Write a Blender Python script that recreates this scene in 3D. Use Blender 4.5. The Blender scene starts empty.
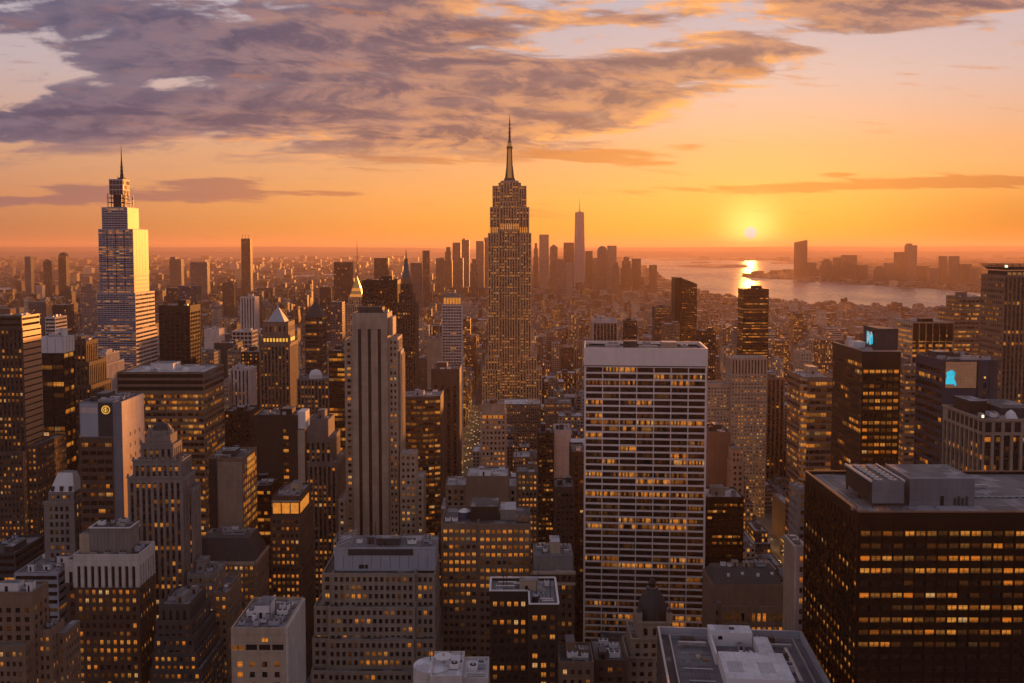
import bpy, math, random
import numpy as np
from mathutils import Vector, Matrix

# ------------------------------------------------------------------ camera
H = 260.0            # eye height above the street
F = 950.0            # focal length in pixels of the 1024 px wide picture
PITCH = math.radians(3.4)
YC = 247.0 + F * math.tan(PITCH)
SUN_AZ = math.atan((750 - 512) / F)
SUN_EL = math.atan((247 - 233) / F * math.cos(SUN_AZ))
LAMP_EL = math.radians(1.5)

scn = bpy.context.scene
C = scn.collection
cam_d = bpy.data.cameras.new('camera')
cam = bpy.data.objects.new('camera', cam_d)
C.objects.link(cam)
cam.location = (0, 0, H)
cam.rotation_euler = (math.pi / 2 - PITCH, 0, 0)
cam_d.sensor_width = 36
cam_d.lens = F / 1024 * 36
cam_d.shift_y = -(341.5 - YC) / 1024
cam_d.clip_start = 1
cam_d.clip_end = 400000
scn.camera = cam
scn.view_settings.view_transform = 'Standard'
scn.view_settings.look = 'None'
scn.view_settings.exposure = 0.0
scn.view_settings.gamma = 1
scn.cycles.max_bounces = 5
scn.cycles.diffuse_bounces = 3
scn.cycles.glossy_bounces = 3
scn.cycles.volume_bounces = 1
scn.cycles.use_denoising = True
scn.cycles.sample_clamp_indirect = 4

EXPO = 0.95          # stops
GAIN = 2 ** EXPO
SKY = 1.0 / GAIN
BACK = 1.46
HAZE = 3.9e-5
scn.view_settings.exposure = EXPO
SX, SY, SZ = math.sin(SUN_AZ) * math.cos(SUN_EL), math.cos(SUN_AZ) * math.cos(SUN_EL), math.sin(SUN_EL)


# ---------------------------------------------------------------- node tools
class K:
    """a socket with arithmetic"""
    def __init__(s, nt, sock): s.nt, s.s = nt, sock
    def _m(s, op, *a):
        n = s.nt.nodes.new('ShaderNodeMath'); n.operation = op
        for i, v in enumerate((s,) + a):
            if isinstance(v, K): s.nt.links.new(v.s, n.inputs[i])
            else: n.inputs[i].default_value = v
        return K(s.nt, n.outputs[0])
    def __add__(s, o): return s._m('ADD', o)
    def __radd__(s, o): return s._m('ADD', o)
    def __sub__(s, o): return s._m('SUBTRACT', o)
    def __rsub__(s, o): return (s * -1.0) + o
    def __mul__(s, o): return s._m('MULTIPLY', o)
    def __rmul__(s, o): return s._m('MULTIPLY', o)
    def __truediv__(s, o): return s._m('DIVIDE', o)
    def pw(s, o): return s._m('POWER', o)
    def f(s, op, *a): return s._m(op, *a)
    def lt(s, o): return s._m('LESS_THAN', o)
    def gt(s, o): return s._m('GREATER_THAN', o)
    def clamp(s):
        r = s._m('ADD', 0.0); r.s.node.use_clamp = True
        return r
    def step(s, a, b):
        n = s.nt.nodes.new('ShaderNodeMapRange'); n.interpolation_type = 'SMOOTHSTEP'
        s.nt.links.new(s.s, n.inputs['Value'])
        n.inputs['From Min'].default_value = a; n.inputs['From Max'].default_value = b
        return K(s.nt, n.outputs[0])


def comb(nt, x, y, z):
    n = nt.nodes.new('ShaderNodeCombineXYZ')
    for i, v in enumerate((x, y, z)):
        if isinstance(v, K): nt.links.new(v.s, n.inputs[i])
        else: n.inputs[i].default_value = v
    return n.outputs[0]


def noise(nt, vec, scale, detail=4, rough=0.55, dist=0.0):
    n = nt.nodes.new('ShaderNodeTexNoise')
    if vec is not None: nt.links.new(vec, n.inputs['Vector'])
    n.inputs['Scale'].default_value = scale
    n.inputs['Detail'].default_value = detail
    n.inputs['Roughness'].default_value = rough
    n.inputs['Distortion'].default_value = dist
    return K(nt, n.outputs[0])


def white(nt, vec=None, w=None):
    n = nt.nodes.new('ShaderNodeTexWhiteNoise')
    if vec is not None:
        n.noise_dimensions = '3D'; nt.links.new(vec, n.inputs['Vector'])
    else:
        n.noise_dimensions = '1D'; nt.links.new(w.s, n.inputs['W'])
    return K(nt, n.outputs[0])


def mixc(nt, fac, a, b, mode='MIX'):
    n = nt.nodes.new('ShaderNodeMix'); n.data_type = 'RGBA'; n.blend_type = mode
    n.clamp_factor = True
    for sock, v in ((n.inputs[0], fac), (n.inputs[6], a), (n.inputs[7], b)):
        if isinstance(v, K): nt.links.new(v.s, sock)
        elif hasattr(v, 'is_linked'): nt.links.new(v, sock)
        elif isinstance(v, (tuple, list)): sock.default_value = (*v[:3], 1)
        else: sock.default_value = v
    return n.outputs[2]


def ramp(nt, fac, stops):
    n = nt.nodes.new('ShaderNodeValToRGB')
    nt.links.new(fac.s, n.inputs[0])
    cr = n.color_ramp
    while len(cr.elements) > 1: cr.elements.remove(cr.elements[-1])
    for i, (p, c) in enumerate(stops):
        e = cr.elements[0] if i == 0 else cr.elements.new(p)
        e.position = p; e.color = (*c, 1)
    return n.outputs[0]


# ---------------------------------------------------------------- sky (world)
def make_world():
    w = bpy.data.worlds.new('World'); scn.world = w; w.use_nodes = True
    nt = w.node_tree; nt.nodes.clear()
    out = nt.nodes.new('ShaderNodeOutputWorld')
    tc = nt.nodes.new('ShaderNodeTexCoord')
    sp = nt.nodes.new('ShaderNodeSeparateXYZ'); nt.links.new(tc.outputs['Generated'], sp.inputs[0])
    dx, dy, dz = (K(nt, sp.outputs[i]) for i in range(3))
    up = dz.f('MAXIMUM', 0.0)
    t = up.f('SQRT')
    hl = (dx * dx + dy * dy + 1e-6).f('SQRT')
    caz2 = (dx * math.sin(SUN_AZ) + dy * math.cos(SUN_AZ)) / hl
    caz = caz2.f('MAXIMUM', 0.0)
    near = caz.pw(4.0)
    q = lambda z: math.sqrt(z)
    sunward = ramp(nt, t, [(0, (.96, .33, .02)), (q(.02), (1.04, .43, .04)), (q(.05), (1.05, .47, .10)), (q(.10), (.88, .45, .20)),
                           (q(.17), (.68, .50, .45)), (q(.26), (.50, .45, .52)), (q(.5), (.22, .215, .28)), (1, (.17, .18, .25))])
    away = ramp(nt, t, [(0, (.15, .07, .085)), (q(.02), (.25, .11, .11)), (q(.05), (.42, .19, .145)), (q(.10), (.52, .31, .22)),
                        (q(.17), (.48, .40, .43)), (q(.26), (.42, .40, .50)), (q(.5), (.22, .215, .28)), (1, (.17, .18, .25))])
    col = mixc(nt, near, away, sunward)
    # physically based dusk sky, a small share of the whole
    ns = nt.nodes.new('ShaderNodeTexSky'); ns.sky_type = 'NISHITA'; ns.sun_disc = False
    ns.sun_elevation = SUN_EL; ns.sun_rotation = SUN_AZ; ns.altitude = 260; ns.dust_density = 3
    # --- clouds, laid on a plane high above
    ady = dy.f('ABSOLUTE').f('MAXIMUM', 0.06)
    U, V = dx / ady, dz / ady
    inv = (up + 0.03).f('POWER', -1.0)
    wob = noise(nt, comb(nt, dx * inv, dy * inv, 0.0), 0.45, 3)
    cx_ = dx * inv * 0.75 + wob * 1.3 + dy * inv * 0.30
    cy_ = dy * inv + wob * 0.5

    def cloud(ox, oy):
        return noise(nt, comb(nt, cx_ + ox, cy_ + oy, 3.7), 0.85, 10, .62, .15)
    n1, n1s = cloud(0, 0), cloud(.06, .16)
    def lumps(o1, o2): return noise(nt, comb(nt, U * 15.0 + wob * 3.0 + V * 16.0 + o1, V * 46.0 + wob * 3.0 + o2, 9.1), 1.0, 9, .64, .2)
    fine, fine_s = lumps(0, 0), lumps(.10, -.42)
    bands = noise(nt, comb(nt, U * 2.6 + V * 7.0 + wob * 1.2, V * 30.0 - U * 2.0 + wob * 2.6, 6.4), 1.0, 4, .5)
    big2 = noise(nt, comb(nt, U * 5.0 + wob * 2.0 + V * 6.0, V * 17.0 + wob * 2.0, 2.2), 1.0, 3, .5)

    def blob(u, v, su, sv, amp, slope=0.0):
        a = (U - u) * (1 / su); b = (V - v + (U - u) * (-slope)) * (1 / sv)
        return ((a * a + b * b) * -0.5).f('EXPONENT') * amp
    px = lambda x: (x - 512) / F
    py = lambda y: (247 - y) / F
    mask = blob(px(170), py(30), .24, .050, .62) + blob(px(430), py(65), .16, .040, .36) + blob(px(60), py(128), .22, .016, .60) \
        + blob(px(330), py(118), .16, .022, .52) + blob(px(480), py(150), .10, .010, .22) + blob(px(650), py(80), .13, .030, .40, .22) \
        + blob(px(880), py(18), .14, .018, .66, .16) + blob(px(650), py(112), .12, .012, .34) + blob(px(960), py(120), .14, .075, -.50) + blob(px(30), py(75), .06, .014, -.25) \
        + blob(px(985), py(6), .10, .012, .50, .10) + blob(px(545), py(25), .10, .02, -.06) + blob(px(520), py(128), .12, .012, .40) + blob(px(420), py(28), .12, .03, .20) + blob(px(200), py(86), .16, .007, -.30) + blob(px(760), py(50), .07, .02, .34, .2) + blob(px(560), py(20), .30, .03, .14)
    hi = V.step(py(176), py(140))
    cov = (n1 - .5) * 1.4 + (big2 - .5) * 1.9 + (bands - .5) * 2.6 + mask * 1.0 - .20 + (fine - .5) * 1.6
    den1 = cov.step(-.06, .28) * hi
    # thin streaks low over the horizon
    Q = comb(nt, U * 9.0, V * 90.0 + U * 5.0, 1.3)
    nl = noise(nt, Q, 1.0, 7, .62, .4)
    low = blob(px(800), py(188), .16, .0042, .40, .03) + blob(px(950), py(183), .09, .0052, .46, .0) + blob(px(222), py(186), .040, .0060, .52) + blob(px(85), py(190), .03, .0060, .52) \
        + blob(px(40), py(201), .10, .0045, .46) + blob(px(320), py(194), .05, .0035, .28) + blob(px(190), py(195), .09, .0045, .34) + blob(px(590), py(155), .06, .0050, .46, -.02) \
        + blob(px(838), py(175), .012, .0016, .36) + blob(px(440), py(162), .10, .0045, .36) + blob(px(972), py(216), .008, .0014, .36) + blob(px(740), py(221), .05, .0014, .24)
    den2 = ((nl * 1.5 - .25 + (fine - .5) * .5 + low).step(.64, .92)) * V.step(.02, .035)
    # light on the clouds: warm where they face the sun and at thin edges, dull mauve in the body
    grad = ((n1 - n1s) * 4.0 + (fine - fine_s) * 4.2 + 0.28).clamp()
    thick = cov.step(.10, .60)
    lowlit = V.step(py(85), py(160)) * near.step(.22, .62)
    warmth = (near.step(.48, 1.0) * 0.80 + lowlit * 1.0 + .06) * (grad * 0.85 + 0.20) * (1.0 - thick * .7)
    lump = ((fine - fine_s) * 1.6 + (fine - .5) * 1.2 + (big2 - .5) * .8 + .55).step(.25, .95)
    body = mixc(nt, lump, mixc(nt, near.step(.25, .95), (.034, .048, .125), (.105, .070, .110)), mixc(nt, near.step(.25, .95), (.125, .115, .19), (.36, .19, .17)))
    edge = mixc(nt, near.step(.25, .9), (.62, .30, .20), (1.05, .45, .12))
    ccol = mixc(nt, (warmth * 1.25).clamp(), body, edge)
    sil = (1.0 - thick) * (1.0 - grad) * .2
    ccol = mixc(nt, sil, ccol, (.40, .33, .40))
    col = mixc(nt, den1 * 0.94, col, ccol)
    ccol2 = mixc(nt, near.step(.3, 1.0), (.26, .135, .145), (.62, .22, .06))
    col = mixc(nt, den2 * 0.80, col, ccol2)
    # bright air about the sun, and its disc
    c = dx * SX + dy * SY + dz * SZ
    a2 = (1.0 - c) * 2.0
    g1 = (a2 * (-1 / (2 * .019 ** 2))).f('EXPONENT')
    g2 = (a2 * (-1 / (2 * .12 ** 2))).f('EXPONENT')
    disc = a2.f('SQRT').step(.0072, .0050)
    col = mixc(nt, 1.0, col, mixc(nt, g2, (0, 0, 0), (.14, .09, .01)), 'ADD')
    col = mixc(nt, 1.0, col, mixc(nt, g1, (0, 0, 0), (.55, .60, .20)), 'ADD')
    col = mixc(nt, disc, col, (1.08, .88, .80))
    rdim = 1.0 - U.step(.30, .56) * V.step(.10, .02) * dy.gt(0.0) * .36
    col = mixc(nt, 1.0, col, comb(nt, rdim, rdim, rdim), 'MULTIPLY')
    # the half of the sky behind the viewer is brightened as fill light by dim
    back = caz2.step(.45, -.35)
    back_fill = 1.0 - back * (1.0 - BACK)
    col = mixc(nt, 1.0, col, comb(nt, back_fill * 1.02, back_fill, back_fill * .99), 'MULTIPLY')
    bg = nt.nodes.new('ShaderNodeBackground'); nt.links.new(col, bg.inputs[0]); bg.inputs[1].default_value = SKY
    bg2 = nt.nodes.new('ShaderNodeBackground'); nt.links.new(ns.outputs[0], bg2.inputs[0]); bg2.inputs[1].default_value = 0.05 / GAIN * .5 / GAIN
    add = nt.nodes.new('ShaderNodeAddShader')
    nt.links.new(bg.outputs[0], add.inputs[0]); nt.links.new(bg2.outputs[0], add.inputs[1])
    nt.links.new(add.outputs[0], out.inputs[0])


make_world()
sun_d = bpy.data.lights.new('sun', 'SUN'); sun = bpy.data.objects.new('sun', sun_d); C.objects.link(sun)
sun_d.energy = 5.0; sun_d.angle = math.radians(.5); sun_d.color = (1, .34, .07)
sun.rotation_euler = Vector((-SX, -SY, -math.tan(LAMP_EL))).to_track_quat('-Z', 'Y').to_euler()
sun.location = (SX * 900, SY * 900, 900)


# ---------------------------------------------------------------- projection
def proj(x, y, z):
    cp, sp = math.cos(PITCH), math.sin(PITCH)
    dz = z - H
    f = y * cp - dz * sp
    u = y * sp + dz * cp
    return 512 + F * x / f, YC - F * u / f


def ray(px, py):
    cp, sp = math.cos(PITCH), math.sin(PITCH)
    xn, yn = (px - 512) / F, (YC - py) / F
    return xn, cp + yn * sp, yn * cp - sp


def at(px, py, Y):
    x, y, z = ray(px, py); t = Y / y
    return x * t, H + z * t


def ground(px, py, Z=0.0):
    x, y, z = ray(px, py); t = (Z - H) / z
    return x * t, y * t


# ---------------------------------------------------------------- materials
MATS = {}


def new_mat(name):
    m = bpy.data.materials.new(name); m.use_nodes = True
    nt = m.node_tree
    b = nt.nodes['Principled BSDF']
    MATS[name] = m
    return m, nt, b


def stone(name, col, rough=.8, spec=.3, var=.25, metal=0.0, streak=.25, scale=.08):
    m, nt, b = new_mat(name)
    tc = nt.nodes.new('ShaderNodeTexCoord')
    mp = nt.nodes.new('ShaderNodeMapping'); nt.links.new(tc.outputs['Object'], mp.inputs[0])
    mp.inputs['Scale'].default_value = (1, 1, .07)
    n1 = noise(nt, tc.outputs['Object'], scale, 5, .6)
    n2 = noise(nt, mp.outputs[0], .5, 4, .6)
    n3 = noise(nt, tc.outputs['Object'], 1.1, 3, .7)
    so = nt.nodes.new('ShaderNodeSeparateXYZ'); nt.links.new(tc.outputs['Object'], so.inputs[0])
    zz = K(nt, so.outputs[2]); hh = K(nt, so.outputs[0]) + K(nt, so.outputs[1])
    row = (zz * (1 / 3.7)).f('FLOOR')
    joint = (zz * (1 / 3.7)).f('FRACT').lt(.045) + ((hh * (1 / 2.9) + row * .5).f('FRACT')).lt(.03) * .7
    cell = white(nt, vec=comb(nt, (hh * (1 / 2.9) + row * .5).f('FLOOR'), row, 3.0))
    f = (n1 - .5) * (2.4 * var) + (n2 - .5) * (2.6 * streak) + (n3 - .5) * (.9 * var) + 1.0 - joint * .22 * min(1.0, var * 4) + (cell - .5) * .14 * min(1.0, var * 4)
    c = mixc(nt, 1.0, tuple(col), comb(nt, f, f, f), 'MULTIPLY')
    nt.links.new(c, b.inputs['Base Color'])
    r = (n3 - .5) * .3 + rough
    nt.links.new(r.s, b.inputs['Roughness'])
    b.inputs['Specular IOR Level'].default_value = spec
    b.inputs['Metallic'].default_value = metal
    return m


def emit_off(m):
    try: m.cycles.emission_sampling = 'NONE'
    except Exception: pass


LIT = 1.0 / GAIN


def window_mat():
    """glass; the UV's whole part carries a number for the room and how brightly it is lit"""
    m, nt, b = new_mat('window_glass')
    uv = nt.nodes.new('ShaderNodeUVMap'); uv.uv_map = 'UVMap'
    sp = nt.nodes.new('ShaderNodeSeparateXYZ'); nt.links.new(uv.outputs[0], sp.inputs[0])
    u, v = K(nt, sp.outputs[0]), K(nt, sp.outputs[1])
    idn, lev = u.f('FLOOR'), v.f('FLOOR')
    fu, fv = u - idn, v - lev
    r1 = white(nt, w=idn); r2 = white(nt, w=idn * 1.37 + 5.0)
    power = ramp(nt, lev * .25, [(0, (0.002,) * 3), (.25, (.05,) * 3), (.5, (.21,) * 3), (.75, (.64,) * 3)])
    hue = mixc(nt, r1.gt(.94) * .7, mixc(nt, r1, (1.0, .25, .018), (1.0, .41, .07)), (1.0, .60, .26))
    # a room: bright ceiling, darker furniture along the sill, a blind part-way down, a mullion
    fur = noise(nt, comb(nt, fu * 3.2 + idn, fv * 2.2, r1 * 9.0), 1.6, 2)
    low = fv.step(.55, .05) * fur.step(.35, .62)
    blind = fv.gt(1.0 - r2 * .55) * r2.gt(.35)
    mull = (fu - .5).f('ABSOLUTE').lt(.045) * r1.gt(.25)
    shade = (1.0 - low * .85) * (1.0 - blind * .45) * (1.0 - mull * .8) * (fv * .5 + .7) * (r2 * .7 + .6)
    e = mixc(nt, 1.0, hue, comb(nt, shade, shade, shade), 'MULTIPLY')
    e = mixc(nt, 1.0, e, power, 'MULTIPLY')
    nt.links.new(e, b.inputs['Emission Color']); b.inputs['Emission Strength'].default_value = LIT
    b.inputs['Base Color'].default_value = (.018, .011, .010, 1)
    rr = r2 * .10 + .06
    nt.links.new(rr.s, b.inputs['Roughness'])
    bp = nt.nodes.new('ShaderNodeBump'); bp.inputs['Strength'].default_value = .04; bp.inputs['Distance'].default_value = 1
    tc = nt.nodes.new('ShaderNodeTexCoord'); nn = noise(nt, tc.outputs['Object'], .5, 2)
    nt.links.new(nn.s, bp.inputs['Height']); nt.links.new(bp.outputs[0], b.inputs['Normal'])
    emit_off(m)
    return m


def pattern_mat(name, ww, wh):
    """far facades: one UV unit is one window bay by one storey; colour and share of lit windows come with the building"""
    m, nt, b = new_mat(name)
    at_ = nt.nodes.new('ShaderNodeAttribute'); at_.attribute_name = 'wall_colour'
    uv = nt.nodes.new('ShaderNodeUVMap'); uv.uv_map = 'UVMap'
    sp = nt.nodes.new('ShaderNodeSeparateXYZ'); nt.links.new(uv.outputs[0], sp.inputs[0])
    u, v = K(nt, sp.outputs[0]), K(nt, sp.outputs[1])
    cu, cv = u.f('FLOOR'), v.f('FLOOR')
    fu, fv = u - cu, v - cv
    win = (fu - .5).f('ABSOLUTE').lt(ww / 2) * (fv - .5).f('ABSOLUTE').lt(wh / 2)
    ge = nt.nodes.new('ShaderNodeNewGeometry')
    sn = nt.nodes.new('ShaderNodeSeparateXYZ'); nt.links.new(ge.outputs['True Normal'], sn.inputs[0])
    win = win * K(nt, sn.outputs[2]).lt(.4)
    a = K(nt, at_.outputs['Alpha'])
    r = white(nt, vec=comb(nt, cu, cv, 0.0)); r2 = white(nt, vec=comb(nt, cu, cv, 7.0)); rf = white(nt, w=cv * 1.7 + 3.0)
    lit = r.lt(a * (rf * 1.4 + .3)) * win
    tc = nt.nodes.new('ShaderNodeTexCoord')
    n = noise(nt, tc.outputs['Object'], .05, 5, .65)
    n2 = noise(nt, tc.outputs['Object'], .35, 3, .7)
    f = (n - .5) * .7 + (n2 - .5) * .55 + 1.0
    wall = mixc(nt, 1.0, at_.outputs['Color'], comb(nt, f, f, f), 'MULTIPLY')
    nt.links.new(mixc(nt, win, wall, (.014, .014, .018)), b.inputs['Base Color'])
    nt.links.new((win * -.38 + .88).s, b.inputs['Roughness'])
    b.inputs['Specular IOR Level'].default_value = .08
    hue = mixc(nt, r2, (1.0, .26, .02), (1.0, .40, .07))
    s = lit * (r2 * r2 * .8 + .08)
    nt.links.new(mixc(nt, 1.0, hue, comb(nt, s, s, s), 'MULTIPLY'), b.inputs['Emission Color'])
    b.inputs['Emission Strength'].default_value = LIT
    emit_off(m)
    return m


def glow_mat(name, col, strength, base=(.05, .04, .035)):
    m, nt, b = new_mat(name)
    b.inputs['Base Color'].default_value = (*base, 1)
    tc = nt.nodes.new('ShaderNodeTexCoord')
    n = noise(nt, tc.outputs['Object'], .6, 3)
    f = n * 1.2 + .4
    nt.links.new(mixc(nt, 1.0, col, comb(nt, f, f, f), 'MULTIPLY'), b.inputs['Emission Color'])
    b.inputs['Emission Strength'].default_value = strength / GAIN
    emit_off(m)
    return m


def roof_mat(name, col, patch, amount):
    m, nt, b = new_mat(name)
    tc = nt.nodes.new('ShaderNodeTexCoord')
    n = noise(nt, tc.outputs['Object'], .13, 5, .6)
    n2 = noise(nt, tc.outputs['Object'], .9, 4, .7)
    n3 = noise(nt, tc.outputs['Object'], .11, 3, .55)
    so = nt.nodes.new('ShaderNodeSeparateXYZ'); nt.links.new(tc.outputs['Object'], so.inputs[0])
    x, y = K(nt, so.outputs[0]), K(nt, so.outputs[1])
    cell = white(nt, vec=comb(nt, (x * .21 + n * .3).f('FLOOR'), (y * .13).f('FLOOR'), 0.0))
    seam = (x * .47).f('FRACT').lt(.06) * .22
    f = (n - .5) * .8 + (n2 - .5) * .7 + 1.0 - seam
    c = mixc(nt, (n3 + (cell - .5) * .22).step(.60 - amount, .62 - amount), col, patch)
    c = mixc(nt, cell.gt(.88) * .4, c, tuple(min(.6, v * 2.6) for v in col))
    c = mixc(nt, cell.lt(.14) * .5, c, tuple(v * .4 for v in col))
    nt.links.new(mixc(nt, 1.0, c, comb(nt, f, f, f), 'MULTIPLY'), b.inputs['Base Color'])
    nt.links.new((n2 * .3 + .55 - n3.step(.6, .66) * .3).s, b.inputs['Roughness'])
    return m


WIN = window_mat()
PAT = [pattern_mat('facade_punched', .55, .55), pattern_mat('facade_ribbon', .94, .5), pattern_mat('facade_strip', .5, .8)]
stone('limestone', (.27, .21, .155)); stone('tan_brick', (.185, .12, .08)); stone('brown_brick', (.085, .052, .036)); stone('dark_brown', (.032, .022, .016))
stone('grey_stone', (.20, .172, .15)); stone('dark_grey', (.055, .05, .048)); stone('white_stone', (.48, .42, .38)); stone('travertine', (.76, .62, .55), .6, .4, .08, streak=.08)
stone('bronze', (.0065, .005, .0042), .5, .16); stone('black_metal', (.010, .009, .009), .45, .3); stone('blue_panel', (.03, .04, .068), .35, .5, .12)
stone('glass_blue', (.26, .28, .34), .30, .8, .15); stone('plant_grey', (.16, .165, .18), .6); stone('painted_gold_reflection', (.62, .31, .07), .5, .12, .10, .0, streak=.05); stone('cream', (.36, .27, .19)); stone('panel_white', (.62, .58, .56), .5, .4, .08, streak=.1)  # the gold one is a sunset reflection put into plain diffuse colour
stone('grey_panel', (.30, .31, .34), .5, .4, .1, streak=.12); stone('steel', (.42, .41, .41), .35, .5, .1, .6); stone('copper', (.10, .12, .115), .6); stone('slate', (.038, .036, .038), .7)
stone('rust', (.22, .11, .06)); stone('painted_sunlight', (.42, .22, .11), .45, .6, .1, streak=.15); stone('pink_panel', (.52, .40, .35), .6); stone('tank_wood', (.12, .085, .06)); stone('spandrel_dark', (.018, .014, .012), .5, .3)  # the orange side panel has sunlight put into its colour
stone('spandrel_brown', (.05, .033, .023), .6); stone('esb_stone', (.50, .31, .165), .75); stone('gold_leaf', (.55, .33, .10), .35, .5, .1, .8)
roof_mat('roof_tar', (.055, .053, .055), (.16, .155, .16), .06); roof_mat('roof_grey', (.13, .125, .13), (.24, .23, .24), .05); roof_mat('roof_pale', (.40, .38, .39), (.22, .21, .215), .0)
roof_mat('roof_deck', (.10, .105, .12), (.13, .13, .14), .05); roof_mat('roof_white', (.60, .58, .60), (.45, .44, .46), 0.)
glow_mat('lamp_amber', (1, .33, .035), .62); glow_mat('lamp_gold', (1, .48, .07), .9); glow_mat('lamp_soft', (1, .45, .10), .22); glow_mat('lamp_white', (1, .75, .45), 3.0)
glow_mat('screen_cyan', (.01, .62, .85), .75); glow_mat('screen_beige', (.30, .125, .065), .42); glow_mat('screen_white', (.9, .9, 1.0), .5); glow_mat('lamp_red', (1, .12, .05), 1.5)


# ---------------------------------------------------------------- mesh tools
class MB:
    def __init__(s, mats):
        s.v, s.f, s.m, s.uv, s.col = [], [], [], [], []
        s.mats = list(mats)
    def q(s, a, b, c, d, m=0, uv=None):
        i = len(s.v); s.v += [a, b, c, d]; s.f.append((i, i + 1, i + 2, i + 3)); s.m.append(m); s.uv.append(uv)
    def poly(s, pts, m=0):
        i = len(s.v); s.v += list(pts); s.f.append(tuple(range(i, i + len(pts)))); s.m.append(m); s.uv.append(None)
    def box(s, x0, x1, y0, y1, z0, z1, m=0, top=None, bottom=False):
        s.q((x0, y0, z0), (x1, y0, z0), (x1, y0, z1), (x0, y0, z1), m)
        s.q((x1, y0, z0), (x1, y1, z0), (x1, y1, z1), (x1, y0, z1), m)
        s.q((x1, y1, z0), (x0, y1, z0), (x0, y1, z1), (x1, y1, z1), m)
        s.q((x0, y1, z0), (x0, y0, z0), (x0, y0, z1), (x0, y1, z1), m)
        s.q((x0, y0, z1), (x1, y0, z1), (x1, y1, z1), (x0, y1, z1), m if top is None else top)
        if bottom: s.q((x0, y1, z0), (x1, y1, z0), (x1, y0, z0), (x0, y0, z0), m)
    def frus(s, cx, cy, z0, r0, z1, r1, n=12, m=0, ph=0.0, cap=True, sx=1, sy=1):
        A = [(cx + r0 * sx * math.cos(ph + 2 * math.pi * k / n), cy + r0 * sy * math.sin(ph + 2 * math.pi * k / n), z0) for k in range(n)]
        B = [(cx + r1 * sx * math.cos(ph + 2 * math.pi * k / n), cy + r1 * sy * math.sin(ph + 2 * math.pi * k / n), z1) for k in range(n)]
        for k in range(n): s.q(A[k], A[(k + 1) % n], B[(k + 1) % n], B[k], m)
        if cap and r1 > 1e-3: s.poly(B, m)
    def bar(s, a, b, r, m=0, n=5):
        a, b = Vector(a), Vector(b); d = (b - a).normalized()
        t = d.orthogonal().normalized(); w = d.cross(t)
        A = [tuple(a + r * (math.cos(2 * math.pi * k / n) * t + math.sin(2 * math.pi * k / n) * w)) for k in range(n)]
        B = [tuple(b + r * (math.cos(2 * math.pi * k / n) * t + math.sin(2 * math.pi * k / n) * w)) for k in range(n)]
        for k in range(n): s.q(A[k], A[(k + 1) % n], B[(k + 1) % n], B[k], m)
        s.poly(B, m); s.poly(A[::-1], m)
    def build(s, name, parent=None, o=(0, 0, 0), colours=False):
        me = bpy.data.meshes.new(name)
        V = np.asarray(s.v, dtype=np.float64) - np.asarray(o)
        me.from_pydata(V.tolist(), [], s.f)
        for m in s.mats: me.materials.append(MATS[m] if isinstance(m, str) else m)
        me.polygons.foreach_set('material_index', np.asarray(s.m, dtype=np.int32))
        if any(u is not None for u in s.uv):
            lay = me.uv_layers.new(name='UVMap')
            arr = []
            for f, u in zip(s.f, s.uv): arr += list(u) if u is not None else [(0, 0)] * len(f)
            lay.data.foreach_set('uv', np.asarray(arr, dtype=np.float32).ravel())
        if colours:
            ca = me.color_attributes.new('wall_colour', 'FLOAT_COLOR', 'CORNER')
            arr = []
            for f, c in zip(s.f, s.col): arr += [c] * len(f)
            ca.data.foreach_set('color', np.asarray(arr, dtype=np.float32).ravel())
        ob = bpy.data.objects.new(name, me); C.objects.link(ob)
        if parent is not None: ob.parent = parent
        return ob


def thing(name, label, cat, loc, group=None, rz=0.0):
    o = bpy.data.objects.new(name, None); C.objects.link(o)
    o.location = loc; o.rotation_euler = (0, 0, rz); o['label'] = label; o['category'] = cat
    if group: o['group'] = group
    o.empty_display_size = 5
    return o


def struct(o, kind='structure'):
    o['kind'] = kind
    return o


# ---------------------------------------------------------------- facades
class St(dict):
    __getattr__ = dict.__getitem__


def st(mode='punch', bay=3.2, ww=.55, fl=3.8, wh=.52, sill=.25, rec=.35, top=3, bot=0, mg=.8, lit=.18, sub=1, run=.5, lo=1, group=1):
    return St(mode=mode, bay=bay, ww=ww, fl=fl, wh=wh, sill=sill, rec=rec, top=top, bot=bot, mg=mg, lit=lit, sub=sub, run=run, lo=lo, group=group)


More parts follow.
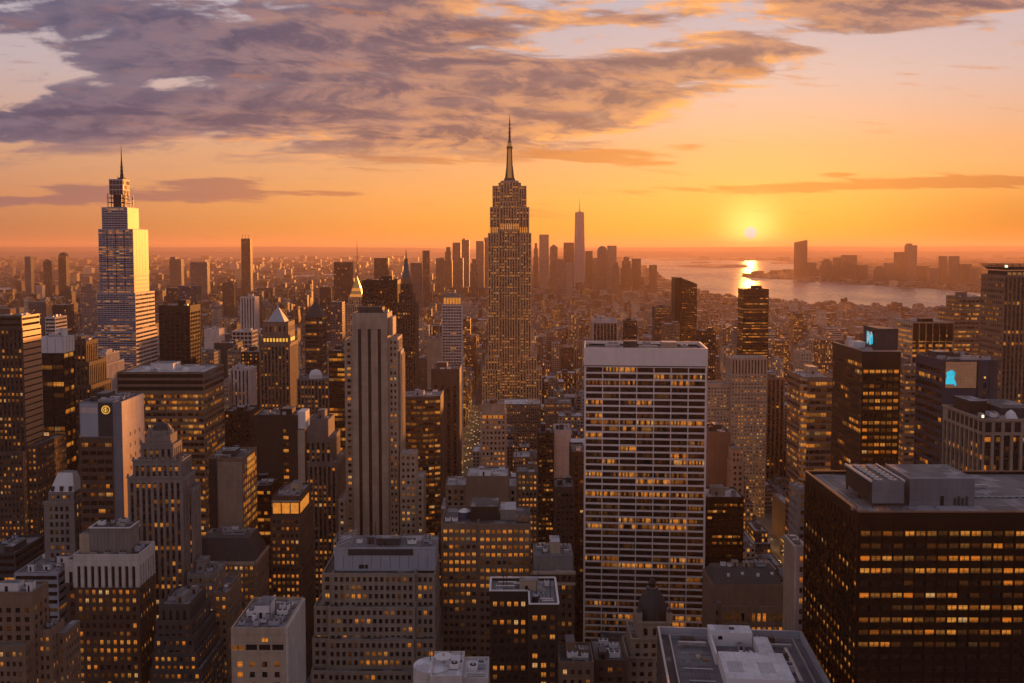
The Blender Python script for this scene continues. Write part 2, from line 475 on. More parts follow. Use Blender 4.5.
def facade(mb, wins, p0, u, W, z0, z1, s, rng, wm=0):
    """one wall, mats: 0 wall, 1 window, 2 spandrel.  wins collects the panes when they are to be objects of their own"""
    n = (u[1], -u[0])
    def P(a, z, d=0.0): return (p0[0] + u[0] * a - n[0] * d, p0[1] + u[1] * a - n[1] * d, z)
    def wq(a0, a1, b0, b1, d=0.0, m=wm): mb.q(P(a0, b0, d), P(a1, b0, d), P(a1, b1, d), P(a0, b1, d), m)
    if s is None or W < 2 * s.mg + 1.2 or z1 - z0 < s.top + s.bot + 2.5:
        wq(0, W, z0, z1); return
    zt, zb = z1 - s.top, z0 + s.bot
    nf = max(1, int((zt - zb) / s.fl + .3)); fl = (zt - zb) / nf
    nb = max(1, int(round((W - 2 * s.mg) / s.bay))); bw = (W - 2 * s.mg) / nb
    ow = bw * s.ww
    if s.top > 0: wq(0, W, zt, z1)
    if s.bot > 0: wq(0, W, z0, zb)

    def pane(a0, a1, b0, b1, d, lev):
        quads = []
        k = s.sub; w = (a1 - a0) / k
        for i in range(k):
            l = lev if k == 1 or rng.random() < s.get('whole', .6) else max(0, lev - rng.randint(0, 3))
            idn = rng.randint(1, 3000)
            x0, x1 = a0 + i * w, a0 + (i + 1) * w
            uv = [(idn + .03, l + .03), (idn + .97, l + .03), (idn + .97, l + .97), (idn + .03, l + .97)]
            quads.append(((P(x0, b0, d), P(x1, b0, d), P(x1, b1, d), P(x0, b1, d)), uv))
        if wins is not None: wins.append((quads, (a1 - a0) * (b1 - b0), n))
        else:
            for qd, uv in quads: mb.q(*qd, 1, uv)

    lev = [[0] * nb for _ in range(nf)]
    for r in range(nf):
        ff = rng.choice(s.get('rows', (.15, .4, .8, 1.2, 1.8, 3.0))) * s.lit
        on = rng.random() < ff
        if zb + r * fl < s.get('dark', -1): continue
        for c in range(nb):
            if c % s.group == 0 and rng.random() > s.run: on = rng.random() < ff
            if on: lev[r][c] = rng.choice((1, 2, 2, 3, 3)) if s.lo else rng.choice((2, 3))
            elif rng.random() < s.lit * .5: lev[r][c] = 1
    if s.mode == 'punch':
        prev = zb
        for r in range(nf):
            b0 = zb + r * fl + fl * s.sill; b1 = b0 + fl * s.wh
            wq(0, W, prev, b0); prev = b1
            a = 0.0
            for c in range(nb):
                a0 = s.mg + c * bw + (bw - ow) / 2; a1 = a0 + ow
                wq(a, a0, b0, b1); a = a1
                d = s.rec
                mb.q(P(a0, b0), P(a0, b0, d), P(a0, b1, d), P(a0, b1), wm)
                mb.q(P(a1, b0, d), P(a1, b0), P(a1, b1), P(a1, b1, d), wm)
                mb.q(P(a0, b0), P(a1, b0), P(a1, b0, d), P(a0, b0, d), wm)
                mb.q(P(a0, b1, d), P(a1, b1, d), P(a1, b1), P(a0, b1), wm)
                pane(a0, a1, b0, b1, d, lev[r][c])
            wq(a, W, b0, b1)
        wq(0, W, prev, zt)
    else:
        a = 0.0; d = s.rec
        for c in range(nb):
            a0 = s.mg + c * bw + (bw - ow) / 2; a1 = a0 + ow
            wq(a, a0, zb, zt); a = a1
            mb.q(P(a0, zb), P(a0, zb, d), P(a0, zt, d), P(a0, zt), wm)
            mb.q(P(a1, zb, d), P(a1, zb), P(a1, zt), P(a1, zt, d), wm)
            mb.q(P(a0, zt, d), P(a1, zt, d), P(a1, zt), P(a0, zt), wm)
            prev = zb
            for r in range(nf):
                b0 = zb + r * fl + fl * s.sill; b1 = b0 + fl * s.wh
                wq(a0, a1, prev, b0, d, 2); prev = b1
                pane(a0, a1, b0, b1, d, lev[r][c])
            wq(a0, a1, prev, zt, d, 2)
        wq(a, W, zb, zt)


HERO = []      # (name, X0, X1, Y0, Y1, top, screen box, short phrase)


class Bld:
    """a building: tiers are boxes (x0, x1, y0, y1, z0, z1, style or None, parapet height)"""
    def __init__(s, name, label, cat, tiers, wall, spandrel='spandrel_dark', roof='roof_tar', group=None, parts=0, vis=0.0, seed=None, rz=0.0, phrase=None, side=None):
        s.rng = random.Random(seed if seed is not None else hash_(label))
        X0 = min(t[0] for t in tiers); X1 = max(t[1] for t in tiers); Y0 = min(t[2] for t in tiers); Y1 = max(t[3] for t in tiers)
        s.o = ((X0 + X1) / 2, (Y0 + Y1) / 2, 0)
        s.root = thing(name, label, cat, s.o, group, rz)
        s.tiers = tiers
        zt = max(t[5] for t in tiers)
        a = [proj(x, y, z) for x in (X0, X1) for y in (Y0, Y1) for z in (vis, zt)]
        HERO.append(dict(x0=X0, x1=X1, y0=Y0, y1=Y1, z=zt, vis=vis, px0=min(p[0] for p in a), px1=max(p[0] for p in a), pyt=min(p[1] for p in a),
                         pyb=proj(0, Y0, vis)[1], phrase=phrase, tiers=[t[:6] for t in tiers]))
        mb = MB([wall, WIN, spandrel, roof, side or wall])
        wins = [] if parts else None
        for t in tiers:
            x0, x1, y0, y1, z0, z1 = t[:6]
            sty = t[6] if len(t) > 6 else None
            ph = t[7] if len(t) > 7 else 1.0
            sty_s = t[8] if len(t) > 8 else sty
            vis_r = x1 < 120; vis_l = x0 > -120
            facade(mb, wins, (x0, y0), (1, 0), x1 - x0, z0, z1, sty, s.rng)
            facade(mb, wins if x1 < 0 else None, (x1, y0), (0, 1), y1 - y0, z0, z1, sty_s if vis_r else None, s.rng, 4)
            facade(mb, None, (x1, y1), (-1, 0), x1 - x0, z0, z1, None, s.rng)
            facade(mb, wins if x0 > 0 else None, (x0, y1), (0, -1), y1 - y0, z0, z1, sty_s if vis_l else None, s.rng, 4)
            w = .45; rf = MB([roof])
            if ph > 0 and x1 - x0 > 3 and y1 - y0 > 3:
                # parapet: rim, inner faces
                zr = z1 - ph
                mb.q((x0, y0, z1), (x1, y0, z1), (x1 - w, y0 + w, z1), (x0 + w, y0 + w, z1))
                mb.q((x1, y0, z1), (x1, y1, z1), (x1 - w, y1 - w, z1), (x1 - w, y0 + w, z1))
                mb.q((x1, y1, z1), (x0, y1, z1), (x0 + w, y1 - w, z1), (x1 - w, y1 - w, z1))
                mb.q((x0, y1, z1), (x0, y0, z1), (x0 + w, y0 + w, z1), (x0 + w, y1 - w, z1))
                X0, X1, Y0, Y1 = x0 + w, x1 - w, y0 + w, y1 - w
                mb.q((X1, Y0, zr), (X0, Y0, zr), (X0, Y0, z1), (X1, Y0, z1))
                mb.q((X1, Y1, zr), (X1, Y0, zr), (X1, Y0, z1), (X1, Y1, z1))
                mb.q((X0, Y1, zr), (X1, Y1, zr), (X1, Y1, z1), (X0, Y1, z1))
                mb.q((X0, Y0, zr), (X0, Y1, zr), (X0, Y1, z1), (X0, Y0, z1))
                rf.q((X0, Y0, zr), (X1, Y0, zr), (X1, Y1, zr), (X0, Y1, zr))
            else:
                rf.q((x0, y0, z1), (x1, y0, z1), (x1, y1, z1), (x0, y1, z1))
            rf.build('roof', s.root, s.o)
        s.wall = mb.build('wall', s.root, s.o)
        if parts:
            def rank(w):
                z = w[0][0][0][0][2]; p = w[0][0][0][0]
                fx = abs(w[2][1]) if w[2][0] == 0 else abs(p[0]) / math.hypot(p[0], p[1])
                ok = z > vis
                return (not ok, -w[1] * fx / (p[0] ** 2 + p[1] ** 2), -z)
            wins.sort(key=rank)
            for quads, ar, nn in wins[:parts]:
                m1 = MB([WIN])
                for qd, uv in quads: m1.q(*qd, 0, uv)
                c = np.mean(np.asarray(m1.v), axis=0)
                ob = m1.build('window', s.root, tuple(c))
                ob.location = Vector(c) - Vector(s.o)
            if len(wins) > parts:
                m2 = MB([WIN])
                for quads, ar, nn in wins[parts:]:
                    for qd, uv in quads: m2.q(*qd, 0, uv)
                struct(m2.build('window', s.root, s.o), 'stuff')
    def part(s, name, mats, fn, parent=None):
        mb = MB(mats); fn(mb)
        return mb.build(name, parent or s.root, s.o)
    def box(s, name, mat, x0, x1, y0, y1, z0, z1, top=None, bottom=False, parent=None):
        return s.part(name, [mat, top or mat], lambda m: m.box(x0, x1, y0, y1, z0, z1, 0, 1, bottom), parent)


def hash_(t):
    h = 7
    for ch in t: h = (h * 131 + ord(ch)) % 1000003
    return h


# roof furniture ------------------------------------------------------------
def ac_unit(b, x, y, z, w, d, h, mat='grey_panel'):
    def f(m):
        m.box(x - w / 2, x + w / 2, y - d / 2, y + d / 2, z + .3, z + h, 0)
        for sx in (-1, 1):
            for sy in (-1, 1): m.box(x + sx * w * .4 - .12, x + sx * w * .4 + .12, y + sy * d * .4 - .12, y + sy * d * .4 + .12, z, z + .3, 1)
        if y >= 460: fans(m, range(n))
    n = max(1, int(round(w / max(d, 1.2))))
    def fans(m, ks):
        for k in ks:
            cx = x - w / 2 + (k + .5) * w / n; r = min(w / n, d) * .38
            m.frus(cx, y, z + h, r, z + h + .25, r, 10, 1)
            m.frus(cx, y, z + h + .254, r * .3, z + h + .3, r * .3, 8, 0)
    p = b.part('air_conditioner', [mat, 'black_metal'], f)
    if y < 460:         # near enough to show its fans
        for k in range(n): b.part('fan', [mat, 'black_metal'], lambda m: fans(m, [k]), p)


def water_tank(b, x, y, z, r=1.9, h=3.6, leg=3.0):
    def f(m):
        m.frus(x, y, z + leg, r, z + leg + h, r * .96, 12, 0)
        for k in range(4):
            a = math.pi / 4 + k * math.pi / 2
            m.bar((x + r * .8 * math.cos(a), y + r * .8 * math.sin(a), z), (x + r * .8 * math.cos(a), y + r * .8 * math.sin(a), z + leg), .16, 2)
        m.box(x - r, x + r, y - r, y + r, z + leg - .25, z + leg - .01, 2, None, True)
    p = b.part('water_tank', ['tank_wood', 'slate', 'black_metal'], f)
    b.part('tank_roof', ['slate'], lambda m: m.frus(x, y, z + leg + h + .003, r * 1.08, z + leg + h + r * .75, .05, 12, 0), p)


def bulkhead(b, x0, x1, y0, y1, z, h, mat, roof='roof_grey'):
    def f(m):
        m.box(x0, x1, y0, y1, z, z + h, 0, 1)
        m.box(x0 - .15, x1 + .15, y0 - .15, y0 - .003, z + h - .35, z + h + .15, 0, None, True)
    p = b.part('bulkhead', [mat, roof], f)
    cx = x0 + (x1 - x0) * .3
    b.part('door', ['black_metal'], lambda m: m.box(cx, cx + min(1.1, (x1 - x0) * .3), y0 - .06, y0 - .004, z, z + min(2.2, h * .7)), p)


def duct(b, x0, x1, y, z, r=.5):
    def f(m):
        m.box(x0, x1, y - r, y + r, z + .5, z + .5 + 2 * r, 0)
        m.box(x0, x0 + 2 * r, y - r + .01, y + r - .01, z, z + .5, 0)
        m.box(x1 - 2 * r, x1, y - r + .01, y + r - .01, z, z + .5, 0)
    b.part('duct', ['steel'], f)


def pipes(b, x0, x1, y, z):
    def f(m):
        for k in range(2): m.bar((x0, y + .35 * k, z + .45), (x1, y + .35 * k, z + .45), .11, 0, 6)
        q = x0 + .3
        while q < x1: m.box(q - .08, q + .08, y - .2, y + .55, z, z + .33, 1); q += 2.2
        m.bar((x1, y, z + .45), (x1, y, z), .11, 0, 6)
    b.part('pipe', ['steel', 'black_metal'], f)


def railing(b, x0, x1, y, z):
    def f(m):
        for h in (.5, 1.0): m.bar((x0, y, z + h), (x1, y, z + h), .05, 0, 4)
        n = max(2, int((x1 - x0) / 2))
        for k in range(n + 1): m.bar((x0 + (x1 - x0) * k / n, y, z), (x0 + (x1 - x0) * k / n, y, z + 1.0), .05, 0, 4)
    b.part('railing', ['steel'], f)


def mast(b, x, y, z, h, r=.12, mat='black_metal'):
    def f(m):
        m.bar((x, y, z), (x, y, z + h), r, 0)
        m.box(x - 3 * r, x + 3 * r, y - 3 * r, y + 3 * r, z, z + .3, 0)
    b.part('antenna', [mat], f)


def clutter(b, x0, x1, y0, y1, z, n=6, seed=1, wall='grey_stone', tank=0, big=True):
    """bulkheads, air conditioners, ducts over a roof; nothing overlaps"""
    rng = random.Random(seed); used = []
    W, D = x1 - x0, y1 - y0
    def spot(w, d):
        for _ in range(30):
            x = rng.uniform(x0 + w / 2 + .8, max(x0 + w / 2 + .81, x1 - w / 2 - .8)); y = rng.uniform(y0 + d / 2 + .8, max(y0 + d / 2 + .81, y1 - d / 2 - .8))
            if x + w / 2 > x1 or y + d / 2 > y1: continue
            if all(abs(x - a) > (w + c) / 2 + .3 or abs(y - e) > (d + g) / 2 + .3 for a, e, c, g in used):
                used.append((x, y, w, d)); return x, y
        return None
    if big and W > 8 and D > 7:
        w, d = W * rng.uniform(.25, .4), D * rng.uniform(.3, .5)
        p = spot(w, d)
        if p: bulkhead(b, p[0] - w / 2, p[0] + w / 2, p[1] - d / 2, p[1] + d / 2, z, rng.uniform(3, 5.5), wall)
    for k in range(tank):
        p = spot(4.4, 4.4)
        if p: water_tank(b, p[0], p[1], z)
    for k in range(n):
        t = rng.random()
        if t < .50:
            w, d = rng.uniform(1.4, 4.2), rng.uniform(1.2, 2.6)
            p = spot(w, d)
            if p: ac_unit(b, p[0], p[1], z, w, d, rng.uniform(1.3, 2.4), rng.choice(('grey_panel', 'panel_white', 'steel')))
        elif t < .75:
            w = min(rng.uniform(4, 10), W * .5)
            p = spot(w, 1.1)
            if p: duct(b, p[0] - w / 2, p[0] + w / 2, p[1], z)
        elif t < .80:
            w = min(rng.uniform(5, 12), W * .6)
            p = spot(w, .8)
            if p: pipes(b, p[0] - w / 2, p[0] + w / 2, p[1], z)
        elif t < .88:
            w, d = rng.uniform(2, 3.4), rng.uniform(2, 3.4)
            p = spot(w, d)
            if p: bulkhead(b, p[0] - w / 2, p[0] + w / 2, p[1] - d / 2, p[1] + d / 2, z, rng.uniform(2.2, 3.2), wall)
        else:
            p = spot(1, 1)
            if p: mast(b, p[0], p[1], z, rng.uniform(4, 9))


def T(xl, xr, yt, Y, D, z0=0.0, sty=None, ph=1.0, sty_s='same', z1=None):
    """tier whose front top edge runs from pixel xl to xr at row yt, seen at depth Y"""
    a, z = at(xl, yt, Y); c, _ = at(xr, yt, Y)
    t = [a, c, Y, Y + D, z0, z if z1 is None else z1, sty, ph]
    if sty_s != 'same': t.append(sty_s)
    return tuple(t)


# ---------------------------------------------------------------- setting
def in_poly(x, y, poly):
    c = False; n = len(poly)
    for i in range(n):
        (x1, y1), (x2, y2) = poly[i], poly[(i + 1) % n]
        if (y1 > y) != (y2 > y) and x < (x2 - x1) * (y - y1) / (y2 - y1) + x1: c = not c
    return c


def simple_mat(name, col, rough, var=.5, scale=.01, patch=None):
    m, nt, b = new_mat(name)
    tc = nt.nodes.new('ShaderNodeTexCoord')
    n = noise(nt, tc.outputs['Object'], scale, 8, .65)
    n2 = noise(nt, tc.outputs['Object'], scale * 9, 4, .7)
    f = (n - .5) * (2 * var) + (n2 - .5) * var + 1.0
    c = tuple(col) if patch is None else mixc(nt, n.step(.45, .6), col, patch)
    nt.links.new(mixc(nt, 1.0, c, comb(nt, f, f, f), 'MULTIPLY'), b.inputs['Base Color'])
    b.inputs['Roughness'].default_value = rough
    return m, nt, b


simple_mat('asphalt', (.045, .043, .042), .8); simple_mat('land', (.055, .055, .05), .9, .5, .004, (.09, .08, .07)); simple_mat('concrete', (.13, .125, .12), .85)
simple_mat('hill_green', (.035, .045, .03), .95, .4, .0012, (.06, .06, .05)); simple_mat('road_paint', (.7, .7, .66), .6, .2)


def water_mat():
    m, nt, b = new_mat('water')
    b.inputs['Base Color'].default_value = (.03, .035, .04, 1)
    b.inputs['IOR'].default_value = 1.7
    tc = nt.nodes.new('ShaderNodeTexCoord')
    mp = nt.nodes.new('ShaderNodeMapping'); nt.links.new(tc.outputs['Object'], mp.inputs[0]); mp.inputs['Rotation'].default_value = (0, 0, .5)
    mp.inputs['Scale'].default_value = (1, .45, 1)
    n = noise(nt, mp.outputs[0], .035, 6, .65)
    big = noise(nt, mp.outputs[0], .0016, 4, .6)
    r = big.step(.42, .62) * .08 + .24
    nt.links.new(r.s, b.inputs['Roughness'])
    bp = nt.nodes.new('ShaderNodeBump'); bp.inputs['Strength'].default_value = .05; bp.inputs['Distance'].default_value = 1.6
    nt.links.new(n.s, bp.inputs['Height'])
    va = nt.nodes.new('ShaderNodeVectorMath'); va.operation = 'ADD'; nt.links.new(bp.outputs[0], va.inputs[0]); va.inputs[1].default_value = (0, -.026, 0)
    vn = nt.nodes.new('ShaderNodeVectorMath'); vn.operation = 'NORMALIZE'; nt.links.new(va.outputs[0], vn.inputs[0]); nt.links.new(vn.outputs[0], b.inputs['Normal'])


water_mat()
XL, YN, YF = 42000.0, -2500.0, 45000.0
g = MB(['land']); g.q((-XL, YN, 0), (XL, YN, 0), (XL, YF, 0), (-XL, YF, 0)); struct(g.build('ground'))

# the river and bay to the right, the East River at the left, and a far bay
RIVER_PX = [(1130, 334), (1024, 323), (985, 317), (940, 314), (900, 312), (860, 310), (830, 308), (800, 307), (770, 304), (735, 299), (705, 294), (682, 286), (664, 279), (654, 270), (644, 266), (630, 263),
            (627, 259.2), (660, 258.4), (700, 259), (745, 261), (770, 260.4), (795, 262), (802, 268), (785, 272.2), (758, 274), (741, 275.6), (742, 277), (770, 279), (800, 280.4), (830, 282.4), (870, 285), (915, 288), (950, 290.6), (985, 293.5), (1024, 297), (1130, 305)]
EAST_PX = [(-80, 289.5), (0, 288), (30, 287.2), (60, 286), (64, 288.5), (40, 290.6), (15, 293.5), (0, 295.5), (-80, 300)]
BAY_PX = [(270, 276.8), (300, 275.2), (345, 273.2), (392, 272.4), (392, 274.2), (345, 275.4), (286, 278.2)]
WATERS = []
for nm, pxs in (('river', RIVER_PX), ('east_river', EAST_PX), ('bay', BAY_PX)):
    pts = [ground(*p) for p in pxs]
    WATERS.append(pts)
    w = MB(['water']); w.poly([(x, y, .6) for x, y in reversed(pts)])
    o = w.build('river_water', None)
    # make every face look upward
    me = o.data
    if me.polygons[0].normal.z < 0: me.flip_normals()
    struct(o)


def is_water(x, y): return any(in_poly(x, y, p) for p in WATERS)


def island(name, pxs, h, mat='hill_green', seed=1):
    """a low wooded island: an uneven mound over an outline"""
    rng = random.Random(seed)
    pts = [ground(*p) for p in pxs]; cx = sum(p[0] for p in pts) / len(pts); cy = sum(p[1] for p in pts) / len(pts)
    m = MB([mat]); rings = []
    for k, (f, z) in enumerate(((1, .3), (.96, .75), (.7, 1.0), (.35, 1.1))):
        rings.append([(cx + (x - cx) * f, cy + (y - cy) * f, .4 + (h * z * rng.uniform(.7, 1.2) if k else .6)) for x, y in pts])
    n = len(pts)
    for a, b in zip(rings, rings[1:]):
        for i in range(n): m.q(a[i], a[(i + 1) % n], b[(i + 1) % n], b[i])
    m.poly(rings[-1])
    struct(m.build(name))


def dense(a, k=8):
    out = []
    for i in range(len(a)):
        (x0, y0), (x1, y1) = a[i], a[(i + 1) % len(a)]
        out += [(x0 + (x1 - x0) * j / k, y0 + (y1 - y0) * j / k) for j in range(k)]
    return out


island('island', dense([(676, 266.2), (700, 265.2), (725, 264.8), (748, 265.3), (748, 267.2), (720, 267.8), (690, 267.4)]), 14, seed=3)
island('island', dense([(690, 262.6), (705, 262.2), (712, 262.8), (705, 263.4), (692, 263.4)]), 12, seed=4)
island('island', dense([(770, 262.8), (790, 262.2), (800, 263), (790, 264), (772, 263.8)]), 10, seed=5)
island('island', dense([(652, 259.6), (700, 259.4), (735, 260.2), (700, 260.6), (660, 260.4)]), 12, seed=6)


def ridge(y0, depth, prof, seed):
    """a long hill ridge across the horizon"""
    rng = random.Random(seed); n = 160; m = MB(['hill_green']); rows = []
    xs = [-40000 + 80000 * i / n for i in range(n + 1)]
    amp = [rng.uniform(0, 6.28) for _ in range(6)]
    def hh(x):
        s = sum(math.sin(x / (9000 / (k + 1) ** 1.3) + amp[k]) / (k + 1) for k in range(6))
        return max(10, prof(x) * (1 + .16 * s))
    for f, q in ((0, 0), (.3, .6), (.5, 1), (.7, .6), (1, 0)):
        rows.append([(x, y0 + depth * f + 900 * math.sin(x / 7000 + seed), hh(x) * q) for x in xs])
    for a, b in zip(rows, rows[1:]):
        for i in range(n): m.q(a[i], a[i + 1], b[i + 1], b[i])
    struct(m.build('hills'))


ridge(24000, 4500, lambda x: 150 if x < -2000 else 120, 2)
ridge(33000, 7000, lambda x: 265 + 35 * math.sin(x / 9000), 5)

# pavements round each block, the avenue that can be seen between the towers
AVE = [214 + 265 * k for k in range(-12, 13)]
pv = MB(['concrete'])
for a0, a1 in zip(AVE, AVE[1:]):
    for k in range(2, 60):
        y0 = 40 + 80 * k
        x0, x1 = a0 + 11, a1 - 11
        if abs((x0 + x1) / 2) > .62 * y0 + 400 or is_water((x0 + x1) / 2, y0 + 30): continue
        pv.box(x0, x1, y0 + 6, y0 + 74, 0, .15)
struct(pv.build('pavement'))
rd = MB(['asphalt'])
for a in AVE[8:16]: rd.q((a - 11, 100, .004), (a + 11, 100, .004), (a + 11, 4700, .004), (a - 11, 4700, .004))
struct(rd.build('road'))
lm = MB(['road_paint'])
for a in AVE[10:14]:
    for lane in (-3.6, 0, 3.6):
        for k in range(40): lm.q((a + lane - .08, 500 + 14 * k, .008), (a + lane + .08, 500 + 14 * k, .008), (a + lane + .08, 506 + 14 * k, .008), (a + lane - .08, 506 + 14 * k, .008))
struct(lm.build('road_markings'))


# the air
hz = bpy.data.materials.new('haze'); hz.use_nodes = True
nt = hz.node_tree; nt.nodes.clear()
ho = nt.nodes.new('ShaderNodeOutputMaterial'); pvn = nt.nodes.new('ShaderNodeVolumePrincipled')
pvn.inputs['Color'].default_value = (.58, .42, .36, 1); pvn.inputs['Density'].default_value = HAZE; pvn.inputs['Anisotropy'].default_value = .40
nt.links.new(pvn.outputs[0], ho.inputs['Volume'])
MATS['haze'] = hz
hb = MB(['haze']); hb.box(-XL - 500, XL + 500, YN - 500, YF + 500, -1, 456, 0, None, True)
struct(hb.build('haze'), 'stuff')

# ---------------------------------------------------------------- the named towers
# 1  near dark tower at the right edge, offices lit floor by floor
def dark_glass_tower():
    Y = 280.0
    x0, z = at(859, 512.5, Y); x1, D = x0 + 94, 52.0
    sd = St(st('punch', 3.36, .86, 3.8, .42, .30, .4, 4.6, 40, .5, 1.0, 1, .60, 1, 3), rows=(.3, .75, .85, .95, 1.0), dark=at(900, 662, 280)[1])
    ss = st('punch', 3.3, .84, 3.8, .46, .28, .4, 5.5, 0, .5, .36, 1, .6)
    b = Bld('office_tower', 'dark bronze office tower with pale flat roof carrying a cooling unit and grey plant box', 'office tower',
            [(x0, x1, Y, Y + D, 0, z, sd, .9, ss)], 'bronze', 'spandrel_dark', 'roof_grey', parts=100, vis=60, seed=4, phrase='the dark bronze tower with the grey plant box')
    # lighter coping
    def cope(m):
        for a in ((x0 - .2, x1 + .2, Y - .25, Y + .55), (x0 - .2, x1 + .2, Y + D - .55, Y + D + .25)): m.box(*a, z + .003, z + .35)
        for a in ((x0 - .25, x0 + .55), (x1 - .55, x1 + .25)): m.box(*a, Y + .56, Y + D - .56, z + .003, z + .35)
    b.part('coping', ['rust'], cope)
    def mull(m):
        for k in range(29): m.box(x0 + .5 + k * 3.32 - .12, x0 + .5 + k * 3.32 + .12, Y - .3, Y - .003, 0, z - 3.2)
        for k in range(16): m.box(x0 - .3, x0 - .003, Y + .5 + k * 3.4 - .12, Y + .5 + k * 3.4 + .12, 0, z - 3.2)
    b.part('mullion', ['bronze'], mull)
    zr = z - .9
    # cooling unit on legs with two rows of fans
    cx0, cy0 = at(870, 498, 291)[0], 289
    cx0, cx1, cy0, cy1 = 110.8, 120.6, 288.5, 311.5
    b.part('cooling_unit', ['dark_brown', 'black_metal', 'plant_grey', 'black_metal'], lambda m: (
        m.box(cx0, cx1, cy0, cy1, zr + 1.6, zr + 8.2, 0, 1, True),
        m.box(cx0 + .02, cx1 - .02, cy0 - .25, cy0 - .003, zr + 1.4, zr + 8.3, 2, None, True),
        [m.box(x - .25, x + .25, y - .25, y + .25, zr, zr + 1.6, 3) for x in (cx0 + .4, cx1 - .4) for y in (cy0 + .4, (cy0 + cy1) / 2, cy1 - .4)]))
    b.part('rim', ['panel_white'], lambda m: (m.box(cx0 - .3, cx0 - .003, cy0, cy1, zr + 7.9, zr + 8.6, 0, None, True), m.box(cx1 + .003, cx1 + .3, cy0, cy1, zr + 7.9, zr + 8.6, 0, None, True)))
    for k in range(7):
        for s in (-1, 1):
            x, y = (cx0 + cx1) / 2 + s * 2.2, cy0 + 2.2 + k * 3.1
            b.part('fan', ['panel_white', 'grey_panel', 'black_metal'], lambda m: (m.frus(x, y, zr + 8.204, 1.4, zr + 8.6, 1.36, 14, 1, cap=False), m.frus(x, y, zr + 8.25, 1.22, zr + 8.56, 1.22, 14, 0),
                                                                                   [m.bar((x, y, zr + 8.66), (x + 1.1 * math.cos(q), y + 1.1 * math.sin(q), zr + 8.66), .07, 2, 4) for q in (0, 1.57, 3.14, 4.71)]))
    # plant box
    bx0, bx1, by0, by1 = 123.5, 143.6, 291.0, 310.0
    pb = b.part('plant_room', ['plant_grey', 'roof_grey', 'grey_panel'], lambda m: (m.box(bx0, bx1, by0, by1, zr, zr + 8.6, 0, 1),
            [m.box(bx0 + .6 + k * 1.0, bx0 + .68 + k * 1.0, by0 - .07, by0 - .003, zr + .3, zr + 8.3, 0) for k in range(20)],
            m.box(bx0 - .2, bx1 + .2, by0 - .2, by0 - .003, zr + 8.4, zr + 8.9, 2, None, True), m.box(bx0 - .2, bx0 - .003, by0, by1, zr + 8.4, zr + 8.9, 2, None, True)))
    b.part('door', ['black_metal'], lambda m: m.box(133.0, 134.1, by0 - .16, by0 - .08, zr, zr + 3.0), pb)
    for k in range(4): b.part('door', ['slate'], lambda m: m.box(137.2 + k * 1.2, 138.0 + k * 1.2, by0 - .16, by0 - .08, zr, zr + 2.4 + .5 * (k % 2)), pb)
    for k in range(5):
        ac_unit(b, 121.9, 293 + 3.6 * k, zr, 1.6, 2.2, 2.2 + (k % 2), 'dark_grey')
    ac_unit(b, 104.6, 285.0, zr, 2.4, 1.6, 1.0, 'steel'); duct(b, 104.0, 108.0, 283.2, zr, .25)
    bulkhead(b, 118, 121.5, 327, 330.5, zr, 2.4, 'grey_stone')
    railing(b, 104, 122, 286.6, zr); pipes(b, 124, 143, 324.5, zr); pipes(b, 146, 166, 300, zr); duct(b, 146, 158, 312, zr, .4)
    b.part('track', ['steel'], lambda m: (m.box(x0 + 2.2, x0 + 2.4, Y + 2.4, Y + D - 2.2, zr + .02, zr + .16), m.box(x0 + 2.2, x1 - 2.2, Y + 2.2, Y + 2.398, zr + .02, zr + .16), m.box(x0 + 3.6, x0 + 3.8, Y + 3.8, Y + D - 2.2, zr + .02, zr + .16), m.box(x0 + 3.6, x1 - 2.2, Y + 3.6, Y + 3.798, zr + .02, zr + .16)))
    return b
dark_glass_tower()


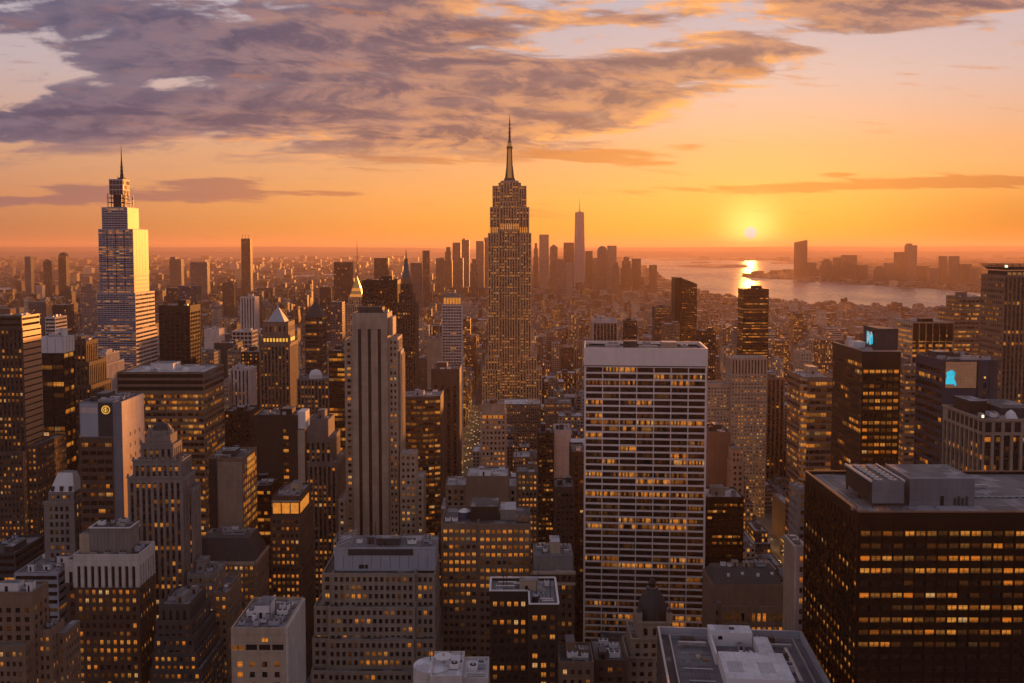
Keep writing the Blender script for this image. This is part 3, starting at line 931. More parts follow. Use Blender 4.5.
# 2  white slab with seven bays of ribbon windows
def white_slab():
    Y = 540.0
    xa, z = at(587.5, 361, Y); xb, _ = at(709.5, 361, Y)
    z = at(646, 348, Y)[1] - 3.2; D = 40.0
    s = St(st('punch', (xb - xa - 1.6) / 7, .945, 3.8, .74, .13, .6, 0, 9, .8, .34, 10, .3, 1, 1), whole=.30)
    zt = z
    b = Bld('office_tower', 'tall white slab tower with seven columns of dark ribbon windows and blank top band', 'office tower',
            [(xa, xb, Y, Y + D, 0, zt - 7.6, s, 0, st('punch', 4, .8, 3.8, .5, .25, .6, 0, 0, 1, .15))], 'travertine', 'spandrel_dark', 'roof_grey', parts=100, vis=20, seed=12, rz=-.085, phrase='the white slab with ribbon windows')
    xw = 1.0
    zb = zt - 7.6
    b.part('top_band', ['travertine', 'roof_tar', 'black_metal'], lambda m: (
        m.box(xa - .3, xb + .3, Y - .5, Y + D, zb + .6, zt + 1.0, 0, 1),
        m.box(xa + .5, xb - .5, Y + .8, Y + D - .5, zb + .004, zb + .6, 2),
        [m.box(xa + .8 + (xb - xa - 1.6) / 7 * k - .13, xa + .8 + (xb - xa - 1.6) / 7 * k + .13, Y - .62, Y - .503, zb + .7, zt + .8, 0) for k in range(8)]))
    zc = zt + 1.0
    b.part('parapet', ['travertine'], lambda m: (m.box(xa - .3, xb + .3, Y - .5, Y + .4, zc + .002, zc + 2.2), m.box(xa - .3, xb + .3, Y + D - .9, Y + D, zc + .002, zc + 2.2),
                                                 m.box(xa - .3, xa + .6, Y + .41, Y + D - .91, zc + .002, zc + 2.2), m.box(xb - .6, xb + .3, Y + .41, Y + D - .91, zc + .002, zc + 2.2)))
    def rails(m):
        for x in (xa + 2, xb - 2.6): m.box(x, x + .5, Y + 3, Y + D - 3, zc + .003, zc + .8)
        m.box(xa + 2, xb - 2, Y + 5, Y + 5.4, zc + .003, zc + .9); m.box(xa + 2, xb - 2, Y + D - 6, Y + D - 5.5, zc + .003, zc + 1.0)
    b.part('rail', ['black_metal'], rails)
    bulkhead(b, 66, 74, Y + 14, Y + 24, zc, 4.5, 'dark_grey', 'roof_tar'); b.box('plant_room', 'cream', 88, 97, Y + 14, Y + 23, zc, zc + 4.2, 'roof_pale')
    duct(b, 55, 64, Y + 20, zc, .8); duct(b, 75, 86, Y + 18, zc, .7); ac_unit(b, 60, Y + 27, zc, 6, 3, 2.5); ac_unit(b, 102, Y + 22, zc, 4, 3, 2.2); ac_unit(b, 80, Y + 27, zc, 5, 3, 3)
    # base: blank brown podium block against the foot
    b.box('podium', 'brown_brick', xa + 10, xa + 26, Y - 14, Y - 1, 0, 36, 'roof_tar')
    return b
white_slab()


# 3  roof close below, turned a little
def near_roof():
    Z = 130.0
    rz = math.radians(-4.6)
    c, s_ = math.cos(rz), math.sin(rz)
    ox, oy = ground(657.3, 626.5, Z)[0], ground(657.3, 626.5, Z)[1]
    ux, uy = c, s_              # along the far edge
    vx, vy = s_, -c             # towards the camera
    W, D = 48.5, 60.0
    cx, cy = ox + ux * W / 2 + vx * D / 2, oy + uy * W / 2 + vy * D / 2
    root = thing('office_building', 'grey flat roof close below with white plant blocks, deep parapet and track round its edge', 'office building', (cx, cy, 0), rz=rz)
    HERO.append(dict(x0=cx - W / 2 - 3, x1=cx + W / 2 + 3, y0=cy - D / 2, y1=cy + D / 2, z=Z, vis=100, px0=657, px1=836, pyt=626, pyb=683, phrase='the near flat roof with white blocks', tiers=[]))
    class R: pass
    b = R(); b.root = root; b.o = (0, 0, 0)
    b.part = lambda name, mats, fn, parent=None: Bld.part(b, name, mats, fn, parent)
    x0, x1, y0, y1 = -W / 2, W / 2, -D / 2, D / 2
    w = MB(['dark_grey', WIN, 'spandrel_dark']); rng = random.Random(5)
    sty = st('punch', 3.6, .7, 3.8, .5, .28, .4, 3, 0, 1, .2)
    facade(w, None, (x0, y0), (1, 0), W, 0, Z, sty, rng); facade(w, None, (x1, y0), (0, 1), D, 0, Z, sty, rng)
    facade(w, None, (x1, y1), (-1, 0), W, 0, Z, None, rng); facade(w, None, (x0, y1), (0, -1), D, 0, Z, sty, rng)
    w.build('wall', root)
    r = MB(['roof_deck']); r.q((x0, y0, Z - 2.5), (x1, y0, Z - 2.5), (x1, y1, Z - 2.5), (x0, y1, Z - 2.5)); r.build('roof', root)
    b.part('parapet', ['grey_panel', 'steel'], lambda m: (m.box(x0, x1, y1 - .7, y1, Z - 2.5, Z + .1, 0, 1), m.box(x0, x0 + .7, y0, y1 - .71, Z - 2.5, Z + .1, 0, 1), m.box(x1 - .7, x1, y0, y1 - .71, Z - 2.5, Z + .1, 0, 1)))
    b.part('track', ['steel', 'roof_tar'], lambda m: (m.box(x0 + 3.6, x0 + 4.0, y0, y1 - 3.6, Z - 2.49, Z - 1.2), m.box(x1 - 4.0, x1 - 3.6, y0, y1 - 3.6, Z - 2.49, Z - 1.2),
                                                        m.box(x0 + 3.6, x1 - 3.6, y1 - 3.55, y1 - 3.2, Z - 2.49, Z - 1.2),
                                                        m.box(x0 + .8, x0 + 3.5, y0, y1 - .8, Z - 2.494, Z - 2.45, 1)))
    zr = Z - 2.5
    # white plant blocks
    def blk(name, a0, a1, c0, c1, h, mat='panel_white', top='roof_white'): return b.part(name, [mat, top], lambda m: m.box(a0, a1, c0, c1, zr, zr + h, 0, 1))
    p = blk('plant_room', -7.6, 6.4, 21.5, 28.0, 4.6)
    b.part('vent', ['black_metal'], lambda m: m.box(-4.8, -3.4, 21.42, 21.494, zr + 2.2, zr + 3.4), p)
    b.part('vent', ['slate', 'grey_panel'], lambda m: m.box(-.8, .8, 24.2, 25.4, zr + 4.6, zr + 5.0), p)
    blk('plant_room', -6.8, 13.2, -12, 7.0, 4.4); blk('plant_room', 6.6, 11.2, 7.02, 21.4, 3.6)
    b.part('side_wall', ['panel_white'], lambda m: m.box(-7.6, -6.9, 7.02, 21.45, zr, zr + 3.6))
    ac_unit(b, 2.9, 12.4, zr, 4.2, 3.0, 2.0, 'panel_white'); bulkhead(b, 1.2, 3.6, 18.3, 20.6, zr, 1.9, 'grey_panel')
    b.part('pallet', ['cream', 'tan_brick'], lambda m: (m.box(-4.6, -1.6, 12.6, 14.0, zr, zr + .5, 0), m.box(-3.2, -2.0, 15.6, 16.6, zr, zr + .7, 1)))
    b.part('roof_joint', ['roof_tar'], lambda m: ([m.box(-19.5, -8.0, -20 + 4.2 * k, -19.8 + 4.2 * k, zr + .002, zr + .05) for k in range(9)], [m.box(-16 + 4 * k, -15.8 + 4 * k, -24, 18, zr + .055, zr + .09) for k in range(2)]))
    b.part('pallet', ['cream', 'tan_brick'], lambda m: (m.box(-13.2, -11.8, 10.5, 12.4, zr, zr + .9, 0), m.box(-11.2, -9.4, 8.8, 10.4, zr, zr + .6, 1)))
    ac_unit(b, 9.6, 24.5, zr, 2.4, 2.4, 2.2); ac_unit(b, 12.9, 24.5, zr, 2.4, 2.4, 2.2, 'dark_grey')
    duct(b, 8.5, 19.0, 21.2, zr, .45); duct(b, -18, -9, 20.5, zr, .5); ac_unit(b, -14.5, 24, zr, 5, 2, 1.4, 'dark_grey')
    b.part('duct', ['steel'], lambda m: m.box(16.0, 17.2, -5, 19, zr, zr + 1.2)); ac_unit(b, 14.9, 4, zr, 2.2, 4, 2.4); ac_unit(b, 14.9, 12, zr, 2.2, 3, 2.0, 'dark_grey')
    pipes(b, -18, -9, 2.5, zr); railing(b, -18.5, -8.6, 19.2, zr); pipes(b, -17, -9, -6, zr)
    b.part('walkway', ['roof_grey'], lambda m: m.box(-18.5, -8.2, 14.5, 16.5, zr + .002, zr + .12))
near_roof()


# 4  the great stepped tower with the mast, in the middle
def mast_tower():
    Y = 1290.0
    def X(p): return at(p, 300, Y)[0]
    def Zp(p): return at(512, p, Y)[1]
    s = st('strip', 3.7, .50, 3.9, .5, .3, 1.0, 1.5, 0, .5, .42, 1, .3)
    sl = st('strip', 3.7, .50, 3.9, .5, .3, 1.0, 1.5, 0, .5, .45, 1, .3)
    zs, z1, z2, z3 = Zp(233), Zp(207), Zp(190), Zp(183)
    D = 46
    tiers = [(X(480.5), X(543.5), Y - 8, Y + 58, 0, Zp(409), sl),
             (X(482), X(498), Y - 4, Y + D, Zp(409), Zp(369), sl), (X(526), X(542), Y - 4, Y + D, Zp(409), Zp(369), sl),
             (X(485), X(500.5), Y - 2, Y + D, Zp(409), Zp(357), sl), (X(520), X(537), Y - 2, Y + D, Zp(409), Zp(357), sl),
             (X(488), X(499), Y, Y + D, Zp(409), zs, s), (X(520.3), X(531.3), Y, Y + D, Zp(409), zs, s), (X(499.02), X(520.28), Y + 3.5, Y + D - 2, Zp(409), zs + 4, s),
             (X(490), X(500), Y + 2, Y + D - 3, zs, z1, s), (X(519.4), X(529.2), Y + 2, Y + D - 3, zs, z1, s), (X(500.02), X(519.38), Y + 5, Y + D - 5, zs, z1 + 8, s),
             (X(492.5), X(500.4), Y + 5, Y + D - 6, z1, z2 + 6, s), (X(518.8), X(526.5), Y + 5, Y + D - 6, z1, z2 + 6, s), (X(500.42), X(518.78), Y + 6.5, Y + D - 8, z1, z2 + 12, s)]
    b = Bld('skyscraper', 'stepped brown skyscraper with tall tapering mast, golden lit band below its crown', 'skyscraper', tiers, 'esb_stone', 'spandrel_dark', 'roof_grey', vis=45, seed=8, phrase='the stepped tower with the tall mast')
    cx, cy = X(509.6), Y + D / 2
    def lights(m):
        for a0, a1, y, za, zb in ((490, 500, Y + 1.9, zs + .5, zs + 8), (519.4, 529.2, Y + 1.9, zs + .5, zs + 8), (500.1, 519.3, Y + 4.9, zs + 5, zs + 13)):
            k = X(a0) + .6
            while k < X(a1) - 1.5:
                m.box(k, k + 1.3, y - .05, y, za, zb, 0); k += 2.9
    b.part('lamp_band', ['lamp_amber'], lights)
    b.box('crown', 'grey_stone', X(498.5), X(521), Y + 8, Y + D - 8, z2 + 6, z3 + 1, 'roof_grey')
    b.box('crown', 'grey_panel', X(501), X(518.5), Y + 11, Y + D - 11, z3 + 1, Zp(180), 'roof_grey')
    def mooring(m):
        zb, zt = Zp(180), Zp(147)
        m.frus(cx, cy, zb, 8.6, zb + 4, 7.0, 16, 0); m.frus(cx, cy, zb + 4, 5.2, zt, 3.7, 16, 1)
        for k in range(4):      # winged buttresses
            a = k * math.pi / 2 + math.pi / 4
            dx, dy = math.cos(a), math.sin(a); px_, py_ = -dy, dx
            A = [(cx + dx * r + px_ * o, cy + dy * r + py_ * o, z) for r, z in ((8.2, zb + 4), (5.2, zb + 22), (4.1, zt)) for o in (-.8, .8)]
            Bq = [(cx + px_ * o, cy + py_ * o, z) for z in (zb + 4, zb + 22, zt) for o in (-.8, .8)]
            for i in (0, 2):
                m.q(A[i], A[i + 1], A[i + 3], A[i + 2], 0); m.q(Bq[i], A[i], A[i + 2], Bq[i + 2], 0); m.q(A[i + 1], Bq[i + 1], Bq[i + 3], A[i + 3], 0)
        m.frus(cx, cy, zt, 4.3, zt + 3, 4.3, 16, 0); m.frus(cx, cy, zt + 3, 3.3, zt + 8, 2.8, 16, 1); m.frus(cx, cy, zt + 8, 2.8, zt + 13, 1.3, 16, 0)
    b.part('mooring_tower', ['dark_grey', 'lamp_soft'], mooring)
    def aerial(m):
        z0 = Zp(147) + 13
        m.frus(cx, cy, z0, 1.5, z0 + 12, 1.2, 8); m.frus(cx, cy, z0 + 12, .9, z0 + 26, .7, 8); m.frus(cx, cy, z0 + 26, .5, Zp(112), .15, 6)
        for k in range(4): m.frus(cx, cy, z0 + 3 + 5.5 * k, 1.9, z0 + 4 + 5.5 * k, 1.9, 8)
    b.part('aerial', ['dark_grey'], aerial)
    return b
mast_tower()


# 5  glass tower with spire at the left
def glass_spire_tower():
    Y = 1000.0
    def X(p, y=300): return at(p, y, Y)[0]
    def Zp(p): return at(130, p, Y)[1]
    gl = st('punch', 3.4, .92, 2.1, .52, .24, .12, 1.0, 0, .4, .40, 1, .6, 1, 2)
    gs = st('punch', 20, .99, 4.2, .50, .25, .25, .6, 0, .2, .10, 5, .5, 1)
    b = Bld('skyscraper', 'tapering blue grey glass skyscraper with thin spire and golden reflecting side', 'skyscraper',
            [(X(96), X(137.5), Y - 6, Y + 54, 0, Zp(331), gl, .6, gs), (X(98), X(136.5), Y - 3, Y + 51, Zp(331), Zp(293), gl, .6, gs),
             (X(100), X(134.3), Y, Y + 42, Zp(293), Zp(229), gl, .6, None),
             (X(102.6), X(128), Y + 3, Y + 34, Zp(229), Zp(207), st('punch', 3.4, .95, 2.5, .5, .25, .12, 1, 0, .4, .03), .6, None),
             (X(108.7), X(122.6), Y + 8, Y + 26, Zp(194), Zp(178.5), st('punch', 3.4, .9, 5, .8, .1, .12, 1, 0, .4, .03), .6)],
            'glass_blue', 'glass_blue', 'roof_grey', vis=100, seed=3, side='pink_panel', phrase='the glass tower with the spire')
    def frame(m):
        for k in range(6):
            x = X(107.6) + (X(124.6) - X(107.6)) * k / 5
            m.bar((x, Y + 7, Zp(208)), (x, Y + 7, Zp(193)), .45, 0); m.bar((x, Y + 28, Zp(208)), (x, Y + 28, Zp(193)), .45, 0)
        for z in (207, 202, 197.5):
            for y in (Y + 7, Y + 28): m.bar((X(107.6), y, Zp(z)), (X(125.6), y, Zp(z)), .4, 0)
            for x in (X(107.6), X(124.6)): m.bar((x, Y + 7, Zp(z)), (x, Y + 28, Zp(z)), .4, 0)
        m.box(X(111), X(120), Y + 12, Y + 22, Zp(207), Zp(194), 1)
    b.part('reflection_panel', ['painted_gold_reflection', 'bronze'], lambda m: (m.box(X(134.3) + .003, X(134.3) + .3, Y + .6, Y + 41.4, Zp(276), Zp(229.6), 0, None, True), m.box(X(128) + .003, X(128) + .3, Y + 3.6, Y + 33.4, Zp(228.5), Zp(207.6), 0, None, True),
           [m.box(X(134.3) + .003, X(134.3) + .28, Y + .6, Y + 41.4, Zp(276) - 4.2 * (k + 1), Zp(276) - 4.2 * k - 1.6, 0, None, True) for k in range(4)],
           [m.box(X(134.3) + .3, X(134.3) + .36, Y + 8 * k, Y + 8 * k + .2, Zp(276), Zp(229.6), 1) for k in range(1, 5)]))  # gold sky reflection in the glass, painted as flat colour
    b.part('open_frame', ['black_metal', 'dark_grey'], frame)
    b.part('mullion', ['bronze'], lambda m: [m.box(x - .22, x + .22, Y - .35, Y - .003, Zp(293), Zp(229)) for x in [X(100) + (X(134.3) - X(100)) * k / 4 for k in range(1, 5)]])
    cx, cy = X(118.2), Y + 17
    b.part('spire', ['dark_grey'], lambda m: (m.frus(cx, cy, Zp(178.5), 2.2, Zp(172), 1.5, 8), m.frus(cx, cy, Zp(172), 1.5, Zp(160), .8, 8), m.frus(cx, cy, Zp(160), .7, Zp(142), .12, 6),
                                              m.box(cx - 3, cx + 3, cy - 3, cy + 3, Zp(178.5) - .5, Zp(176.5)), [m.frus(cx, cy, Zp(p), 2.0, Zp(p - .6), 2.0, 8) for p in (174, 170, 166)]))
    for dx in (-3, 4.5): mast(b, cx + dx, cy - 4, Zp(178.5) - .6, 7, .2)
    return b
glass_spire_tower()


# 6  art deco tower with three dark stripes
def striped_tower():
    Y = 560.0
    def X(p, y=330): return at(p, y, Y)[0]
    def Zp(p): return at(370, p, Y)[1]
    z0, z1 = Zp(313), Zp(340)
    w = st('punch', 2.75, .5, 3.65, .5, .28, .4, 1.2, 0, .5, .26, 1, .55)
    b = Bld('art_deco_tower', 'cream art deco tower with three long black stripes down its front', 'office tower',
            [(X(352), X(387.5), Y, Y + 22, 0, z0, None), (X(343.3), X(351.9), Y + 3, Y + 26, 0, z1, w), (X(387.6), X(397), Y + 3, Y + 26, 0, Zp(338), w),
             (X(388), X(392), Y + 4, Y + 20, Zp(336), Zp(318), None), (X(397.6), X(399.5), Y + 6, Y + 22, 0, Zp(352), None),
             (X(399.6), X(416), Y - 3, Y + 8, 0, Zp(452), w), (X(416.1), X(423), Y - 2, Y + 14, 0, Zp(476), w),
             (X(336), X(343.2), Y + 1, Y + 30, 0, Zp(500), w)],
            'cream', 'spandrel_dark', 'roof_pale', vis=80, seed=22, phrase='the cream tower with three black stripes')
    zb, zt = Zp(545) - 20, Zp(329)
    for p in (359.5, 369.3, 379.2):
        b.part('window_stripe', ['black_metal', WIN, 'spandrel_dark'], lambda m: (m.box(X(p) - .95, X(p) + .95, Y - .03, Y - .003, zb, zt, 0),
               [m.box(X(p) - .95, X(p) + .95, Y - .06, Y - .031, zb + 3.65 * k, zb + 3.65 * k + .9, 2) for k in range(int((zt - zb) / 3.65))]))
    def ribs(m):
        for p in (353, 364.4, 374.3, 386): m.box(X(p) - .5, X(p) + .5, Y - .35, Y - .003, zb, zt + 4)
        for p in (359.5, 369.3, 379.2): m.box(X(p) - 1.2, X(p) + 1.2, Y - .3, Y - .003, zt + .4, zt + 3.0)
    b.part('pilaster', ['cream'], ribs)
    def side(m):        # bright fluting down the west corner
        for k in range(4): m.box(X(399.5) + .003, X(399.5) + .5, Y + 9 + 4.2 * k, Y + 10.6 + 4.2 * k, 0, Zp(356))
        for k in range(4): m.box(X(397) + .003, X(397) + .5, Y + 5 + 5 * k, Y + 6.5 + 5 * k, Zp(352) + .5, Zp(341))
    b.part('fluting', ['cream'], side)
    zr = z0 - 1
    bulkhead(b, X(357), X(381), Y + 6, Y + 17, zr, 4.0, 'dark_grey', 'roof_tar')
    def fr(m):
        for k in range(7): m.bar((X(357) + 2.2 * k, Y + 7, zr + 4), (X(357) + 2.2 * k + .8, Y + 11, zr + 7.5), .16)
        for y in (Y + 7, Y + 11, Y + 16): m.bar((X(356), y, zr + (7.5 if y == Y + 11 else 4.6)), (X(382), y, zr + (7.5 if y == Y + 11 else 4.6)), .18)
    b.part('roof_frame', ['rust'], fr)
    ac_unit(b, X(384), Y + 12, zr, 2.4, 4, 2.2); mast(b, X(366), Y + 12, zr + 4, 8); mast(b, X(376), Y + 13, zr + 4, 6)
    ac_unit(b, X(406), Y, Zp(452) - 1, 4, 3, 2.4)
    return b
striped_tower()


# 7  stepped pale block below the striped tower
def stepped_block():
    Y = 400.0
    def X(p, y=600): return at(p, y, Y)[0]
    def Zp(p): return at(375, p, Y)[1]
    w = st('punch', 2.55, .56, 3.75, .58, .22, .5, .9, .4, .7, .17, 1, .6)
    T4 = [(310.5, 325, 3, 640), (325, 414, 0, 642), (414, 434, 2.4, 640)]
    tiers = []
    yy = [(573.5, 320.5, 331.3, 415, 434.5, 13.5), (607, 312.5, 328, 415, 434.6, 9), (639.5, 310.8, 327.3, 414, 435, 4.5), (671.5, 309.5, 326, 414, 436, 0)]
    for ya, a, c, d, e, off in yy:
        Yt = Y + off; zt = at(375, ya, Yt)[1]
        xa, xc, xd, xe = (at(p, ya, Yt)[0] for p in (a, c, d, e))
        tiers += [(xa, xc, Yt + 2.6, Y + 44 - off * .1, 0, zt - .8, w), (xc + .003, xd - .003, Yt, Y + 45, 0, zt, w), (xd, xe, Yt + 2.0, Y + 44 - off * .1, 0, zt - .8, w)]
    b = Bld('setback_building', 'pale stone block stepping back in four tiers of small windows under a blank grey top', 'office building', tiers, 'limestone', 'spandrel_dark', 'roof_tar', parts=100, vis=70, seed=31, phrase='the four-tier stepped block')
    Y = Y + 13.5
    z = Zp(573.5)
    zt = Zp(553)
    b.part('plant_storey', ['grey_panel', 'roof_grey', 'slate'], lambda m: (m.box(X(331.6), X(434.3), Y + 6.5, Y + 26, z - 1, zt, 0, 1),
            m.box(X(346), X(412), Y + 6.38, Y + 6.494, zt - 3.2, zt - .3, 2), m.box(X(331), X(434.9), Y + 6.2, Y + 6.494, zt - .25, zt + .5, 0, None, True),
            [m.box(X(331.6) + k * 4.2, X(331.6) + k * 4.2 + .12, Y + 6.42, Y + 6.494, z, zt - 3.3, 2) for k in range(11)]))
    clutter(b, X(350), X(432), Y + 8, Y + 25, zt, 16, 4, 'dark_grey')
    def rails(m):
        a0, a1 = X(331), X(348)
        for y in (Y + 8, Y + 14, Y + 20, Y + 25): m.bar((a0, y, zt), (a1, y, zt + 3.2), .14); m.bar((a0, y, zt), (a0, y, zt + 3.2), .14); m.bar((a1, y, zt), (a1, y, zt + 3.2), .14)
        for zq in (1.6, 3.2):
            for x in (a0, a1): m.bar((x, Y + 8, zt + zq), (x, Y + 25, zt + zq), .12)
    b.part('roof_frame', ['steel'], rails)
    b.part('vent', ['black_metal'], lambda m: (m.box(X(357), X(362), Y + 6.3, Y + 6.37, z + .1, z + 1.8), m.box(X(363), X(366), Y + 6.3, Y + 6.37, z + .1, z + 1.8)))
    return b
stepped_block()


# 8  white crowned brown tower, bottom left
def white_crown_tower():
    Y = 400.0
    def X(p, y=560): return at(p, y, Y)[0]
    def Zp(p): return at(110, p, Y)[1]
    w = st('punch', 2.9, .5, 3.7, .56, .24, .35, .6, 0, .8, .34, 1, .6)
    cr = st('strip', 2.9, .5, 13.5, .86, .05, .9, 5.2, 0, .9, .02)
    zt, zm, zb = Zp(554), Zp(568), Zp(587)
    tiers = [(X(74), X(138.5), Y, Y + 17.5, 0, zb, w, 0), (X(73.4), X(139.2), Y - .5, Y + 18, zb, zt, cr, 1.2), (X(62), X(73.9), Y + 3, Y + 16, 0, Zp(585), w, 0), (X(61.6), X(73.3), Y + 2.6, Y + 16.4, Zp(585), Zp(562), cr, 1.0)]
    b = Bld('office_tower', 'brown tower with a white slotted crown and grey plant box on top', 'office tower', tiers[:1] + tiers[2:3], 'brown_brick', 'spandrel_brown', 'roof_tar', parts=100, vis=90, seed=41, phrase='the brown tower with the white crown')
    m = MB(['white_stone', 'black_metal', 'black_metal', 'roof_tar']); rng = random.Random(2)
    for t in (tiers[1], tiers[3]):
        rf = MB(['roof_tar'])
        x0, x1, y0, y1, z0, z1, sty, ph = t
        for p0, u, W in (((x0, y0), (1, 0), x1 - x0), ((x1, y0), (0, 1), y1 - y0), ((x1, y1), (-1, 0), x1 - x0), ((x0, y1), (0, -1), y1 - y0)): facade(m, None, p0, u, W, z0, z1, sty, rng)
        zr = z1 - ph
        m.q((x0, y0, z1), (x1, y0, z1), (x1 - .6, y0 + .6, z1), (x0 + .6, y0 + .6, z1)); m.q((x1, y0, z1), (x1, y1, z1), (x1 - .6, y1 - .6, z1), (x1 - .6, y0 + .6, z1))
        m.q((x1, y1, z1), (x0, y1, z1), (x0 + .6, y1 - .6, z1), (x1 - .6, y1 - .6, z1)); m.q((x0, y1, z1), (x0, y0, z1), (x0 + .6, y0 + .6, z1), (x0 + .6, y1 - .6, z1))
        a0, a1, c0, c1 = x0 + .6, x1 - .6, y0 + .6, y1 - .6
        m.q((a1, c1, zr), (a1, c0, zr), (a1, c0, z1), (a1, c1, z1)); m.q((a0, c0, zr), (a0, c1, zr), (a0, c1, z1), (a0, c0, z1)); m.q((a0, c1, zr), (a1, c1, zr), (a1, c1, z1), (a0, c1, z1))
        rf.q((a0, c0, zr), (a1, c0, zr), (a1, c1, zr), (a0, c1, zr)); rf.build('roof', b.root, b.o)
    m.build('crown', b.root, b.o)
    zr = zt - 1.2
    zp = Zp(531)
    b.part('plant_room', ['grey_stone', 'roof_tar', 'panel_white'], lambda q: (q.box(X(86), X(127), Y + 4, Y + 14, zr, zp, 0, 1), [q.box(X(86) + 1.6 * k, X(86) + 1.6 * k + .2, Y + 3.85, Y + 3.996, zr + .2, zp - .3, 0) for k in range(11)],
            q.box(X(86) - .2, X(127) + .2, Y + 3.7, Y + 4.1, zp + .003, zp + .5, 2), q.box(X(127) - .3, X(127) + .2, Y + 4.11, Y + 14, zp + .003, zp + .5, 2), q.box(X(86) - .2, X(86) + .3, Y + 4.11, Y + 14, zp + .003, zp + .5, 2)))
    b.box('plant_room', 'cream', X(75), X(85.7), Y + 4.5, Y + 13, zr, Zp(537), 'roof_tar')
    clutter(b, X(88), X(126), Y + 4.6, Y + 13.5, zp, 7, 9, 'panel_white', big=False)
    for p in (92, 106, 121): ac_unit(b, X(p), Y + 2.2, zr, 3.0, 1.6, 1.6, 'steel')
    ac_unit(b, X(131.5), Y + 9, zr, 2.2, 6, 2.2)
    return b
white_crown_tower()


# 9  blank slab with the glowing round emblem
def emblem_building():
    Y = 440.0
    def X(p, y=420): return at(p, y, Y)[0]
    def Zp(p): return at(100, p, Y)[1]
    z = Zp(402); zm = Zp(438)
    w = st('punch', 3.3, .86, 3.9, .5, .28, .4, 1.5, 0, .6, .4, 2, .7, 1, 2)
    b = Bld('office_tower', 'pale blank topped tower with a glowing round emblem and an orange lit side', 'office tower',
            [(X(78.5), X(112.8), Y + 1.2, Y + 27, 0, z, None), (X(112.9), X(121), Y, Y + 27.2, 0, z + .01, None)], 'plant_grey', 'spandrel_dark', 'roof_tar', vis=100, seed=5, phrase='the tower with the glowing emblem')
    b.part('lower_front', ['brown_brick', WIN, 'spandrel_dark'], lambda m: (facade(m, None, (X(78.6), Y + .2), (1, 0), X(112.6) - X(78.6), 0, zm, w, random.Random(6)), m.q((X(78.6), Y + .2, zm), (X(112.6), Y + .2, zm), (X(112.6), Y + 1.19, zm), (X(78.6), Y + 1.19, zm))))
    b.part('panel', ['grey_panel', 'pink_panel'], lambda m: (m.box(X(79.3), X(97), Y + .9, Y + 1.196, zm + .5, z - .8, 0), m.box(X(79.3), X(97), Y + .8, Y + .896, Zp(413.5), Zp(408), 1)))
    b.part('recess', ['slate'], lambda m: m.box(X(97.6), X(112.5), Y + 1.0, Y + 1.196, zm + .5, z - .5))
    side = b.part('side_wall', ['pink_panel', 'black_metal'], lambda m: (m.box(X(121) + .003, X(121) + .35, Y + .4, Y + 27, 0, z - .1, 0),
            [m.box(X(121) + .353, X(121) + .40, Y + 9 + 5.5 * (k % 3), Y + 10.3 + 5.5 * (k % 3), Zp(440) - 5.4 * (k // 3), Zp(440) + 2 - 5.4 * (k // 3), 1) for k in range(12)]))
    cx, cz = X(105.2), Zp(410.2)
    def ring(m):
        n = 28
        for r0, r1 in ((1.65, 2.0), (.9, 1.12)):
            for k in range(n):
                a, c = 2 * math.pi * k / n, 2 * math.pi * (k + 1) / n
                if r0 < 1 and math.cos(a) > .72: continue
                P = [(cx + r * math.cos(q), y, cz + r * math.sin(q)) for y in (Y + .7, Y + .95) for r, q in ((r0, a), (r1, a), (r1, c), (r0, c))]
                m.q(P[0], P[1], P[2], P[3]); m.q(P[1], P[5], P[6], P[2]); m.q(P[4], P[0], P[3], P[7])
        m.box(cx, cx + 1.1, Y + .7, Y + .95, cz - .22, cz + .12, 0, None, True)
        m.box(cx - .3, cx + .1, Y + .7, Y + .95, cz - .9, cz + .9, 0, None, True)
    b.part('emblem', ['lamp_gold'], ring)
    clutter(b, X(81), X(119), Y + 3, Y + 25, z - 1, 14, 8, 'dark_grey')
    return b
emblem_building()


# 10  broad banded office block behind it
def banded_block():
    Y = 620.0
    def X(p, y=380): return at(p, y, Y)[0]
    def Zp(p): return at(160, p, Y)[1]
    z = Zp(372)
    w = st('punch', 3.6, .93, 4.0, .58, .22, .45, 1.0, 0, .5, 1.1, 2, .72, 0, 2)
    dk = st('punch', 40, .99, 4.6, .62, .2, .6, .6, 0, .3, 0)
    b = Bld('office_building', 'broad office block with dark and light bands and many amber lit floors', 'office building',
            [(X(117), X(204), Y, Y + 43, 0, Zp(392), w, 0), (X(117), X(204), Y + .002, Y + 43, Zp(392), z, dk, 1.0, dk)], 'tan_brick', 'spandrel_dark', 'roof_pale', parts=0, vis=60, seed=6, phrase='the broad banded block with a pale roof')
    clutter(b, X(120), X(200), Y + 4, Y + 40, z - 1, 7, 3, 'panel_white')
    for p, d in ((141, 12), (152, 10), (180, 12)): b.part('dome_vent', ['panel_white'], lambda m: (m.frus(X(p), Y + d, z - 1, 2.2, z + .8, 2.0, 12, 0), m.frus(X(p), Y + d, z + .8, 2.0, z + 1.8, .8, 12, 0)))
    return b
banded_block()
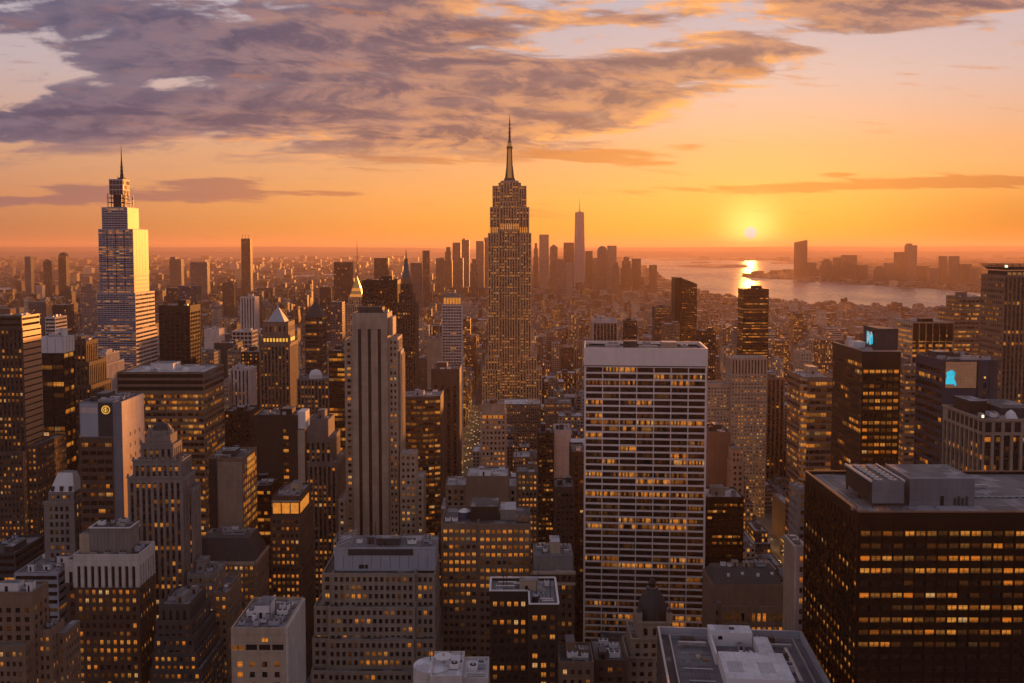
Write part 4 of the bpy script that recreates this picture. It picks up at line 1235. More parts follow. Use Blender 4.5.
# ---------------------------------------------------------------- more towers, each from its own outline
W_SMALL = st('punch', 2.3, .50, 3.5, .50, .27, .35, 1.4, 0, .6, .34, 1, .45)
W_LIT = st('punch', 2.4, .54, 3.5, .52, .27, .35, 1.4, 0, .6, .75, 1, .55)
W_OFF = st('punch', 3.4, .88, 3.8, .50, .28, .3, 2.5, 0, .6, .36, 2, .68, 1, 2)
W_OFFL = st('punch', 3.4, .90, 3.8, .50, .28, .3, 2.0, 0, .6, .68, 2, .68, 0, 2)
W_GLASS = st('punch', 3.2, .93, 3.9, .66, .17, .12, 1.5, 0, .4, .18, 1, .7, 1, 2)
W_STRIP = st('strip', 3.0, .5, 3.8, .55, .25, .5, 3.0, 0, .8, .26, 1, .5)
W_STRIPW = st('strip', 4.6, .84, 3.8, .6, .2, .5, 6.0, 0, .6, .05, 2, .6)
W_FEW = st('punch', 3.0, .5, 3.8, .5, .26, .35, 2, 0, .8, .10, 1, .5)


def Xz(Y, y0): return (lambda p, y=y0: at(p, y, Y)[0]), (lambda p: at(512, p, Y)[1])


def simple(name, label, cat, xl, xr, yt, Y, D, sty, wall, roof='roof_tar', spandrel='spandrel_dark', parts=0, yv=520, n=5, tank=0, phrase=None, extra=(), sty_s='same', ph=1.0, cw=None, group=None):
    tiers = [T(xl, xr, yt, Y, D, 0, sty, ph, sty_s)]
    for e in extra: tiers.append(T(*e[:5], 0, e[5] if len(e) > 5 else sty, ph))
    vis = max(0.0, at(512, min(yv, 683), Y)[1])
    b = Bld(name, label, cat, tiers, wall, spandrel, roof, parts=parts, vis=vis, phrase=phrase or label.split(' with ')[0], group=group)
    t = tiers[0]
    if n or tank: clutter(b, t[0] + .6, t[1] - .6, t[2] + 1, t[3] - 1, t[5] - ph, n, hash_(label), cw or wall, tank)
    return b


# --- left side
def brown_tower_left():
    Y = 560.0; X, Z = Xz(Y, 330)
    s = st('strip', 2.6, .55, 3.7, .5, .3, .4, 1.0, 0, .6, .26, 1, .5)
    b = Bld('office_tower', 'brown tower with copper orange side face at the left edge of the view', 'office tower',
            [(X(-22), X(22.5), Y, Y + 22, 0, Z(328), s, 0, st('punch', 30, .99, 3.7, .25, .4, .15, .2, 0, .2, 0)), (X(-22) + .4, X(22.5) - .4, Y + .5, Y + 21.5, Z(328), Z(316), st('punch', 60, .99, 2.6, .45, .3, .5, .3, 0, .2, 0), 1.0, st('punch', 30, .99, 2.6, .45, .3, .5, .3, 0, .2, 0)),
             (X(-30), X(26), Y - 8, Y + 40, 0, Z(449), W_SMALL)], 'brown_brick', 'spandrel_brown', 'roof_tar', vis=60, side='painted_sunlight', phrase='the brown tower at the left edge')  # copper orange of the side is sunlight painted into its colour
    b.part('pier', ['brown_brick'], lambda m: [m.box(X(p) - .5, X(p) + .5, Y - .4, Y - .003, Z(449), Z(328)) for p in (-20, 1, 22)])
    clutter(b, X(-18), X(20), Y + 3, Y + 19, Z(316) - 1, 7, 3, 'rust')
    b2 = Bld('office_building', 'low brown wing with lit windows beside the copper sided tower', 'office building', [(X(26.1), X(37), Y - 4, Y + 33, 0, Z(444), W_SMALL)], 'brown_brick', phrase='the low brown wing')
brown_tower_left()


def black_white_top():
    Y = 640.0; X, Z = Xz(Y, 345)
    s = st('strip', 6.3, .93, 3.8, .78, .12, .35, .3, 0, .3, .16, 2, .6, 1, 2)
    b = Bld('office_tower', 'black glass tower with a broad white panelled top', 'office tower', [(X(40), X(63.5), Y, Y + 15, 0, Z(353), s, 0)], 'bronze', 'black_metal', 'roof_pale', vis=70, phrase='the black tower with a white top')
    b.part('white_top', ['panel_white', 'roof_pale', 'grey_stone'], lambda m: (m.box(X(39.6), X(64), Y - .4, Y + 15.4, Z(353) + .01, Z(337), 0, 1),
           [m.box(X(40) + 5.25 * k - .1, X(40) + 5.25 * k + .1, Y - .5, Y - .403, Z(353) + .2, Z(337) - .2, 2) for k in range(1, 4)], [m.box(X(64) + .003, X(64) + .1, Y + 4 * k, Y + .25 + 4 * k, Z(353) + .2, Z(337) - .2, 2) for k in range(1, 4)]))
    clutter(b, X(41), X(63), Y + 1, Y + 14, Z(337), 6, 5, 'panel_white')
black_white_top()
simple('apartment_block', 'white banded slab rising behind the black tower with a white top', 'apartment block', 45, 55, 317, 820, 22, st('punch', 20, .98, 3.2, .5, .3, .6, 1, 0, .3, .05), 'white_stone', yv=340, phrase='the white banded slab')
simple('art_deco_tower', 'brown stepped tower with vertical piers and a lit opening near its top', 'office tower', 71.5, 86, 341, 700, 20, W_STRIP, 'brown_brick', 'roof_grey', yv=470, extra=((67.5, 89, 362, 697, 30), (66, 91, 385, 694, 36), (64.5, 92, 430, 691, 40)), phrase='the brown stepped tower')
simple('office_building', 'white building with fine vertical stripes stepping down towards the street', 'office building', 94, 106, 354, 770, 26, st('strip', 2.4, .5, 3.6, .5, .25, .5, 1, 0, .5, .08), 'white_stone', 'roof_pale', yv=395, extra=((93, 107, 364, 766, 34),), phrase='the white finely striped building')
b = simple('office_tower', 'black tower with thin brown piers and plain brown top band', 'office tower', 158.5, 190, 305.5, 900, 30, W_STRIPW, 'dark_brown', 'roof_tar', 'black_metal', yv=365, phrase='the black tower with thin brown piers')


def deco_grey():
    Y = 430.0; X, Z = Xz(Y, 470)
    s = st('strip', 2.7, .52, 3.6, .55, .25, .5, 2.2, 0, .7, .36, 1, .55)
    b = Bld('art_deco_tower', 'grey stone art deco tower with fluted piers and low domed crown', 'office tower',
            [(X(127), X(182), Y, Y + 18, 0, Z(478), s), (X(131), X(179), Y + 2, Y + 17, 0, Z(462), s), (X(138), X(171), Y + 3.5, Y + 15, 0, Z(446), s), (X(143), X(167), Y + 5, Y + 14, 0, Z(437), None), (X(182.1), X(188), Y + 6, Y + 17, 0, Z(492), s)],
            'grey_stone', 'spandrel_brown', 'roof_tar', parts=100, vis=80, phrase='the grey art deco tower with a domed crown')
    cx, cy = X(155), Y + 9.5
    b.part('crown', ['slate', 'grey_stone'], lambda m: (m.frus(cx, cy, Z(437) + .01, 5.2, Z(433), 5.0, 16, 1), m.frus(cx, cy, Z(433), 4.4, Z(428), 3.2, 16, 0, cap=False), m.frus(cx, cy, Z(428), 3.2, Z(425), .2, 16, 0)))
    for p in (145, 165): b.part('finial', ['grey_stone'], lambda m: (m.frus(X(p), Y + 6.5, Z(437) - .5, .8, Z(431), .5, 6), m.frus(X(p), Y + 6.5, Z(431), .5, Z(429), .05, 6)))
    for i, (xa, xb, y, z) in enumerate(((131, 179, Y + 1.8, 462), (127, 182, Y - .2, 478), (138, 171, Y + 3.3, 446))):
        b.part('cornice', ['grey_stone'], lambda m: (m.box(X(xa) - .3, X(xb) + .3, y - .3, y + .19, Z(z) + .003, Z(z) + .8), [m.box(X(xa) + 2.7 * k, X(xa) + 2.7 * k + .9, y - .15, y + .15, Z(z) + .81, Z(z) + 1.9) for k in range(int((X(xb) - X(xa)) / 2.7) + 1)]))
    clutter(b, X(171.5), X(178.5), Y + 3, Y + 16, Z(462) - 1, 3, 5, 'grey_stone', big=False)
deco_grey()


def mansard_white():
    Y = 450.0; X, Z = Xz(Y, 500)
    b = Bld('office_building', 'classical building with pale sloping roof and corniced top between dark towers', 'office building',
            [(X(43.5), X(74), Y, Y + 14, 0, Z(502), st('punch', 2.8, .55, 3.8, .6, .2, .4, 1.5, 0, 2.2, .22)), (X(47), X(72.5), Y + 1.5, Y + 13, 0, Z(493), st('punch', 2.4, .5, 3.4, .45, .25, .4, .6, 0, .8, .5))], 'grey_stone', 'spandrel_dark', 'roof_grey', parts=60, vis=80, phrase='the building with pale sloping roof')
    x0, x1, y0, y1, za, zb = X(47.5), X(72), Y + 2, Y + 12.6, Z(493) + .01, Z(475)
    b.part('sloping_roof', ['panel_white', 'roof_tar'], lambda m: (m.q((x0, y0, za), (x1, y0, za), (x1 - 1.6, y0 + 3, zb), (x0 + 3, y0 + 3, zb)), m.q((x1, y0, za), (x1, y1, za), (x1 - 1.6, y1 - 3, zb), (x1 - 1.6, y0 + 3, zb)),
           m.q((x1, y1, za), (x0, y1, za), (x0 + 3, y1 - 3, zb), (x1 - 1.6, y1 - 3, zb)), m.q((x0, y1, za), (x0, y0, za), (x0 + 3, y0 + 3, zb), (x0 + 3, y1 - 3, zb)), m.q((x0 + 3, y0 + 3, zb), (x1 - 1.6, y0 + 3, zb), (x1 - 1.6, y1 - 3, zb), (x0 + 3, y1 - 3, zb), 1)))
    b.part('cornice', ['grey_stone'], lambda m: m.box(X(42.6), X(74.8), Y - .6, Y - .003, Z(504.5), Z(501)))
    for p in (49, 58, 67): b.part('dormer', ['slate'], lambda m: m.box(X(p), X(p) + 1.5, Y + 1.8, Y + 3.4, za + .3, za + 2.6))
mansard_white()


def tan_corner():
    Y = 330.0; X, Z = Xz(Y, 610)
    b = Bld('apartment_block', 'tan stepped block in the bottom left corner with sunlit orange side', 'apartment block',
            [(X(-25), X(33), Y, Y + 11.5, 0, Z(592), st('punch', 3.1, .52, 3.3, .56, .22, .35, 5.0, 0, .6, .24, 1, .5)), (X(-28), X(31), Y - 5, Y - .003, 0, Z(640), W_SMALL), (X(33.1), X(48), Y + 2, Y + 12, 0, Z(632), st('punch', 2.4, .5, 3.4, .5, .25, .35, 2, 0, .6, .3)), (X(48.1), X(56), Y + 6, Y + 18, 0, Z(640), W_SMALL)],
            'tan_brick', 'spandrel_dark', 'roof_grey', parts=80, vis=95, phrase='the tan block in the bottom left corner')
    clutter(b, X(-20), X(31), Y + 1, Y + 10.5, Z(592) - 1, 9, 6, 'panel_white', 0)
    clutter(b, X(34), X(47), Y + 3, Y + 11, Z(632) - 1, 4, 7, 'dark_grey', 0)
tan_corner()
simple('office_building', 'low banded building with white window ledges between the corner block and white crowned tower', 'office building', 14, 58, 573, 430, 34, st('punch', 30, .98, 3.8, .55, .3, .9, .8, 0, .4, .10, 6), 'grey_panel', 'roof_grey', parts=40, yv=625, n=12, cw='panel_white', phrase='the low banded building')
simple('office_building', 'dark banded building with pale slanting ledges at the far left', 'office building', -20, 15, 553, 470, 30, st('punch', 30, .98, 3.8, .55, .3, .9, .8, 0, .4, .12, 6), 'dark_grey', 'roof_tar', yv=590, phrase='the dark banded building at far left')


def dark_stepped():
    Y = 372.0; X, Z = Xz(Y, 620)
    s = st('punch', 2.6, .5, 3.6, .5, .26, .35, 1, 0, .5, .32, 1, .55)
    b = Bld('setback_building', 'dark grey building stepping down to the right in narrow terraces', 'office building',
            [(X(156), X(187), Y + 3, Y + 24, 0, Z(607), st('strip', 2.6, .45, 5, .8, .1, .3, 2.5, 0, .6, 0)), (X(154), X(190), Y + 1.5, Y + 26, 0, Z(622), s), (X(153), X(193.5), Y + .5, Y + 28, 0, Z(637), s), (X(152), X(197), Y - .5, Y + 31, 0, Z(652), s), (X(151), X(202), Y - 2, Y + 35, 0, Z(667), W_LIT)],
            'dark_grey', 'black_metal', 'roof_grey', parts=60, vis=80, phrase='the dark terraced building')
    clutter(b, X(158), X(186), Y + 5, Y + 22, Z(607) - 1, 8, 12, 'grey_stone')
dark_stepped()
simple('apartment_block', 'small grey block with lit windows just behind the dark terraced building', 'apartment block', 187, 214, 574, 425, 18, W_LIT, 'grey_stone', 'roof_grey', parts=40, yv=620, n=4, phrase='the small grey block with lit windows')
simple('apartment_block', 'narrow tan block with rounded corner beside the dark terraced building', 'apartment block', 213, 228, 592, 400, 20, W_SMALL, 'tan_brick', 'roof_tar', yv=650, n=3, extra=((218, 231, 584, 408, 16),), phrase='the narrow tan block')


def dark_mansard():
    Y = 450.0; X, Z = Xz(Y, 560)
    b = Bld('office_building', 'wide building with dark sloping roof above rows of lit windows', 'office building', [(X(196), X(255), Y, Y + 26, 0, Z(562), W_LIT)], 'tan_brick', 'spandrel_dark', 'roof_tar', parts=60, vis=90, phrase='the building with dark sloping roof')
    x0, x1, y0, y1, za, zb = X(196) + .4, X(255) - .4, Y + 1, Y + 25, Z(562) - .9, Z(541)
    b.part('sloping_roof', ['slate', 'roof_tar'], lambda m: (m.q((x0, y0, za), (x1, y0, za), (x1 - 4, y0 + 4, zb), (x0 + 1, y0 + 4, zb)), m.q((x1, y0, za), (x1, y1, za), (x1 - 4, y1 - 4, zb), (x1 - 4, y0 + 4, zb)),
           m.q((x1, y1, za), (x0, y1, za), (x0 + 1, y1 - 4, zb), (x1 - 4, y1 - 4, zb)), m.q((x0, y1, za), (x0, y0, za), (x0 + 1, y0 + 4, zb), (x0 + 1, y1 - 4, zb)), m.q((x0 + 1, y0 + 4, zb), (x1 - 4, y0 + 4, zb), (x1 - 4, y1 - 4, zb), (x0 + 1, y1 - 4, zb), 1)))
    b.part('ledge', ['cream'], lambda m: (m.box(X(195.5), X(255.6), Y - .5, Y - .003, Z(565), Z(561.5)), m.box(X(255) + .003, X(255.6), Y - .5, Y + 26, Z(565), Z(561.5))))
    clutter(b, x0 + 2, x1 - 5, y0 + 5, y1 - 5, zb, 8, 15, 'grey_panel', big=False)
dark_mansard()


def blank_slab():
    Y = 480.0; X, Z = Xz(Y, 480)
    b = Bld('office_tower', 'tan tower with one tall blank front panel and brightly lit glazed side', 'office tower', [(X(217), X(243), Y, Y + 27, 0, Z(458), None, 1.0, st('punch', 3.4, .9, 3.8, .75, .12, .3, 4, 0, .4, 1.3, 1, .6, 0)), (X(207), X(216.9), Y + 2.5, Y + 26, 0, Z(458.5), None)], 'tan_brick', 'spandrel_dark', 'roof_tar', vis=80, phrase='the blank fronted tan tower')
    b.part('panel', ['limestone'], lambda m: m.box(X(218), X(242.4), Y - .3, Y - .003, 0, Z(462)))
    b.part('side_wall', ['slate'], lambda m: m.box(X(207) + .2, X(216.8), Y + 2.3, Y + 2.494, 0, Z(460)))
    b.part('glazed_stair', [WIN, 'bronze'], lambda m: ([m.q((X(243) + .05, Y + 8 + 3 * i, z0), (X(243) + .05, Y + 10.8 + 3 * i, z0), (X(243) + .05, Y + 10.8 + 3 * i, z0 + 3), (X(243) + .05, Y + 8 + 3 * i, z0 + 3), 0, [(k * 7 + i + .1, 3.1), (k * 7 + i + .9, 3.1), (k * 7 + i + .9, 3.9), (k * 7 + i + .1, 3.9)]) for i in range(5) for k, z0 in enumerate(np.arange(Z(480), Z(462), 3.4))]))
    clutter(b, X(208), X(242), Y + 4, Y + 25, Z(458) - 1, 9, 6, 'dark_grey')
blank_slab()
b = simple('office_tower', 'dark blank building with one column of lit windows and white rooftop box', 'office tower', 253, 297.5, 415, 540, 24, None, 'dark_brown', 'roof_tar', yv=500, phrase='the dark blank building with white rooftop box')
X, Z = Xz(540.0, 450)
b.part('lit_column', ['dark_brown', WIN, 'spandrel_dark'], lambda m: facade(m, None, (X(283), 539.9), (1, 0), 3.6, Z(520), Z(426), st('punch', 3.0, .9, 3.7, .5, .26, .05, 1, 0, .2, .85, 2, .3, 0), random.Random(3)))
b.box('rooftop_box', 'panel_white', X(297.6), X(305.5), 541, 552, Z(429), Z(412), None, True); b.box('balcony_stack', 'cream', X(298), X(304.5), 539.6, 540.9, 0, Z(430))
simple('setback_building', 'grey stone building stepping back below a plain square top', 'office building', 306, 328, 420, 590, 22, None, 'grey_stone', 'roof_grey', parts=40, yv=540, extra=((304, 332, 438, 586, 28, st('strip', 3.0, .5, 3.7, .55, .25, .4, 3, 0, .8, .4)), (303, 337, 462, 583, 34, st('strip', 3.0, .5, 3.7, .55, .25, .4, 3, 0, .8, .4))), phrase='the grey setback building')


def dome_grid():
    Y = 760.0; X, Z = Xz(Y, 400)
    b = Bld('office_tower', 'grey tower with a close vertical grid and small dome on its roof', 'office tower', [(X(297), X(329), Y, Y + 28, 0, Z(379), st('strip', 2.7, .6, 3.8, .55, .25, .4, 1.2, 0, .4, .35))], 'grey_stone', 'spandrel_dark', 'roof_tar', vis=90, phrase='the grey gridded tower with a small dome')
    cx, cy = X(313), Y + 12
    b.part('dome', ['panel_white'], lambda m: (m.frus(cx, cy, Z(379) - 1, 5.4, Z(376), 5.4, 14), m.frus(cx, cy, Z(376), 5.2, Z(372.5), 3.6, 14, cap=False), m.frus(cx, cy, Z(372.5), 3.6, Z(371), .4, 14)))
    clutter(b, X(298), X(306), Y + 4, Y + 24, Z(379) - 1, 3, 2, big=False)
dome_grid()
simple('office_tower', 'narrow black glass tower hard by the left of the striped tower', 'office tower', 328.5, 346, 351, 720, 26, st('punch', 3.2, .95, 3.8, .6, .2, .15, 1, 0, .3, .30, 1, .8, 1, 4), 'black_metal', yv=480, phrase='the narrow black tower')


def pyramid_white():
    Y = 800.0; X, Z = Xz(Y, 350)
    s = st('strip', 2.9, .5, 3.7, .55, .25, .4, 3, 0, .9, .36, 1, .5)
    b = Bld('art_deco_tower', 'tan tower with a white pyramid roof over a golden lit storey', 'office tower', [(X(259), X(290), Y, Y + 30, 0, Z(343), s), (X(262), X(288), Y + 2, Y + 26, 0, Z(322), st('punch', 3.6, .4, 9, .5, .3, .6, 2, 0, 1.2, .05))], 'tan_brick', 'spandrel_brown', 'roof_grey', vis=70, phrase='the tower with a white pyramid roof')
    x0, x1, y0, y1, za, zb = X(265.5), X(284), Y + 5, Y + 21, Z(322) - .9, Z(308.5)
    cx, cy = (x0 + x1) / 2, (y0 + y1) / 2
    def pyr(m):
        t = 2.0
        for a, c in (((x0, y0), (x1, y0)), ((x1, y0), (x1, y1)), ((x1, y1), (x0, y1)), ((x0, y1), (x0, y0))):
            f = lambda p: (cx + (p[0] - cx) * .12, cy + (p[1] - cy) * .12, zb)
            m.q((*a, za), (*c, za), f(c), f(a))
        m.q((cx - 1.2, cy - 1.2, zb), (cx + 1.2, cy - 1.2, zb), (cx + 1.2, cy + 1.2, zb), (cx - 1.2, cy + 1.2, zb))
        m.frus(cx, cy, zb, 1.0, Z(303), .1, 6)
    b.part('pyramid_roof', ['grey_panel'], pyr)
    b.part('lamp_band', ['lamp_gold'], lambda m: ([m.box(X(262) + 1 + k * 2.7, X(262) + 2.6 + k * 2.7, Y + 1.7, Y + 1.99, Z(342), Z(338.5)) for k in range(8)], [m.box(X(288) + .01, X(288) + .3, Y + 4 + 3 * k, Y + 5.6 + 3 * k, Z(342), Z(338.5)) for k in range(7)]))
    for p in (260, 289): b.part('turret', ['tan_brick'], lambda m: (m.frus(X(p), Y + 1.2, Z(343) - 1, 1.3, Z(337), 1.1, 6), m.frus(X(p), Y + 1.2, Z(337), 1.2, Z(334), .1, 6)))
pyramid_white()


def pyramid_dark():
    Y = 950.0; X, Z = Xz(Y, 330)
    b = Bld('office_tower', 'dark glass tower ending in a steep dark pyramid', 'office tower', [(X(305), X(322.5), Y, Y + 22, 0, Z(316), st('punch', 3, .9, 3.9, .6, .2, .15, 1, 0, .5, .22, 1, .7, 1, 2))], 'dark_grey', 'spandrel_dark', 'roof_tar', vis=90, phrase='the dark tower with a steep pyramid')
    x0, x1, y0, y1, za, zb = X(305), X(322.5), Y, Y + 22, Z(316) + .01, Z(301.5); cx, cy = (x0 + x1) / 2, (y0 + y1) / 2
    b.part('pyramid_roof', ['slate'], lambda m: [m.q((*a, za), (*c, za), (cx + (c[0] - cx) * .06, cy + (c[1] - cy) * .06, zb), (cx + (a[0] - cx) * .06, cy + (a[1] - cy) * .06, zb)) for a, c in (((x0, y0), (x1, y0)), ((x1, y0), (x1, y1)), ((x1, y1), (x0, y1)), ((x0, y1), (x0, y0)))])
    mast(b, cx, cy, zb - 1, 6, .25)
pyramid_dark()


def gold_pyramid():
    Y = 1700.0; X, Z = Xz(Y, 300)
    b = Bld('skyscraper', 'stone tower ending in a glowing golden pyramid behind the striped tower', 'skyscraper', [(X(345), X(366), Y, Y + 38, 0, Z(304), st('strip', 4, .5, 4, .55, .25, .4, 2, 0, .9, .3)), (X(348), X(363), Y + 4, Y + 32, 0, Z(297), st('strip', 4, .5, 4, .55, .25, .4, 2, 0, .9, .5))], 'cream', 'spandrel_brown', 'roof_grey', vis=120, phrase='the golden pyramid tower')
    cx, cy, r = (X(348.6) + X(362.4)) / 2, Y + 18, (X(362.4) - X(348.6)) / 2
    b.part('pyramid_roof', ['gold_leaf', 'lamp_amber'], lambda m: [m.frus(cx, cy, Z(297) - .5 + (Z(276) - Z(297)) * k / 7, r * 1.41 * (1 - k / 7), Z(297) - .5 + (Z(276) - Z(297)) * (k + 1) / 7, r * 1.41 * (1 - (k + .92) / 7), 4, 1 if k < 4 and k % 2 == 0 else 0, math.pi / 4) for k in range(7)])
    mast(b, cx, cy, Z(277), 14, .4)
gold_pyramid()
simple('office_tower', 'broad black slab with flat top behind the striped tower', 'office tower', 362, 397.5, 280, 1150, 34, st('strip', 3, .6, 4, .7, .15, .3, 5, 0, .5, .10), 'dark_brown', yv=330, n=3, phrase='the broad black slab')


def spire_brown():
    Y = 1010.0; X, Z = Xz(Y, 330)
    s = st('strip', 2.8, .5, 3.8, .6, .2, .45, 2, 0, .7, .10, 1, .5)
    b = Bld('skyscraper', 'slender brown stepped tower tapering into a tall copper spire', 'skyscraper', [(X(397), X(416), Y, Y + 30, 0, Z(303), s), (X(398.5), X(413), Y + 3, Y + 25, 0, Z(294), s), (X(400), X(411), Y + 5, Y + 20, 0, Z(284), s)], 'brown_brick', 'spandrel_dark', 'roof_tar', vis=60, phrase='the slender brown tower with a copper spire')
    cx, cy = X(405.3), Y + 12
    b.part('spire', ['copper', 'rust'], lambda m: (m.frus(cx, cy, Z(284) - 1, 5.6, Z(278), 4.6, 8, 1), m.frus(cx, cy, Z(278), 4.4, Z(262), 1.8, 8, 0), m.frus(cx, cy, Z(262), 2.2, Z(259), 2.0, 8, 1), m.frus(cx, cy, Z(259), 1.0, Z(249), .15, 6, 0)))
spire_brown()


def curved_glass():
    Y = 650.0; X, Z = Xz(Y, 400)
    z = Z(397); D = 34.0
    s = st('punch', 3.2, .86, 3.9, .5, .27, .3, 2.2, 0, .5, 1.1, 1, .7, 1, 1)
    x0, x1 = X(399), X(440)
    rng = random.Random(11)
    b = Bld('office_tower', 'office tower with a gently curved front of amber lit ribbon windows', 'office tower', [(x0, x1, Y + 4, Y + D, 0, z, None, 1.0)], 'black_metal', 'spandrel_dark', 'roof_grey', vis=60, phrase='the curved front tower')
    m = MB(['brown_brick', WIN, 'spandrel_dark', 'roof_grey']); pts = []
    n = 7
    for k in range(n + 1):
        f = k / n; pts.append((x0 + (x1 - x0) * f, Y + 4 - .3 - 4.2 * math.sin(math.pi * f) ** .9 * (1 if f < 1 else 0) - .3))
    for a, c in zip(pts, pts[1:]):
        L = math.hypot(c[0] - a[0], c[1] - a[1]); facade(m, None, a, ((c[0] - a[0]) / L, (c[1] - a[1]) / L), L, 0, z + .4, St(s, mg=.0, top=2.0, sub=2), rng)
    m.poly([(p[0], p[1], z + .4) for p in pts] + [(x1, Y + 4.3, z + .4), (x0, Y + 4.3, z + .4)], 3)
    m.build('curved_front', b.root, b.o)
    clutter(b, x0 + 2, x1 - 2, Y + 8, Y + D - 2, z - 1, 7, 4, 'grey_panel')
curved_glass()
simple('office_tower', 'plain brown tower with dark vertical slots under a blank top', 'office tower', 431, 459.5, 369, 760, 30, st('strip', 5.2, .4, 3.8, .6, .2, .7, 13, 0, 1.2, .08), 'brown_brick', yv=455, n=3, phrase='the plain brown slotted tower')


def white_bullet():
    Y = 1100.0; X, Z = Xz(Y, 330)
    s = st('punch', 3.0, .8, 3.4, .5, .3, .5, 1, 0, .6, .07)
    b = Bld('apartment_tower', 'slim white banded tower with a glowing amber crown', 'apartment tower', [(X(442), X(462), Y, Y + 24, 0, Z(305), s)], 'white_stone', 'spandrel_dark', 'roof_pale', vis=80, phrase='the slim white tower with amber crown')
    b.part('crown', ['lamp_amber', 'cream', 'roof_tar'], lambda m: (m.box(X(443), X(461), Y + 1, Y + 23, Z(305) + .01, Z(297), 1, 2), [m.box(X(443) + 1 + 3.4 * k, X(443) + 3.4 + 3.4 * k, Y + .6, Y + .99, Z(304), Z(298), 0) for k in range(6)]))
    b.box('crown', 'grey_stone', X(446), X(458), Y + 4, Y + 20, Z(297) + .01, Z(293.5))
white_bullet()
simple('apartment_block', 'pale blank party wall block left of the slim white tower', 'apartment block', 427, 441, 338, 1060, 24, None, 'cream', yv=368, n=2, phrase='the pale blank block')


def cream_slender():
    Y = 620.0; X, Z = Xz(Y, 420)
    b = Bld('apartment_tower', 'slender cream tower with a row of bright windows under its top', 'apartment tower', [(X(480.5), X(506.5), Y, Y + 18, 0, Z(413), st('punch', 2.5, .5, 3.5, .52, .25, .4, 1, 0, .8, .32, 1, .5), 0), (X(482), X(505), Y + 1, Y + 17, 0, Z(404), None)], 'cream', 'spandrel_brown', 'roof_grey', parts=0, vis=120, phrase='the slender cream tower')
    b.part('lit_row', [WIN], lambda m: [m.q((X(482.5) + 3.6 * k, Y - .05, Z(418.5)), (X(482.5) + 2.7 + 3.6 * k, Y - .05, Z(418.5)), (X(482.5) + 2.7 + 3.6 * k, Y - .05, Z(415.3)), (X(482.5) + 3.6 * k, Y - .05, Z(415.3)), 0, [(k + 900.1, 3.5), (k + 900.9, 3.5), (k + 900.9, 3.95), (k + 900.1, 3.95)]) for k in range(4)])
    clutter(b, X(483), X(504), Y + 2, Y + 16, Z(404) - 1, 3, 4, 'rust')
cream_slender()


def blank_box_wings():
    Y = 530.0; X, Z = Xz(Y, 490)
    s = st('punch', 3.0, .5, 3.7, .62, .2, .5, 2, 0, .8, .1, 1, .5)
    b = Bld('office_building', 'tan building with a tall blank centre and lower windowed wings', 'office building', [(X(466), X(508.5), Y, Y + 24, 0, Z(476), None), (X(445), X(465.9), Y + 2, Y + 24, 0, Z(486), s), (X(508.6), X(517), Y + 2, Y + 24, 0, Z(487), s), (X(441), X(445), Y - 1, Y + 22, 0, Z(508), W_LIT)], 'tan_brick', 'spandrel_dark', 'roof_pale', vis=100, phrase='the building with tall blank centre')
    clutter(b, X(467), X(508), Y + 2, Y + 22, Z(476) - 1, 5, 4, 'panel_white'); clutter(b, X(446), X(465), Y + 4, Y + 22, Z(486) - 1, 3, 5, 'grey_stone', big=False)
blank_box_wings()


def amber_block():
    Y = 440.0; X, Z = Xz(Y, 530)
    z = Z(524)
    s = st('punch', 2.75, .62, 3.75, .5, .27, .35, 2.0, 0, .6, .95, 1, .82, 0, 1)
    sl = st('punch', 2.75, .62, 3.75, .5, .27, .35, .3, 0, .6, .22, 1, .6, 1, 1)
    zc = Z(590)
    b = Bld('office_building', 'broad office block with its upper six floors glowing amber', 'office building', [(X(441), X(478), Y + .8, Y + 32, zc, z, s), (X(478.1), X(531), Y, Y + 32, zc, z + .02, s), (X(441), X(478), Y + .8, Y + 32, 0, zc - .01, sl, 0), (X(478.1), X(531), Y, Y + 32, 0, zc - .012, sl, 0)], 'tan_brick', 'spandrel_dark', 'roof_tar', parts=100, vis=90, phrase='the block with amber upper floors')
    b.part('screen_wall', ['dark_brown', 'roof_tar'], lambda m: m.box(X(470), X(498), Y + 9, Y + 26, z - 1, Z(512), 0, 1)); b.box('plant_room', 'grey_stone', X(500), X(516), Y + 10, Y + 24, z - 1, Z(515.5), 'roof_pale')
    b.part('cooling_hood', ['blue_panel', 'panel_white'], lambda m: (m.frus(X(463), Y + 14, z - 1, 3.4, z + 2.2, 3.0, 14, 0, cap=False), m.frus(X(463), Y + 14, z + 2.2, 3.0, z + 3.4, 1.2, 14, 1)))
    for p in (520, 526): ac_unit(b, X(p), Y + 8, z - 1, 2.6, 4, 2.4, 'rust')
    for p in (447, 454): ac_unit(b, X(p), Y + 8, z - 1, 2.6, 3, 1.6, 'panel_white')
amber_block()


